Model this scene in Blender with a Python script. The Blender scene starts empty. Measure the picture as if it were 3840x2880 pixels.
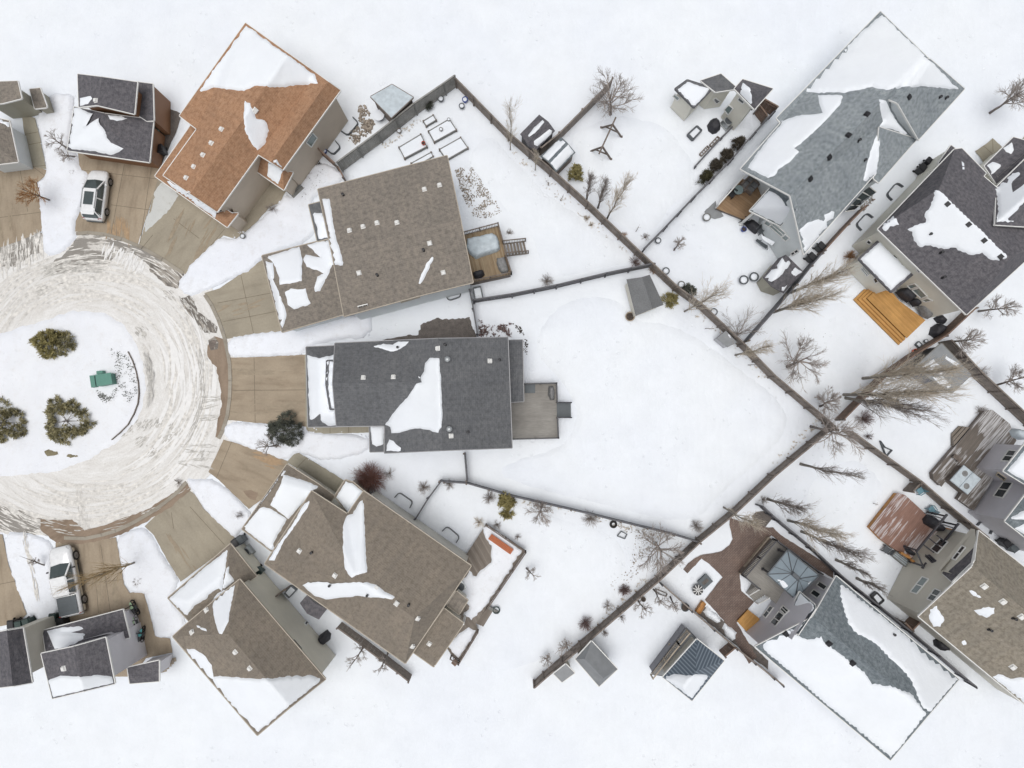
import bpy, math, random
from mathutils import Vector, Matrix, noise
from mathutils.bvhtree import BVHTree
from mathutils.geometry import delaunay_2d_cdt

S = bpy.context.scene
COL = S.collection
# ------------------------------------------------------------------ camera, sky, sun, exposure
CAM_H, TILT, FOC = 60.0, math.radians(3.35), 2560.0
cd = bpy.data.cameras.new('camera'); cam = bpy.data.objects.new('camera', cd); COL.objects.link(cam)
cam.location = (0, 0, CAM_H); cam.rotation_euler = (TILT, 0, 0)
cd.sensor_width = 36; cd.lens = 24; cd.clip_start = 1; cd.clip_end = 60000
S.camera = cam
W = bpy.data.worlds.new('World'); S.world = W; W.use_nodes = True
nt = W.node_tree; nt.nodes.clear()
wo = nt.nodes.new('ShaderNodeOutputWorld'); bg = nt.nodes.new('ShaderNodeBackground')
sky = nt.nodes.new('ShaderNodeTexSky'); sky.sky_type = 'NISHITA'; sky.sun_disc = False
SUN_EL, SUN_ROT = math.radians(82), math.radians(215)
sky.sun_elevation = SUN_EL; sky.sun_rotation = SUN_ROT; sky.dust_density = 4; sky.air_density = 1.0
hs = nt.nodes.new('ShaderNodeHueSaturation'); hs.inputs['Saturation'].default_value = 0.22
nt.links.new(sky.outputs[0], hs.inputs['Color']); nt.links.new(hs.outputs[0], bg.inputs[0])
nt.links.new(bg.outputs[0], wo.inputs[0]); bg.inputs[1].default_value = 0.085
sl = bpy.data.lights.new('sun', 'SUN'); so = bpy.data.objects.new('sun', sl); COL.objects.link(so)
sl.energy = 1.3; sl.angle = math.radians(40); sl.color = (1.0, 0.975, 0.94)
_d = Vector((math.sin(SUN_ROT)*math.cos(SUN_EL), math.cos(SUN_ROT)*math.cos(SUN_EL), math.sin(SUN_EL)))
so.rotation_euler = _d.to_track_quat('Z', 'Y').to_euler(); so.location = (0, 0, 80)
S.view_settings.view_transform = 'Standard'; S.view_settings.look = 'None'
S.view_settings.gamma = 1; S.view_settings.exposure = 0.27; S.view_settings.use_curve_mapping = False
try: S.cycles.max_bounces = 6
except Exception: pass

# ------------------------------------------------------------------ survey frames -> world points
K = 960/2212
FR = {}
for _i, _c in enumerate('ABCD'):
    for _j in range(3): FR[_c+str(_j)] = (960*_i, 360+720*_j, K)
_q = 560/2212
FR.update(Z1=(2400,360,_q), Z2=(2640,680,_q), Z3=(3060,860,_q), Z4=(3280,1500,_q), Z5=(3220,1820,_q), Z6=(2560,1920,_q),
  Z7=(2060,2160,700/2212), Z8=(1700,1900,560/1498), Y1=(0,360,480/2212), Y2=(1240,360,480/2212), Y3=(1700,820,360/2212),
  Y4=(0,2280,640/2212), Y5=(860,1980,580/2212), Y6=(3360,360,480/2212), Y7=(3120,1260,480/2212), Y8=(160,2020,400/1746))
_ct, _st = math.cos(TILT), math.sin(TILT)
EYE = Vector((0, 0, CAM_H))
def px(fr, x, y):
    o = FR[fr]; return (o[0]+x*o[2], o[1]+y*o[2])
def ray(sx, sy):
    u = (sx-1920)/FOC; v = -(sy-1440)/FOC
    return Vector((u, _st+v*_ct, -_ct+v*_st))
def PS(sx, sy, z=0.0):
    d = ray(sx, sy); s = (z-CAM_H)/d.z
    return EYE + d*s
def P(fr, x, y, z=0.0):
    return PS(*px(fr, x, y), z)
def SRC(p):   # world point -> survey px
    q = p-EYE; f = q.y*_st-q.z*_ct; uu = q.y*_ct+q.z*_st
    return (1920+FOC*q.x/f, 1440-FOC*uu/f)
def ang(fr, a, b):
    d = P(fr, *b)-P(fr, *a); return math.atan2(d.y, d.x)

# ------------------------------------------------------------------ materials
def nmat(name):
    m = bpy.data.materials.new(name); m.use_nodes = True
    return m, m.node_tree.nodes, m.node_tree.links, m.node_tree.nodes['Principled BSDF']
def ramp(n, l, src, stops):
    r = n.new('ShaderNodeValToRGB'); e = r.color_ramp.elements
    while len(e) < len(stops): e.new(0.5)
    for i, (p, c) in enumerate(stops): e[i].position = p; e[i].color = (*c, 1)
    l.new(src, r.inputs[0]); return r.outputs[0]
def coords(n, l, kind='Object', scale=(1,1,1), rot=0.0):
    t = n.new('ShaderNodeTexCoord'); m = n.new('ShaderNodeMapping')
    m.inputs['Scale'].default_value = scale; m.inputs['Rotation'].default_value = (0,0,rot)
    l.new(t.outputs[kind], m.inputs[0]); return m.outputs[0]
def nz(n, l, vec, scale, detail=4, rough=.55):
    t = n.new('ShaderNodeTexNoise'); t.inputs['Scale'].default_value = scale; t.inputs['Detail'].default_value = detail
    t.inputs['Roughness'].default_value = rough; l.new(vec, t.inputs['Vector']); return t.outputs['Fac']
def mixc(n, l, fac, a, b, mode='MIX'):
    m = n.new('ShaderNodeMix'); m.data_type = 'RGBA'; m.blend_type = mode
    for s, v in ((m.inputs[0], fac), (m.inputs[6], a), (m.inputs[7], b)):
        if hasattr(v, 'is_output'): l.new(v, s)
        elif isinstance(v, tuple): s.default_value = (*v, 1)
        else: s.default_value = v
    return m.outputs[2]
def bump(n, l, b, h, s, d=.02):
    t = n.new('ShaderNodeBump'); t.inputs['Strength'].default_value = s; t.inputs['Distance'].default_value = d
    l.new(h, t.inputs['Height']); l.new(t.outputs[0], b.inputs['Normal'])
def mul(c, f): return tuple(max(0, min(1, x*f)) for x in c)
def pm(name, c, var=.15, scale=3, rough=.7, b=.0, stretch=(1,1,1), metal=0, c2=None, rot=0.0, fine=0.0):
    m, n, l, p = nmat(name)
    v = coords(n, l, 'Object', stretch, rot); f = nz(n, l, v, scale)
    col = ramp(n, l, f, [(.3, mul(c, 1-var)), (.7, c2 or mul(c, 1+var))])
    if fine:
        f2 = nz(n, l, v, scale*9, 2); col = mixc(n, l, fine, col, ramp(n, l, f2, [(.35, mul(c, .5)), (.65, mul(c, 1.5))]))
    l.new(col, p.inputs['Base Color']); p.inputs['Roughness'].default_value = rough; p.inputs['Metallic'].default_value = metal
    if b: bump(n, l, p, f, b)
    return m
def shingle(name, c, c2, c3, var=.5, line=.25):
    m, n, l, p = nmat(name)
    uv = coords(n, l, 'UV')
    br = n.new('ShaderNodeTexBrick'); l.new(uv, br.inputs['Vector'])
    br.inputs['Scale'].default_value = 1; br.inputs['Brick Width'].default_value = .34; br.inputs['Row Height'].default_value = .16
    br.inputs['Mortar Size'].default_value = .012; br.inputs['Mortar Smooth'].default_value = .3; br.inputs['Bias'].default_value = 0
    br.inputs['Color1'].default_value = (*c, 1); br.inputs['Color2'].default_value = (*c2, 1); br.inputs['Mortar'].default_value = (*mul(c, 1-line), 1)
    f = nz(n, l, uv, 3.2, 6, .7); g = nz(n, l, uv, .35, 3)
    col = mixc(n, l, var, br.outputs[0], ramp(n, l, f, [(.38, mul(c, .62)), (.5, c2), (.62, c3)]))
    col = mixc(n, l, .5, col, ramp(n, l, g, [(.35, (.84,.84,.84)), (.65, (1.1,1.08,1.06))]), 'MULTIPLY')
    st = nz(n, l, coords(n, l, 'UV', (1.6,.16,1)), 1.4, 3); h = nz(n, l, uv, 14, 2)
    col = mixc(n, l, .6, col, ramp(n, l, st, [(.3, (.86,.86,.88)), (.7, (1.12,1.1,1.08))]), 'MULTIPLY')
    col = mixc(n, l, .28, col, ramp(n, l, h, [(.35, (.7,.7,.7)), (.65, (1.3,1.3,1.3))]), 'MULTIPLY')
    l.new(col, p.inputs['Base Color']); p.inputs['Roughness'].default_value = .9
    bump(n, l, p, br.outputs[1], .35, .02)
    return m
def siding(name, c):
    m, n, l, p = nmat(name)
    v = coords(n, l, 'Object', (1,1,1)); w = n.new('ShaderNodeTexWave'); w.wave_type = 'BANDS'; w.bands_direction = 'Z'; w.wave_profile = 'SAW'
    w.inputs['Scale'].default_value = 2.4; w.inputs['Distortion'].default_value = 0; l.new(v, w.inputs[0])
    f = nz(n, l, v, .6, 5); col = ramp(n, l, f, [(.3, mul(c, .92)), (.7, mul(c, 1.06))])
    col = mixc(n, l, .18, col, ramp(n, l, w.outputs['Fac'], [(0, mul(c, .6)), (.25, c)]))
    l.new(col, p.inputs['Base Color']); p.inputs['Roughness'].default_value = .6; bump(n, l, p, w.outputs['Fac'], .3, .02)
    return m
def boards(name, c, c2, step=7.0, snow=0.0, gap=.45):
    m, n, l, p = nmat(name)   # boards run along U; V crosses them
    uv = coords(n, l, 'UV'); sp = n.new('ShaderNodeSeparateXYZ'); l.new(uv, sp.inputs[0])
    a = n.new('ShaderNodeMath'); a.operation = 'MULTIPLY'; a.inputs[1].default_value = step; l.new(sp.outputs[1], a.inputs[0])
    fr = n.new('ShaderNodeMath'); fr.operation = 'FRACT'; l.new(a.outputs[0], fr.inputs[0])
    fl = n.new('ShaderNodeMath'); fl.operation = 'FLOOR'; l.new(a.outputs[0], fl.inputs[0])
    wn = n.new('ShaderNodeTexWhiteNoise'); wn.noise_dimensions = '1D'; l.new(fl.outputs[0], wn.inputs['W'])
    col = mixc(n, l, wn.outputs[0], c, c2)
    g = nz(n, l, coords(n, l, 'UV', (.7,6,1)), 2.5, 5); col = mixc(n, l, .6, col, ramp(n, l, g, [(.3, (.72,.72,.72)), (.7, (1.15,1.12,1.1))]), 'MULTIPLY')
    big = nz(n, l, uv, .5, 3); col = mixc(n, l, .6, col, ramp(n, l, big, [(.35, (.75,.73,.72)), (.65, (1.12,1.12,1.12))]), 'MULTIPLY')
    e = ramp(n, l, fr.outputs[0], [(.0, (0,0,0)), (.1, (1,1,1))]); col = mixc(n, l, gap, col, mixc(n, l, 1.0, col, e, 'MULTIPLY'))
    if snow:
        s1 = nz(n, l, coords(n, l, 'UV', (.22,2.4,1)), 1.5, 5, .6); s2 = nz(n, l, uv, .3, 3); s3 = nz(n, l, coords(n, l, 'UV', (.3,8,1)), 1.4, 3)
        ad = n.new('ShaderNodeMath'); ad.operation = 'ADD'; l.new(s1, ad.inputs[0]); l.new(s2, ad.inputs[1])
        k = ramp(n, l, ad.outputs[0], [(1.12-snow*.2, (0,0,0)), (1.26-snow*.2, (.5,.5,.5))])
        k = mixc(n, l, 1.0, k, ramp(n, l, s3, [(.42,(.1,.1,.1)), (.56,(1,1,1))]), 'MULTIPLY')
        col = mixc(n, l, k, col, (.8,.81,.84))
    l.new(col, p.inputs['Base Color']); p.inputs['Roughness'].default_value = .8; bump(n, l, p, e, .3, .01)
    return m
def snowmat(name, c=(.80,.835,.885), dirt=None, amt=.5, bs=.55):
    m, n, l, p = nmat(name); v = coords(n, l, 'Object')
    f = nz(n, l, v, .5, 6, .6); g = nz(n, l, v, 4, 5, .65)
    f3 = nz(n, l, v, .09, 4, .55); col = ramp(n, l, f, [(.3, mul(c, .96)), (.7, mul(c, 1.02))]); col = mixc(n, l, 1.0, col, ramp(n, l, f3, [(.36, (.975,.98,.99)), (.62, (1.01,1.01,1.0))]), 'MULTIPLY')
    if dirt:
        d = nz(n, l, v, 1.3, 7, .7); col = mixc(n, l, ramp(n, l, d, [(.52, (0,0,0)), (.75, (amt,)*3)]), col, dirt)
        d2 = nz(n, l, v, 9, 3, .6); col = mixc(n, l, ramp(n, l, d2, [(.64, (0,0,0)), (.72, (amt,)*3)]), col, mul(dirt, .7))
    l.new(col, p.inputs['Base Color']); p.inputs['Roughness'].default_value = .55
    p.inputs['Specular IOR Level'].default_value = .2
    ad = n.new('ShaderNodeMath'); ad.operation = 'MULTIPLY_ADD'; l.new(g, ad.inputs[0]); ad.inputs[1].default_value = .35; l.new(f, ad.inputs[2])
    vo = n.new('ShaderNodeTexVoronoi'); vo.inputs['Scale'].default_value = 1.7; l.new(v, vo.inputs['Vector'])      # foot pits and crusted lumps, in loose trails
    pit = ramp(n, l, vo.outputs['Distance'], [(.10, (0,0,0)), (.22, (1,1,1))]); tr = nz(n, l, v, .22, 3); pit = mixc(n, l, ramp(n, l, tr, [(.53, (0,0,0)), (.6, (1,1,1))]), (1,1,1), pit)
    rw = n.new('ShaderNodeTexWave'); rw.inputs['Scale'].default_value = .5; rw.inputs['Distortion'].default_value = 7; rw.inputs['Detail'].default_value = 3; l.new(v, rw.inputs[0])
    a2 = n.new('ShaderNodeMath'); a2.operation = 'MULTIPLY_ADD'; l.new(pit, a2.inputs[0]); a2.inputs[1].default_value = .55; l.new(ad.outputs[0], a2.inputs[2])
    a3 = n.new('ShaderNodeMath'); a3.operation = 'MULTIPLY_ADD'; l.new(rw.outputs['Fac'], a3.inputs[0]); a3.inputs[1].default_value = .12; l.new(a2.outputs[0], a3.inputs[2])
    bump(n, l, p, a3.outputs[0], bs, .12)
    return m
def concrete(name, c, stain=.6, c2=None):
    m, n, l, p = nmat(name)
    uv = coords(n, l, 'UV'); f = nz(n, l, coords(n, l, 'UV', (.28,1.3,1)), 1.1, 5, .6); g = nz(n, l, uv, .35, 5, .6); h = nz(n, l, uv, 6, 4, .7)
    col = ramp(n, l, g, [(.3, mul(c, .86)), (.7, c2 or mul(c, 1.1))])
    col = mixc(n, l, stain, col, ramp(n, l, f, [(.32, (.6,.55,.5)), (.48, (.93,.91,.89)), (.7, (1.1,1.1,1.1))]), 'MULTIPLY')
    col = mixc(n, l, .5, col, ramp(n, l, h, [(.3, (.82,.82,.82)), (.7, (1.12,1.12,1.12))]), 'MULTIPLY')
    l.new(col, p.inputs['Base Color']); p.inputs['Roughness'].default_value = .75; bump(n, l, p, h, .15, .01)
    return m
def gloss(name, c, rough=.3, metal=0.0, coat=0.0):
    m, n, l, p = nmat(name); v = coords(n, l, 'Object'); f = nz(n, l, v, 4, 3)
    l.new(ramp(n, l, f, [(.3, mul(c, .93)), (.7, mul(c, 1.05))]), p.inputs['Base Color'])
    p.inputs['Roughness'].default_value = rough; p.inputs['Metallic'].default_value = metal; p.inputs['Coat Weight'].default_value = coat
    return m
M = {}
M['snow'] = snowmat('snow'); M['roof_snow'] = snowmat('roof_snow', (.83,.862,.905), bs=.25)
M['bank'] = snowmat('bank_snow', (.80,.825,.88), (.55,.53,.52), .35, .5)
M['island'] = snowmat('island_snow', (.79,.81,.855), (.6,.56,.52), .25, .4)
M['taupe'] = shingle('taupe_shingle', (0.205, 0.185, 0.16), (0.24, 0.215, 0.185), (0.31, 0.27, 0.23))
M['charcoal'] = shingle('charcoal_shingle', (.118,.123,.131), (.144,.15,.159), (.195,.202,.213), .35)
M['darkgrey'] = shingle('dark_grey_shingle', (0.1, 0.098, 0.112), (0.122, 0.118, 0.13), (0.185, 0.178, 0.188), .55)
M['orange'] = shingle('russet_shingle', (.355,.2,.115), (.395,.23,.135), (.48,.305,.195), .45)
M['brown'] = shingle('brown_shingle', (0.215, 0.185, 0.15), (0.235, 0.205, 0.168), (0.275, 0.24, 0.2), .45)
M['blue'] = shingle('blue_grey_shingle', (.225,.258,.28), (.285,.32,.34), (.40,.435,.455), .45, .45)
M['tanroof'] = shingle('olive_tan_shingle', (.225,.20,.16), (.255,.23,.188), (.33,.305,.26), .5)
M['greyroof'] = shingle('slate_grey_shingle', (0.14, 0.17, 0.185), (0.175, 0.205, 0.225), (0.27, 0.3, 0.325), .55)
M['shedgrey'] = pm('shed_membrane', (.165,.17,.175), .12, 1.2, .7, fine=.25); M['flatgrey'] = pm('grey_membrane', (.23,.24,.25), .12, 1.5, .6)
M['cream'] = siding('cream_siding', (.72,.69,.6)); M['tan'] = siding('tan_siding', (.56,.48,.39)); M['greige'] = siding('greige_siding', (.58,.555,.48))
M['white'] = siding('white_siding', (.7,.74,.75)); M['lilac'] = siding('pale_lilac_siding', (.62,.61,.65)); M['grey'] = siding('grey_siding', (.46,.46,.48))
M['rust'] = siding('rust_siding', (.24,.12,.06)); M['ivory'] = siding('ivory_siding', (.72,.7,.62)); M['slate'] = siding('slate_siding', (.2,.2,.22)); M['sand'] = siding('sand_siding', (.36,.34,.27))
M['trim'] = pm('white_trim', (.75,.75,.73), .05, 2, .5); M['darktrim'] = pm('dark_trim', (.06,.06,.07), .1, 2, .5); M['tantrim'] = pm('tan_trim', (.5,.44,.35), .08, 2, .5)
M['glass'] = gloss('window_glass', (.03,.04,.045), .08); M['carglass'] = gloss('car_glass', (.06,.078,.08), .06, 0, .5); M['paleglass'] = gloss('pale_glass', (.2,.25,.25), .12)
M['fence'] = pm('weathered_fence', (.215,.185,.163), .35, 2.2, .85, .2, (1,1,.3), fine=.3); M['redfence'] = pm('brown_fence', (.19,.13,.10), .35, 2.2, .85, .2, (1,1,.3), fine=.3)
M['greyfence'] = pm('grey_fence', (.27,.265,.25), .25, 2.2, .85, .2, (1,1,.3), fine=.3); M['darkfence'] = pm('dark_fence', (.12,.12,.13), .25, 2, .8, fine=.2)
M['drive'] = concrete('driveway_concrete', (.345,.283,.208)); M['drive2'] = concrete('tan_concrete', (.335,.298,.232), .35); M['path'] = concrete('path_concrete', (.33,.305,.24), .3)
M['wet'] = concrete('wet_gutter', (.27,.205,.15), .7); M['gutterc'] = concrete('kerb_concrete', (.33,.30,.25), .5); M['grassy'] = pm('dry_grass', (.2,.175,.11), .4, 3, .9, .5, fine=.4)
M['soil'] = pm('dark_soil', (.07,.055,.045), .4, 5, .95, .3); M['stone'] = pm('pale_stone', (.34,.29,.24), .35, 4, .85, .3); M['gravel'] = pm('grey_gravel', (.13,.115,.105), .5, 2.5, .95, .6, fine=.6)
M['joint'] = pm('joint', (.17,.14,.1), .2, 3, .9); M['black'] = gloss('black_plastic', (.018,.018,.021), .45); M['blackcloth'] = pm('black_cover', (.028,.028,.034), .3, 5, .65, .5)
M['greycloth'] = pm('grey_cover', (.2,.2,.2), .25, 5, .7, .5); M['tarp'] = pm('blue_grey_tarp', (.47,.53,.57), .14, 2.5, .5, .8); M['steel'] = gloss('galvanised_steel', (.4,.42,.43), .45, .7); M['darksteel'] = gloss('dark_steel', (.09,.1,.11), .5, .3)
M['green'] = gloss('utility_green', (.085,.235,.185), .45); M['dgreen'] = gloss('bin_green', (.02,.045,.04), .45); M['teal'] = gloss('teal_plastic', (.12,.42,.42), .4); M['blueplast'] = gloss('blue_plastic', (.02,.055,.28), .4)
M['red'] = gloss('red_plastic', (.5,.07,.04), .5); M['orangeplast'] = gloss('orange_plastic', (.75,.13,.04), .5); M['carwhite'] = gloss('white_paint', (.78,.79,.8), .2, 0, .6); M['beige'] = gloss('beige_paint', (.5,.45,.36), .4)
M['rubber'] = pm('tyre_rubber', (.022,.021,.02), .2, 8, .85); M['rim'] = gloss('wheel_rim', (.3,.3,.31), .35, .8); M['tonneau'] = pm('tonneau_vinyl', (.085,.1,.11), .12, 2, .55, .1); M['lamp'] = gloss('lamp_glass', (.55,.56,.58), .15); M['tail'] = gloss('tail_lamp', (.35,.02,.02), .2)
M['deckgrey'] = boards('grey_deck_boards', (.265,.255,.235), (.29,.28,.26), 7, 0, .2); M['deckbrown'] = boards('weathered_deck_boards', (.24,.17,.10), (.33,.26,.17)); M['deckold'] = boards('old_grey_boards', (.17,.145,.12), (.26,.23,.2), 7)
M['decknew'] = boards('honey_cedar_boards', (.46,.25,.075), (.54,.30,.10), 7, 0, .3); M['deckred'] = boards('red_stained_boards', (.235,.135,.105), (.27,.16,.125), 7, .8); M['deckdark'] = boards('dark_wet_boards', (.115,.1,.087), (.15,.13,.113), 7, .95); M['decktan'] = boards('tan_brown_boards', (.26,.165,.09), (.33,.22,.13), 4)
M['honey'] = pm('honey_timber', (.42,.2,.06), .25, 3, .7); M['eavegrey'] = pm('grey_gutter', (.3,.3,.31), .08, 2, .5); M['eavetan'] = pm('tan_gutter', (.42,.37,.3), .08, 2, .5); M['timber'] = pm('grey_brown_timber', (.18,.15,.13), .3, 3, .8); M['palewood'] = pm('pale_timber', (.4,.34,.27), .2, 3, .8); M['greywood'] = pm('grey_timber', (.2,.2,.19), .2, 3, .8)
M['rail'] = pm('dark_railing', (.05,.05,.058), .1, 3, .5); M['railwood'] = pm('railing_wood', (.16,.13,.11), .3, 3, .8); M['pavers'] = None
M['bark'] = pm('grey_bark', (.19,.165,.15), .3, 6, .9); M['twig'] = pm('twig', (.34,.30,.275), .25, 3, .9); M['redtwig'] = pm('purple_brown_twig', (.22,.155,.145), .25, 3, .9)
M['aspenbark'] = pm('pale_bark', (.26,.235,.2), .35, 4, .85); M['aspentwig'] = pm('olive_twig', (.62,.55,.455), .25, 3, .9); M['orangeleaf'] = pm('dry_orange_leaf', (.33,.17,.065), .35, 4, .8); M['straw'] = pm('straw_stem', (.5,.37,.2), .3, 4, .85)
M['needle'] = pm('pine_needle', (.25,.235,.125), .5, 2.0, .75, c2=(.46,.41,.23)); M['olive'] = pm('olive_needle', (.33,.29,.12), .5, 2.0, .75, c2=(.48,.42,.19)); M['darkneedle'] = pm('dark_needle', (.085,.098,.08), .5, 2, .75, c2=(.18,.19,.15)); M['dryneedle'] = pm('bronze_needle', (.085,.072,.054), .5, 2, .8)
M['burgundy'] = pm('burgundy_twig', (.24,.125,.10), .35, 3, .85); M['ice'] = gloss('pool_ice', (.45,.52,.56), .3); M['metalblue'] = None
def _pavers():
    m, n, l, p = nmat('brown_pavers'); v = coords(n, l, 'UV'); br = n.new('ShaderNodeTexBrick'); l.new(v, br.inputs[0])
    br.inputs['Scale'].default_value = 1; br.inputs['Brick Width'].default_value = .32; br.inputs['Row Height'].default_value = .16; br.inputs['Mortar Size'].default_value = .012
    br.inputs['Color1'].default_value = (.135,.085,.065,1); br.inputs['Color2'].default_value = (.175,.12,.095,1); br.inputs['Mortar'].default_value = (.06,.045,.04,1)
    f = nz(n, l, v, .45, 5, .6); col = mixc(n, l, .8, br.outputs[0], ramp(n, l, f, [(.35, (.65,.62,.62)), (.55, (1,1,1)), (.7, (1.25,1.2,1.15))]), 'MULTIPLY')
    l.new(col, p.inputs['Base Color']); p.inputs['Roughness'].default_value = .55; bump(n, l, p, br.outputs[1], .3, .01); return m
M['pavers'] = _pavers()
def _metal():
    m, n, l, p = nmat('ribbed_blue_metal'); v = coords(n, l, 'UV'); w = n.new('ShaderNodeTexWave'); w.wave_type = 'BANDS'; w.bands_direction = 'X'; w.inputs['Scale'].default_value = 1.2; w.inputs['Distortion'].default_value = 0; l.new(v, w.inputs[0])
    l.new(ramp(n, l, w.outputs['Fac'], [(0, (.065,.085,.11)), (.8, (.115,.145,.18)), (1, (.2,.24,.28))]), p.inputs['Base Color']); p.inputs['Roughness'].default_value = .45; bump(n, l, p, w.outputs['Fac'], .5, .03); return m
M['metalblue'] = _metal()

# ------------------------------------------------------------------ mesh building
def wloc(o):
    v = Vector((0,0,0))
    while o is not None: v = v+o.location; o = o.parent
    return v
class MB:
    def __init__(s): s.v = []; s.f = []; s.uv = None; s.smooth = False
    def add(s, vs, fs):
        k = len(s.v); s.v += [Vector(p) for p in vs]; s.f += [tuple(i+k for i in f) for f in fs]; return s
    def box(s, c, size, rz=0.0, top=1.0, m=None):
        x, y, z = (t/2 for t in size); R = Matrix.Rotation(rz, 3, 'Z'); vs = []
        for dz, k in ((-z,1), (z,top)):
            for dx, dy in ((-x,-y),(x,-y),(x,y),(-x,y)):
                vs.append(Vector(c)+R@Vector((dx*k, dy*k, dz)))
        return s.add(vs, [(3,2,1,0),(4,5,6,7),(0,1,5,4),(1,2,6,5),(2,3,7,6),(3,0,4,7)])
    def bar(s, a, b, w, h=None):
        a = Vector(a); b = Vector(b); d = (b-a)
        if d.length < 1e-5: return s
        d.normalize(); h = h or w
        sx = d.cross(Vector((0,0,1)))
        if sx.length < 1e-3: sx = Vector((1,0,0))
        sx.normalize(); sy = sx.cross(d)
        vs = [p+sx*i*w/2+sy*j*h/2 for p in (a,b) for i,j in ((-1,-1),(1,-1),(1,1),(-1,1))]
        return s.add(vs, [(3,2,1,0),(4,5,6,7),(0,1,5,4),(1,2,6,5),(2,3,7,6),(3,0,4,7)])
    def tube(s, pts, rs, n=5, cap=True):
        pts = [Vector(p) for p in pts]; k = len(s.v); m = len(pts)
        if not isinstance(rs, (list, tuple)): rs = [rs]*m
        for i, p in enumerate(pts):
            d = (pts[min(i+1,m-1)]-pts[max(i-1,0)])
            if d.length < 1e-6: d = Vector((0,0,1))
            d.normalize(); a = d.cross(Vector((.31,.17,.93)) if abs(d.z) < .9 else Vector((1,.2,0))); a.normalize(); b = d.cross(a)
            for j in range(n):
                t = 2*math.pi*j/n; s.v.append(p+(a*math.cos(t)+b*math.sin(t))*rs[i])
        for i in range(m-1):
            for j in range(n):
                j2 = (j+1)%n; s.f.append((k+i*n+j, k+i*n+j2, k+(i+1)*n+j2, k+(i+1)*n+j))
        if cap: s.f.append(tuple(k+j for j in range(n))[::-1]); s.f.append(tuple(k+(m-1)*n+j for j in range(n)))
        return s
    def lathe(s, c, prof, n=16):
        k = len(s.v); c = Vector(c)
        for r, z in prof:
            for j in range(n): t = 2*math.pi*j/n; s.v.append(c+Vector((r*math.cos(t), r*math.sin(t), z)))
        for i in range(len(prof)-1):
            for j in range(n): j2 = (j+1)%n; s.f.append((k+i*n+j, k+i*n+j2, k+(i+1)*n+j2, k+(i+1)*n+j))
        s.f.append(tuple(k+j for j in range(n))[::-1]); s.f.append(tuple(k+(len(prof)-1)*n+j for j in range(n))); return s
    def prism(s, pts, h):
        pts = [Vector(p) for p in pts]; n = len(pts)
        ar = sum(pts[i].x*pts[(i+1)%n].y-pts[(i+1)%n].x*pts[i].y for i in range(n))
        if ar < 0: pts = pts[::-1]
        lo = [p-Vector((0,0,h)) for p in pts]
        return s.add(pts+lo, [tuple(range(n)), tuple(range(2*n-1, n-1, -1))]+[(i, i+n, (i+1)%n+n, (i+1)%n) for i in range(n)])
    def build(s, name, mat, parent=None, smooth=False, uvdir=None, org=None):
        o0 = wloc(parent) if parent is not None else (Vector(org) if org is not None else Vector((0,0,0)))
        me = bpy.data.meshes.new(name); me.from_pydata([tuple(p-o0) for p in s.v], [], s.f); me.materials.append(M[mat] if isinstance(mat, str) else mat)
        uv = me.uv_layers.new(name='UVMap')
        for poly in me.polygons:
            nrm = poly.normal
            if uvdir is not None: h = Vector((math.cos(uvdir), math.sin(uvdir), 0)); sl_ = Vector((-h.y, h.x, 0))
            else:
                h = Vector((-nrm.y, nrm.x, 0))
                if h.length < .05: h = Vector((1,0,0))
                h.normalize(); sl_ = nrm.cross(h)
            if uvdir is not None and abs(nrm.z) < .3: sl_ = Vector((0,0,1))
            for li in poly.loop_indices:
                p = me.vertices[me.loops[li].vertex_index].co+o0; uv.data[li].uv = (p.dot(h), p.dot(sl_))
            if smooth: poly.use_smooth = True
        me.update(); o = bpy.data.objects.new(name, me); COL.objects.link(o)
        if parent is not None: o.parent = parent
        else: o.location = o0
        return o
def tag(o, label, cat, group=None, kind=None):
    if label: o['label'] = label
    if cat: o['category'] = cat
    if group: o['group'] = group
    if kind: o['kind'] = kind
    return o
def thing(name, label, cat, loc, group=None, rz=0.0):
    o = bpy.data.objects.new(name, None); o.empty_display_size = .3; COL.objects.link(o); o.location = loc; o.rotation_euler.z = rz
    return tag(o, label, cat, group)
def struct(o): o['kind'] = 'structure'; return o
def dup(root, loc, rz, label=None, scale=None):
    r = root.copy(); COL.objects.link(r); r.location = loc; r.rotation_euler = (0,0,rz)
    if label: r['label'] = label
    if scale: r.scale = (scale,)*3
    for ch in list(root.children):
        c = ch.copy(); COL.objects.link(c); c.parent = r
        for g in list(ch.children):
            d = g.copy(); COL.objects.link(d); d.parent = c
    return r

# ------------------------------------------------------------------ sheets and pillows of snow
def chaikin(pts, k=2):
    pts = [Vector(p) for p in pts]
    for _ in range(k): pts = [q for i in range(len(pts)) for q in (pts[i].lerp(pts[(i+1)%len(pts)], .25), pts[i].lerp(pts[(i+1)%len(pts)], .75))]
    return [tuple(p) for p in pts]
def densify(pts, step, amp, seed, closed=True, saw=0.0):
    out = []; n = len(pts); rnd = random.Random(seed)
    for i in range(n):
        a = Vector(pts[i]); b = Vector(pts[(i+1)%n]); L = (b-a).length; k = max(1, int(L/step)); nn = Vector((-(b-a).y, (b-a).x))
        if nn.length: nn.normalize()
        for j in range(k):
            p = a+(b-a)*j/k
            q = noise.noise(Vector((p.x*.06+seed, p.y*.06, seed*1.7)))*.7+noise.noise(Vector((p.x*.19, p.y*.19+seed, .3)))*.5
            q += (rnd.random()-.5)*.5 + (saw*(1 if len(out)%2 else -1))
            out.append(p+nn*q*amp if (j or amp < 9) else p)
    return out
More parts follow.
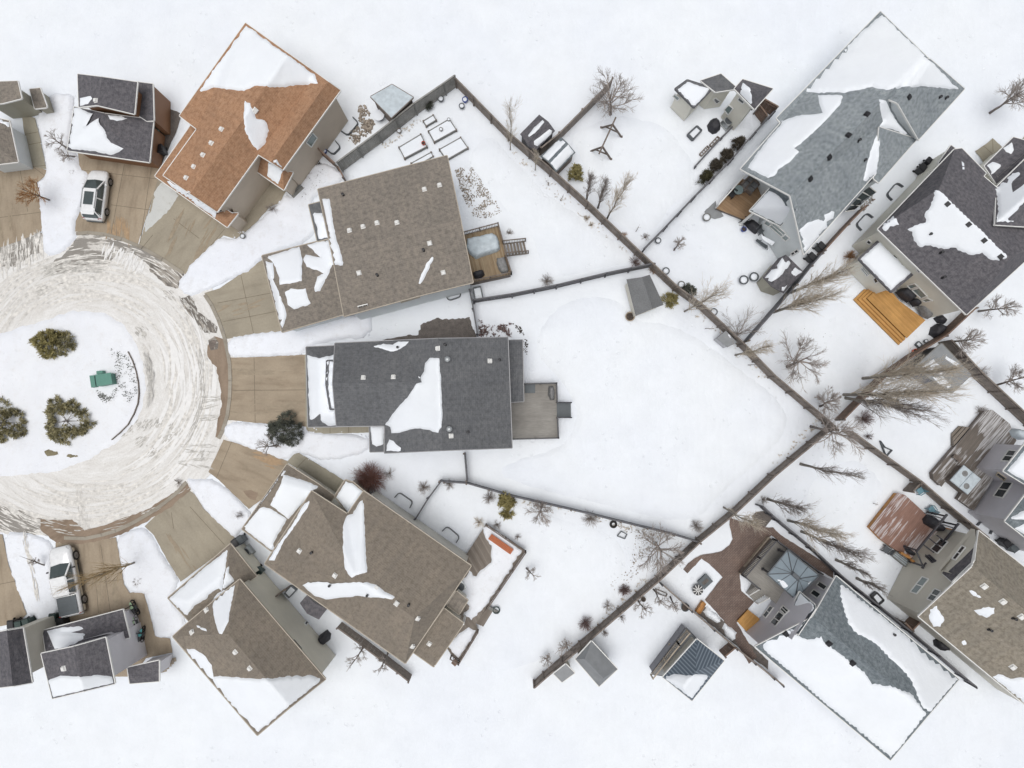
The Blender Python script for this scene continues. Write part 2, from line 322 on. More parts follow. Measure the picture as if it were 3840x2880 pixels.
def pillow(name, fr, pts, thick, mat, parent=None, surf=None, amp=4.0, step=12.0, seed=1, z0=0.0, edge=.3, rough=.0, saw=0.0, grid=None, smooth=True):
    """snow lying on a surface: outline in survey px, soft rounded edge"""
    sp = [Vector(px(fr, *p)) for p in pts]; bd = densify(sp, step, amp, seed, saw=saw)
    xs = [p.x for p in bd]; ys = [p.y for p in bd]; x0, x1, y0, y1 = min(xs), max(xs), min(ys), max(ys)
    g = grid or max(10.0, math.sqrt(max(1, (x1-x0)*(y1-y0))/900)); nb = len(bd)
    segs = [(bd[i], bd[(i+1)%nb]) for i in range(nb)]
    def inside(p):
        c = False
        for a, b in segs:
            if (a.y > p.y) != (b.y > p.y) and p.x < (b.x-a.x)*(p.y-a.y)/(b.y-a.y)+a.x: c = not c
        return c
    def dist(p):
        m = 1e9
        for a, b in segs:
            d = b-a; L = d.length_squared; t = 0 if L == 0 else max(0, min(1, (p-a).dot(d)/L)); q = (p-(a+d*t)).length_squared
            if q < m: m = q
        return math.sqrt(m)
    inner = []; dd = []; e = edge/.0225; y = y0+g*.5; row = 0
    while y < y1:
        x = x0+g*(.25+.5*(row%2))
        while x < x1:
            p = Vector((x, y))
            if inside(p):
                d = dist(p)
                if d > g*.35: inner.append(p); dd.append(d)
            x += g
        y += g*.87; row += 1
    # an inner ring gives the rounded shoulder
    for i in range(nb):
        a, b, c = bd[i-1], bd[i], bd[(i+1)%nb]; t = c-a
        if t.length < 1e-6: continue
        nn = Vector((-t.y, t.x)).normalized()
        for sgn in (1, -1):
            q = b+nn*sgn*e*.45
            if inside(q):
                d = dist(q)
                if d > e*.3: inner.append(q); dd.append(d)
                break
    allv = bd+inner; ds = [0.0]*nb+dd
    r = delaunay_2d_cdt(allv, [(i, (i+1)%nb) for i in range(nb)], [], 1, 1e-4)
    V2, F, ov = r[0], r[2], r[3]
    zs = []; mb = MB(); hitz = []
    for i, v in enumerate(V2):
        ids = ov[i]; d = ds[ids[0]] if ids else 0.0; pt = None
        if surf:
            dr = ray(v.x, v.y).normalized(); h = surf.ray_cast(EYE, dr)
            if h[0] is not None: pt = h[0]; hitz.append(pt.z)
        else: pt = PS(v.x, v.y, z0)
        mb.v.append(pt); zs.append((v, d))
    az = sum(hitz)/len(hitz) if hitz else z0; miss = {i for i, p in enumerate(mb.v) if p is None} if surf else set()
    rim = {j for f in F if any(i in miss for i in f) for j in f}; F = [f for f in F if not any(i in miss for i in f)]
    for i, (v, d) in enumerate(zs):
        if mb.v[i] is None: mb.v[i] = PS(v.x, v.y, az)
        p = mb.v[i]; t = max(0, min(1, d/e)); k = math.sqrt(t*(2-t)) if t < 1 else 1
        h = thick*k*(1+.18*noise.noise(Vector((p.x*.5, p.y*.5, seed)))) - .012
        if i in rim: h = -.01
        if rough: h += rough*k*(noise.noise(Vector((p.x*1.6, p.y*1.6, seed)))+.6*noise.noise(Vector((p.x*4, p.y*4, seed))))
        mb.v[i] = p+Vector((0,0,h))
    for f in F:
        a, b, c = (mb.v[i] for i in f)
        mb.f.append(tuple(f) if (b-a).cross(c-a).z > 0 else tuple(f)[::-1])
    o = mb.build(name, mat, parent, smooth, org=None if parent else P(fr, *pts[0]))
    return o
def sheet(name, fr, pts, z, mat, amp=0.0, seed=1, uvdir=0.0, step=10.0, parent=None):
    sp = [Vector(px(fr, *p)) for p in pts]; bd = densify(sp, step, amp, seed) if amp else sp
    mb = MB(); mb.v = [PS(p.x, p.y, z) for p in bd]; n = len(bd)
    r = delaunay_2d_cdt(bd, [(i, (i+1)%n) for i in range(n)], [], 1, 1e-4)
    mb.v = [PS(p.x, p.y, z) for p in r[0]]
    for f in r[2]:
        a, b, c = (mb.v[i] for i in f); mb.f.append(tuple(f) if (b-a).cross(c-a).z > 0 else tuple(f)[::-1])
    return mb.build(name, mat, parent, uvdir=uvdir, org=None if parent else P(fr, *pts[0]))
# ------------------------------------------------------------------ houses, sheds: roofs and walls
def inset(loop, ov):
    n = len(loop); ar = sum(loop[i].x*loop[(i+1)%n].y-loop[(i+1)%n].x*loop[i].y for i in range(n)); s = 1 if ar > 0 else -1; out = []
    for i in range(n):
        a, b, c = loop[i-1], loop[i], loop[(i+1)%n]
        d1 = Vector((b.x-a.x, b.y-a.y)); d2 = Vector((c.x-b.x, c.y-b.y))
        if d1.length < 1e-6: d1 = d2
        if d2.length < 1e-6: d2 = d1
        d1.normalize(); d2.normalize(); n1 = Vector((-d1.y, d1.x))*s; n2 = Vector((-d2.y, d2.x))*s
        m = n1+n2
        if m.length < .2: m = n1
        m.normalize(); k = ov/max(.35, m.dot(n1)); out.append(Vector((b.x+m.x*k, b.y+m.y*k, b.z)))
    return out, s
EAVE = ['trim']
class House:
    def __init__(s, name, label, cat, at, group=None):
        s.root = thing(name, label, cat, at, group); s.rv = []; s.rf = []; s.wv = []; s.wf = []; s.roof = None; s.wall = None; s._r = None; s.seed = len(label)
    def block(s, fr, V, faces, loop, roof, wall, ov=.35, z0=0.0, gut='trim', th=.16, name='roof', wname='wall', nowall=()):
        pts = [P(v[3] if len(v) > 3 else fr, v[0], v[1], v[2]) for v in V]
        mb = MB(); mb.v = list(pts)+[p-Vector((0,0,th)) for p in pts]; n = len(pts); cnt = {}
        for f in faces:
            f = list(f); a, b, c = pts[f[0]], pts[f[1]], pts[f[2]]
            ar = sum(pts[f[i]].x*pts[f[(i+1)%len(f)]].y-pts[f[(i+1)%len(f)]].x*pts[f[i]].y for i in range(len(f)))
            if ar < 0: f = f[::-1]
            mb.f.append(tuple(f)); mb.f.append(tuple(i+n for i in f[::-1]))
            for i in range(len(f)): e = (f[i], f[(i+1)%len(f)]); cnt[e] = 1
            k = len(s.rv); s.rv += [pts[i] for i in f]; s.rf.append(tuple(range(k, k+len(f))))
        gb = MB()
        for (a, b) in list(cnt):
            if (b, a) in cnt: continue
            mb.f.append((a, a+n, b+n, b))
            d = pts[b]-pts[a]; o = Vector((d.y, -d.x, 0))
            if o.length > 1e-4:
                o.normalize(); o *= .034; gb.bar(pts[a]+o-Vector((0,0,.08)), pts[b]+o-Vector((0,0,.08)), .062, .15)
        r = mb.build(name, M[roof], s.root); s.roof = s.roof or r; s._r = None
        if gut and gb.f: gb.build('gutter', M[EAVE[0] if gut == 'trim' else gut], s.root)
        if wall:
            L, sg = inset([pts[i] for i in loop], ov); wb = MB(); m = len(L)
            for i in range(m):
                if i in nowall: continue
                a, b = L[i], L[(i+1)%m]
                if sg < 0: a, b = b, a
                q = [Vector((a.x,a.y,z0)), Vector((b.x,b.y,z0)), Vector((b.x,b.y,b.z-th*.6)), Vector((a.x,a.y,a.z-th*.6))]
                k = len(wb.v); wb.v += q; wb.f.append((k,k+1,k+2,k+3)); k = len(s.wv); s.wv += q; s.wf.append((k,k+1,k+2,k+3))
            w = wb.build(wname, M[wall], s.root); s.wall = s.wall or w
        return r
    def surf(s):
        if s._r is None: s._r = BVHTree.FromPolygons(s.rv, s.rf)
        return s._r
    def snow(s, fr, pts, t=.14, amp=3.5, saw=0.0, seed=None, edge=.28):
        s.seed += 1
        return pillow('snow_patch', fr, pts, t, M['roof_snow'], s.roof, s.surf(), amp, 9.0, seed or s.seed, edge=edge, saw=saw)
    def hit(s, fr, x, y, walls=False):
        d = ray(*px(fr, x, y)).normalized()
        t = BVHTree.FromPolygons(s.wv, s.wf) if walls else s.surf()
        h = t.ray_cast(EYE, d); return (h[0], h[1]) if h[0] is not None else (P(fr, x, y, 4), Vector((0,0,1)))
    def vents(s, fr, pts, kind='box', mat='trim', size=.32):
        for (x, y) in pts:
            p, nn = s.hit(fr, x, y); mb = MB()
            if nn.z < 0: nn = -nn
            if kind == 'box':
                u = Vector((-nn.y, nn.x, 0)); u = u.normalized() if u.length > .05 else Vector((1,0,0)); v = nn.cross(u); a = size/2
                vs = [p+u*i*a*k+v*j*a*k+nn*h for h, k in ((-.02,1.15),(.03,1.15),(.05,.95),(.17,.8)) for i, j in ((-1,-1),(1,-1),(1,1),(-1,1))]
                mb.add(vs, [(3,2,1,0),(12,13,14,15)]+[(4*r+i, 4*r+(i+1)%4, 4*r+4+(i+1)%4, 4*r+4+i) for r in range(3) for i in range(4)])
                nm = 'roof_vent'
            elif kind == 'turbine':
                mb.lathe(p, [(.1,-.05),(.1,.16),(.2,.2),(.24,.32),(.2,.42),(.08,.47),(.02,.48)], 12); nm = 'turbine_vent'
            else:
                mb.lathe(p, [(.13,-.06),(.08,.06),(.075,.3),(.11,.3),(.11,.38),(.03,.4)], 9); nm = 'vent_pipe'
            mb.build(nm, M[mat], s.roof)
    def window(s, fr, quad, frame='trim', glass='glass', mull=1, bar=.07, name='window'):
        cx = sum(q[0] for q in quad)/4; cy = sum(q[1] for q in quad)/4
        p, nn = s.hit(fr, cx, cy, True)
        if nn.dot(EYE-p) < 0: nn = -nn
        if abs(nn.z) > .5: return
        cs = []
        for q in quad:
            d = ray(*px(fr, *q)); t = (p-EYE).dot(nn)/d.dot(nn); cs.append(EYE+d*t)
        mb = MB(); o = nn*.04
        for i in range(4): mb.bar(cs[i]+o, cs[(i+1)%4]+o, bar, .09)
        for k in range(mull):
            t = (k+1)/(mull+1); mb.bar(cs[0].lerp(cs[1], t)+o, cs[3].lerp(cs[2], t)+o, bar*.8, .08)
        w = mb.build(name, M[frame], s.root); g = MB(); q = [c+nn*.025 for c in cs]
        g.add(q, [(0,1,2,3)] if (q[1]-q[0]).cross(q[2]-q[0]).dot(nn) > 0 else [(3,2,1,0)]); g.build('pane', M[glass], w)
        return w
    def part(s, name, mb, mat, parent=None, **k): return mb.build(name, M[mat], parent or s.root, **k)
    def well(s, fr, a, b, depth=.75, flip=1):   # corrugated steel window well against the wall line a-b (ground px)
        A, B = P(fr, *a), P(fr, *b); d = (B-A).normalized(); n = Vector((-d.y, d.x, 0))*flip*depth
        pts = [A, A+n*.7+d*.05, A+n*.93+d*.16, A+n+d*.3, B+n-d*.3, B+n*.93-d*.16, B+n*.7-d*.05, B]
        mb = MB()
        for i in range(7): mb.bar(pts[i]+Vector((0,0,.11)), pts[i+1]+Vector((0,0,.11)), .075, .3)
        mb.build('window_well', M['darksteel'], s.root)
    def post(s, fr, pts, z, w=.16, mat='trim'):
        for (x, y) in pts:
            p = P(fr, x, y, z); mb = MB(); mb.box((p.x, p.y, z/2), (w, w, z)); mb.box((p.x, p.y, .12), (w*1.5, w*1.5, .24)); mb.build('post', M[mat], s.root)

# ------------------------------------------------------------------ fences
def fence(label, runs, h=1.7, mat='fence', post='timber', gap=.006, bw=.3, group='board fences between the yards', name='board_fence', slats=False, snowcap=False):
    """runs: polyline of (frame,x,y) ground px"""
    pts = [P(*r) for r in runs]; root = thing(name, label, 'fence', pts[0], group); pb = MB(); rb = MB(); rnd = random.Random(len(label)); nposts = 0
    for a, b in zip(pts, pts[1:]):
        d = b-a; L = d.length; d.normalize(); nrm = Vector((-d.y, d.x, 0)); rz = math.atan2(d.y, d.x); n = max(1, int(L/(bw+gap)))
        for i in range(n):
            c = a+d*(i+.5)*L/n; hh = h*(1+rnd.uniform(-.012,.012)); off = nrm*rnd.uniform(-.006,.006)
            pb.box((c.x+off.x, c.y+off.y, hh/2), (L/n-gap, .022, hh), rz+rnd.uniform(-.01,.01))
        for z in (.35, h-.3): rb.bar(a+nrm*-.04+Vector((0,0,z)), b+nrm*-.04+Vector((0,0,z)), .045, .09)
        rb.bar(a+Vector((0,0,h+.02)), b+Vector((0,0,h+.02)), .12, .04)
        k = max(1, round(L/2.4))
        for i in range(k+(1 if b is pts[-1] else 0)):
            c = a+d*L*i/k-nrm*.07; q = MB(); q.box((c.x, c.y, (h+.1)/2), (.11, .11, h+.1), rz); q.box((c.x, c.y, h+.12), (.15, .15, .05), rz, .5)
            if nposts < 98: q.build('post', M[post], root); nposts += 1
    pb.build('boards', M[mat], root); rb.build('rails', M[mat], root)
    return root
# ------------------------------------------------------------------ decks
def railing(root, pts, z, mat='rail', h=1.0, baluster=True, closed=False, top=.09, step=.14):
    P3 = [Vector((p.x, p.y, z)) for p in pts]; r = MB(); b = MB()
    for a, c in zip(P3, P3[1:]):
        up = Vector((0,0,h)); r.bar(a+up, c+up, top, .05); r.bar(a+Vector((0,0,.12)), c+Vector((0,0,.12)), .05, .05); L = (c-a).length
        if baluster:
            for i in range(1, int(L/step)): q = a.lerp(c, i*step/L); b.bar(q+Vector((0,0,.12)), q+up, .035)
        k = max(1, round(L/1.8))
        for i in range(k+1): q = a.lerp(c, i/k); r.box((q.x, q.y, z+h/2+.03), (.1,.1,h+.06))
    o = r.build('railing', M[mat], root)
    if b.f: b.build('balusters', M[mat], o)
def deck(label, fr, outline, z, mat, uvdir, rails=(), railmat='rail', name='deck', skirt='timber', rh=1.0, group=None, cat='deck', baluster=True):
    pts = [P(fr, x, y, z) for x, y in outline]; c = sum(pts, Vector())/len(pts); root = thing(name, label, cat, (c.x, c.y, 0), group)
    MB().prism(pts, .06).build('floor', mat, root, uvdir=uvdir); lo = inset([p-Vector((0,0,.08)) for p in pts], .06)[0]
    MB().prism(lo, max(.05, z-.08)).build('skirt', M[skirt], root)
    for seg in rails: railing(root, [pts[i%len(pts)] for i in seg], z, railmat, rh, baluster)
    return root
def stairs(root, fr, top, bot, z1, n, mat, uvdir=0, z0=.0, rails=None, solid=True):
    """treads from the top edge (two px at height z1) to the bottom edge (two px on the ground)"""
    a, b = P(fr, *top[0], z1), P(fr, *top[1], z1); c, d = P(fr, *bot[0], z0), P(fr, *bot[1], z0); mb = MB()
    for i in range(n):
        t0, t1 = i/n, (i+1)/n; z = z1-(z1-z0)*(i+1)/(n+1)
        g = 0 if solid else .42/n; q = [a.lerp(c,t0), b.lerp(d,t0), b.lerp(d,t1-g), a.lerp(c,t1-g)]; mb.prism([Vector((v.x,v.y,z)) for v in q], max(.05, z-.02) if solid else .05)
    s = mb.build('stairs', mat, root, uvdir=uvdir)
    for u, v in ((a,c),(b,d)):
        if not solid: st = MB(); st.bar(u-Vector((0,0,.2)), v, .05, .25); st.build('stringer', mat, s)
    if rails:
        r = MB()
        for u, v in ((a,c),(b,d)):
            up = Vector((0,0,.95)); r.bar(u+up, v+up, .09, .05); L = (v-u).length; k = max(3, int(L/.16))
            for i in range(k+1): q = u.lerp(v, i/k); r.bar(q, q+up, .09 if i in (0,k) else .03)
        r.build('stair_railing', M[rails], root)

# ------------------------------------------------------------------ trees and shrubs
def limb(mb, p, d, L, r, rnd, depth, kids, spread, up, n=4, wob=.12):
    pts = [p]; rs = [r]; k = 3 if depth else 2; q = p
    for i in range(k):
        d = (d+Vector((rnd.gauss(0,wob), rnd.gauss(0,wob), rnd.gauss(0,wob)+up*.12))).normalized(); q = q+d*L/k; pts.append(q); rs.append(max(.006, r*(1-.7*(i+1)/k)))
    mb.tube(pts, rs, n if depth else 3, False)
    if depth:
        for i in range(kids):
            t = rnd.uniform(.25, 1.0); f = t*k; j = min(k-1, int(f)); s = pts[j].lerp(pts[j+1], f-j)
            a = Vector((rnd.gauss(0,1), rnd.gauss(0,1), rnd.gauss(0,1))); a -= d*a.dot(d)
            if a.length < .1: continue
            a.normalize(); nd = (d*(1-spread)+a*spread+Vector((0,0,up*.2))).normalized()
            limb(mb, s, nd, L*rnd.uniform(.42,.7)*(1.15-.5*t), max(.0065, r*.45), rnd, depth-1, kids, spread, up, 3, wob)
def auto_h(b, tip, lo, hi):   # the height at which the tip stands most nearly above the base
    d = ray(*px(*tip)); w = Vector((d.x, d.y))/-d.z; return max(lo, min(hi, CAM_H-w.dot(Vector((b.x, b.y)))/max(1e-6, w.length_squared)))
def tree(label, base, tip, h, spread, seed, group='bare trees in the yards', kind='round', nl=8, kids=5, depth=2, bark='bark', twig='twig', r=.09, cat='tree', name='bare_tree', split=.3, z0=0.0):
    rnd = random.Random(seed); b = P(*base, z0)
    if isinstance(h, tuple): h = auto_h(b, tip, *h)
    t = P(*tip, h); ax = t-b; ax.x *= 1.0; root = thing(name, label, cat, b, group); tr = MB(); cr = MB()
    H = ax.length; axd = ax.normalized(); side = axd.cross(Vector((.3,1,.2))).normalized(); side2 = axd.cross(side)
    if kind == 'column':       # many steep limbs hugging one leader
        pts = [b-Vector((0,0,.1))]+[b+ax*i/6+side*rnd.gauss(0,.06)*i/3+side2*rnd.gauss(0,.06)*i/3 for i in range(1,7)]
        tr.tube(pts, [r*1.1]+[r*(1-.9*i/6) for i in range(1,7)], 6)
        for i in range(nl):
            f = rnd.uniform(.06,.8)**1.1; s = pts[int(f*6)].lerp(pts[min(6,int(f*6)+1)], f*6%1); th = rnd.uniform(0, 6.283)
            out = side*math.cos(th)+side2*math.sin(th); L = H*rnd.uniform(.22,.42)*(1.1-.65*f); d = (axd+out*spread*rnd.uniform(.5,1.15)).normalized()
            limb(cr, s, d, L, r*.4*(1-.5*f), rnd, depth, kids, .25, .5, 4, .07)
    elif kind == 'round':
        pts = [b-Vector((0,0,.1)), b+ax*split*.5+side*rnd.gauss(0,.04), b+ax*split, b+ax*min(1,split+.35)+side*rnd.gauss(0,.12), t]
        tr.tube(pts, [r*1.15, r, r*.85, r*.45, r*.08], 6)
        for i in range(nl):
            f = split+rnd.uniform(0, .6)*(1-split); s = b+ax*f; th = 6.283*(i+rnd.uniform(-.3,.3))/nl
            out = side*math.cos(th)+side2*math.sin(th); d = (axd*rnd.uniform(.45,1.0)+out*rnd.uniform(.6,1.1)).normalized()
            limb(cr, s, d, spread*rnd.uniform(.75,1.1)*(1.15-.4*f), r*.5, rnd, depth, kids, .42, .25, 4, .1)
    else:                       # vase: limbs from the base
        tr.tube([b-Vector((0,0,.1)), b+ax*.12], [r*1.3, r], 6)
        for i in range(nl):
            th = 6.283*(i+rnd.uniform(-.35,.35))/nl; out = side*math.cos(th)+side2*math.sin(th)
            d = (axd*rnd.uniform(.5,1.2)+out*rnd.uniform(.35,1)*spread/max(.5,h)*1.6).normalized()
            limb(cr, b+ax*.08, d, H*rnd.uniform(.6,.95), r*.6, rnd, depth, kids, .33, .35, 4, .09)
    tr.build('trunk', M[bark], root, True); cr.build('crown', M[twig], root)
    return root
def bush(label, base, rad, h, seed, twig='redtwig', n=60, group='bare shrubs in the snow', name='bare_shrub', cat='shrub', depth=1, kids=4, r=.014):
    rnd = random.Random(seed); b = P(*base); root = thing(name, label, cat, b, group); cr = MB(); st = MB(); st.lathe(b, [(.1,-.05),(.09,.06),(.05,.14)], 6)
    for i in range(n):
        th = rnd.uniform(0,6.283); e = rnd.uniform(.15,1.4); d = Vector((math.cos(th)*math.cos(e)*rad, math.sin(th)*math.cos(e)*rad, math.sin(e)*h)); L = d.length*rnd.uniform(.7,1.05)
        limb(cr, b+Vector((math.cos(th)*.05, math.sin(th)*.05, .02)), d.normalized(), L, r, rnd, depth, kids, .35, .15, 3, .09)
    st.build('stem', M['bark'], root); cr.build('branches', M[twig], root)
    return root
def leafy(label, base, rad, h, seed, mat='needle', n=1400, hollow=0.0, group='evergreens', name='evergreen_shrub', cat='shrub', size=.17, shape='dome', off=(0,0), wedge=None, stretch=1.0, rz=0.0, snow=False, bald=0.0):
    """needle tufts spread through an uneven crown volume"""
    rnd = random.Random(seed); b = P(*base); root = thing(name, label, cat, b, group); mb = MB(); tr = MB()
    tr.tube([b-Vector((0,0,.1)), b+Vector((0,0,h*.5)), b+Vector((0,0,h*.85))], [.09, .06, .02], 6)
    for i in range(9):
        th = i*2.4; tr.tube([b+Vector((0,0,h*(.15+.05*i))), b+Vector((math.cos(th)*rad*.6, math.sin(th)*rad*.6, h*(.25+.06*i)))], [.03,.01], 4)
    tr.build('trunk', M['bark'], root)
    clumps = []
    nc = max(20, int(n/13)); tries = 0
    while len(clumps) < nc and tries < nc*30:
        tries += 1
        th = rnd.uniform(0,6.283); q = math.sqrt(rnd.random()); lump = 1+.16*math.sin(3*th+seed)+.11*math.sin(5*th+seed*2)+.07*math.sin(9*th+seed)
        if shape == 'dome':
            if q < hollow*(1+.35*math.sin(2*th+seed)): continue
            z = h*math.sqrt(max(0, 1-q*q*.93))*rnd.uniform(.5,1.0)
        elif shape == 'cone': z = h*rnd.random(); q *= (1-z/h)**.8+.06
        else: z = h*rnd.random(); q *= math.sqrt(max(.05, 1-(2*z/h-1)**2))
        if wedge and wedge[0] < (th % 6.283) < wedge[1] and rnd.random() < wedge[2]: continue
        x, y = math.cos(th)*q*rad*lump*stretch, math.sin(th)*q*rad*lump; x, y = x*math.cos(rz)-y*math.sin(rz), x*math.sin(rz)+y*math.cos(rz)
        clumps.append((b+Vector((x, y, max(.06, z))), Vector((x, y, z*.8+.2*h))))
    for c, out in clumps:
        out = out.normalized(); cs = rnd.uniform(.75,1.35)
        for k in range(28):
            d = (out*.9+Vector((rnd.gauss(0,.75), rnd.gauss(0,.75), rnd.gauss(0,.55)+.35))).normalized(); s = c+Vector((rnd.gauss(0,.07), rnd.gauss(0,.07), rnd.gauss(0,.06)))*cs
            w = d.cross(Vector((rnd.gauss(0,1), rnd.gauss(0,1), rnd.gauss(0,1))))
            if w.length < .1: continue
            w = w.normalized()*size*.17*cs; e = s+d*size*cs*rnd.uniform(.7,1.4); j = len(mb.v); mb.v += [s-w, s+w, e+w*.5, e-w*.5]; mb.f.append((j,j+1,j+2,j+3))
    mb.build('crown', M[mat], root)
    if snow:
        sb = MB(); 
        sb.lathe(b+Vector((off[0], off[1], 0)), [(rad*.45,0),(rad*.42,h*.35),(rad*.28,h*.48),(rad*.1,h*.53)], 14); sb.build('snow_cap', M['roof_snow'], root, True)
    return root
def stuff(name, label, fr, poly, n, mat, smin, smax, seed, h=.12, blades=False):
    """ground clutter nobody could count: clods or stalks poking through the snow"""
    rnd = random.Random(seed); sp = [px(fr, *p) for p in poly]; xs = [p[0] for p in sp]; ys = [p[1] for p in sp]; mb = MB(); k = 0; m = len(sp); t = 0
    cx, cy = sum(xs)/m, sum(ys)/m
    while k < n and t < n*20:
        t += 1; x, y = rnd.uniform(min(xs), max(xs)), rnd.uniform(min(ys), max(ys)); c = False
        for i in range(m):
            a, b = sp[i], sp[(i+1)%m]
            if (a[1] > y) != (b[1] > y) and x < (b[0]-a[0])*(y-a[1])/(b[1]-a[1])+a[0]: c = not c
        if not c or noise.noise(Vector((x*.03, y*.03, seed))) < rnd.uniform(-.45,.35): continue
        k += 1; p = PS(x, y); s = rnd.uniform(smin, smax)
        if blades:
            for q in range(4):
                d = Vector((rnd.gauss(0,.6), rnd.gauss(0,.6), .8)).normalized(); w = Vector((rnd.gauss(0,1), rnd.gauss(0,1), 0)).normalized()*s*.22; e = p+d*s*1.6; j = len(mb.v); mb.v += [p-w, p+w, e+w*.7, e-w*.7]; mb.f.append((j,j+1,j+2,j+3))
        else:
            rz = rnd.uniform(0,3); mb.box((p.x, p.y, s*.15), (s, s*rnd.uniform(.45,.9), s*h*5), rz, rnd.uniform(.4,.7))
    o = mb.build(name, M[mat], None, org=P(fr, *poly[0])); o['kind'] = 'stuff'; o['label'] = label; o['category'] = 'ground cover'
    return o
# ------------------------------------------------------------------ the ground
def make_ground():
    xs = [-30000,-3000,-600,-200,-90]+[-62+1.0*i for i in range(125)]+[90,200,600,3000,30000]
    ys = [-30000,-3000,-600,-200,-80]+[-46+1.0*i for i in range(93)]+[80,200,600,3000,30000]
    mb = MB(); n = len(xs)
    for y in ys:
        for x in xs: mb.v.append(Vector((x, y, -.04+.022*noise.noise(Vector((x*.35, y*.35, 1)))+.012*noise.noise(Vector((x*1.1, y*1.1, 4))))))
    for j in range(len(ys)-1):
        for i in range(n-1): mb.f.append((j*n+i, j*n+i+1, (j+1)*n+i+1, (j+1)*n+i))
    return struct(mb.build('snow_ground', M['snow'], None, True))
make_ground()
ICX, ICY = 335, 1425
M['icegrey'] = snowmat('grey_ice', (.56,.57,.56), (.4,.38,.34), .5, .2)
def polar(name, snow, dirt, bare, amt, amt2):
    m, n, l, p = nmat(name); t = n.new('ShaderNodeTexCoord'); sp = n.new('ShaderNodeSeparateXYZ'); l.new(t.outputs['Object'], sp.inputs[0])
    at = n.new('ShaderNodeMath'); at.operation = 'ARCTAN2'; l.new(sp.outputs[1], at.inputs[0]); l.new(sp.outputs[0], at.inputs[1])
    ln = n.new('ShaderNodeVectorMath'); ln.operation = 'LENGTH'; l.new(t.outputs['Object'], ln.inputs[0])
    wob = nz(n, l, t.outputs['Object'], .18, 3); wm = n.new('ShaderNodeMath'); wm.operation = 'MULTIPLY_ADD'; l.new(wob, wm.inputs[0]); wm.inputs[1].default_value = 2.2; l.new(ln.outputs['Value'], wm.inputs[2])
    cb = n.new('ShaderNodeCombineXYZ'); l.new(wm.outputs[0], cb.inputs[0]); a2 = n.new('ShaderNodeMath'); a2.operation = 'MULTIPLY'; a2.inputs[1].default_value = 1.5; l.new(at.outputs[0], a2.inputs[0]); l.new(a2.outputs[0], cb.inputs[1])
    f = nz(n, l, cb.outputs[0], 1.9, 6, .62); g = nz(n, l, t.outputs['Object'], .35, 5, .65); fine = nz(n, l, t.outputs['Object'], 7, 4, .7); f2 = nz(n, l, cb.outputs[0], 5.5, 3, .6)
    col = mixc(n, l, ramp(n, l, f, [(.36, (0,0,0)), (.68, (.85,)*3)]), snow, dirt)
    ad = n.new('ShaderNodeMath'); ad.operation = 'ADD'; l.new(f, ad.inputs[0]); l.new(g, ad.inputs[1])
    k = ramp(n, l, ad.outputs[0], [(amt, (0,0,0)), (amt+.1, (amt2,)*3)]); col = mixc(n, l, k, col, bare)
    col = mixc(n, l, .45, col, ramp(n, l, f2, [(.3, (.8,.78,.75)), (.6, (1.04,1.03,1.02))]), 'MULTIPLY')
    col = mixc(n, l, .55, col, ramp(n, l, fine, [(.3, (.8,.79,.77)), (.65, (1.08,1.08,1.08))]), 'MULTIPLY')
    l.new(col, p.inputs['Base Color']); p.inputs['Roughness'].default_value = .7; bump(n, l, p, f, .5, .05); return m
M['road'] = polar('packed_road_snow', (.765,.765,.76), (.65,.635,.61), (.40,.375,.345), 1.2, .55)
M['asphalt'] = polar('worn_asphalt', (.66,.64,.61), (.40,.375,.345), (.25,.235,.215), .88, .95)
M['asphalt2'] = polar('bare_asphalt', (.42,.39,.35), (.23,.205,.18), (.15,.135,.12), .92, .95)
def polar_sheet(name, fr, pts, z, mat, amp, seed):
    sp = [Vector(px(fr, *p)) for p in pts]; bd = densify(sp, 9, amp, seed); n = len(bd); r = delaunay_2d_cdt(bd, [(i, (i+1)%n) for i in range(n)], [], 1, 1e-4); mb = MB(); mb.v = [PS(p.x, p.y, z) for p in r[0]]
    for f in r[2]:
        a, b, c = (mb.v[i] for i in f); mb.f.append(tuple(f) if (b-a).cross(c-a).z > 0 else tuple(f)[::-1])
    return struct(mb.build(name, M[mat], None, org=PS(ICX, ICY, 0)))
FR['S'] = (0, 0, 1.0)
_ring = [(ICX+575*math.cos(math.radians(a)), ICY+575*math.sin(math.radians(a))) for a in range(-92, 93, 6)]
polar_sheet('road', 'S', _ring+[(150,2005),(-260,1985),(-260,880),(150,880)], .004, 'road', 4, 3)
polar_sheet('asphalt', 'A0', [(560,1360),(690,1200),(900,1190),(1280,1330),(1590,1530),(1530,1650),(1400,1560),(1270,1450),(1120,1350),(980,1400),(900,1500),(520,1530),(370,1500)], .012, 'asphalt', 9, 5)
polar_sheet('asphalt', 'A0', [(-60,1310),(160,1250),(360,1180),(375,1330),(240,1400),(130,1480),(-60,1460)], .012, 'asphalt', 10, 6)
polar_sheet('asphalt', 'A0', [(1300,1400),(1590,1540),(1540,1659),(1430,1640),(1290,1500)], .018, 'asphalt2', 7, 8)
polar_sheet('asphalt', 'A1', [(1555,90),(1650,60),(1710,200),(1880,335),(1870,395),(1770,385),(1690,285),(1590,175)], .018, 'asphalt2', 6, 10)
polar_sheet('asphalt', 'A2', [(-60,210),(340,300),(420,450),(250,470),(-60,440)], .012, 'asphalt', 9, 12)
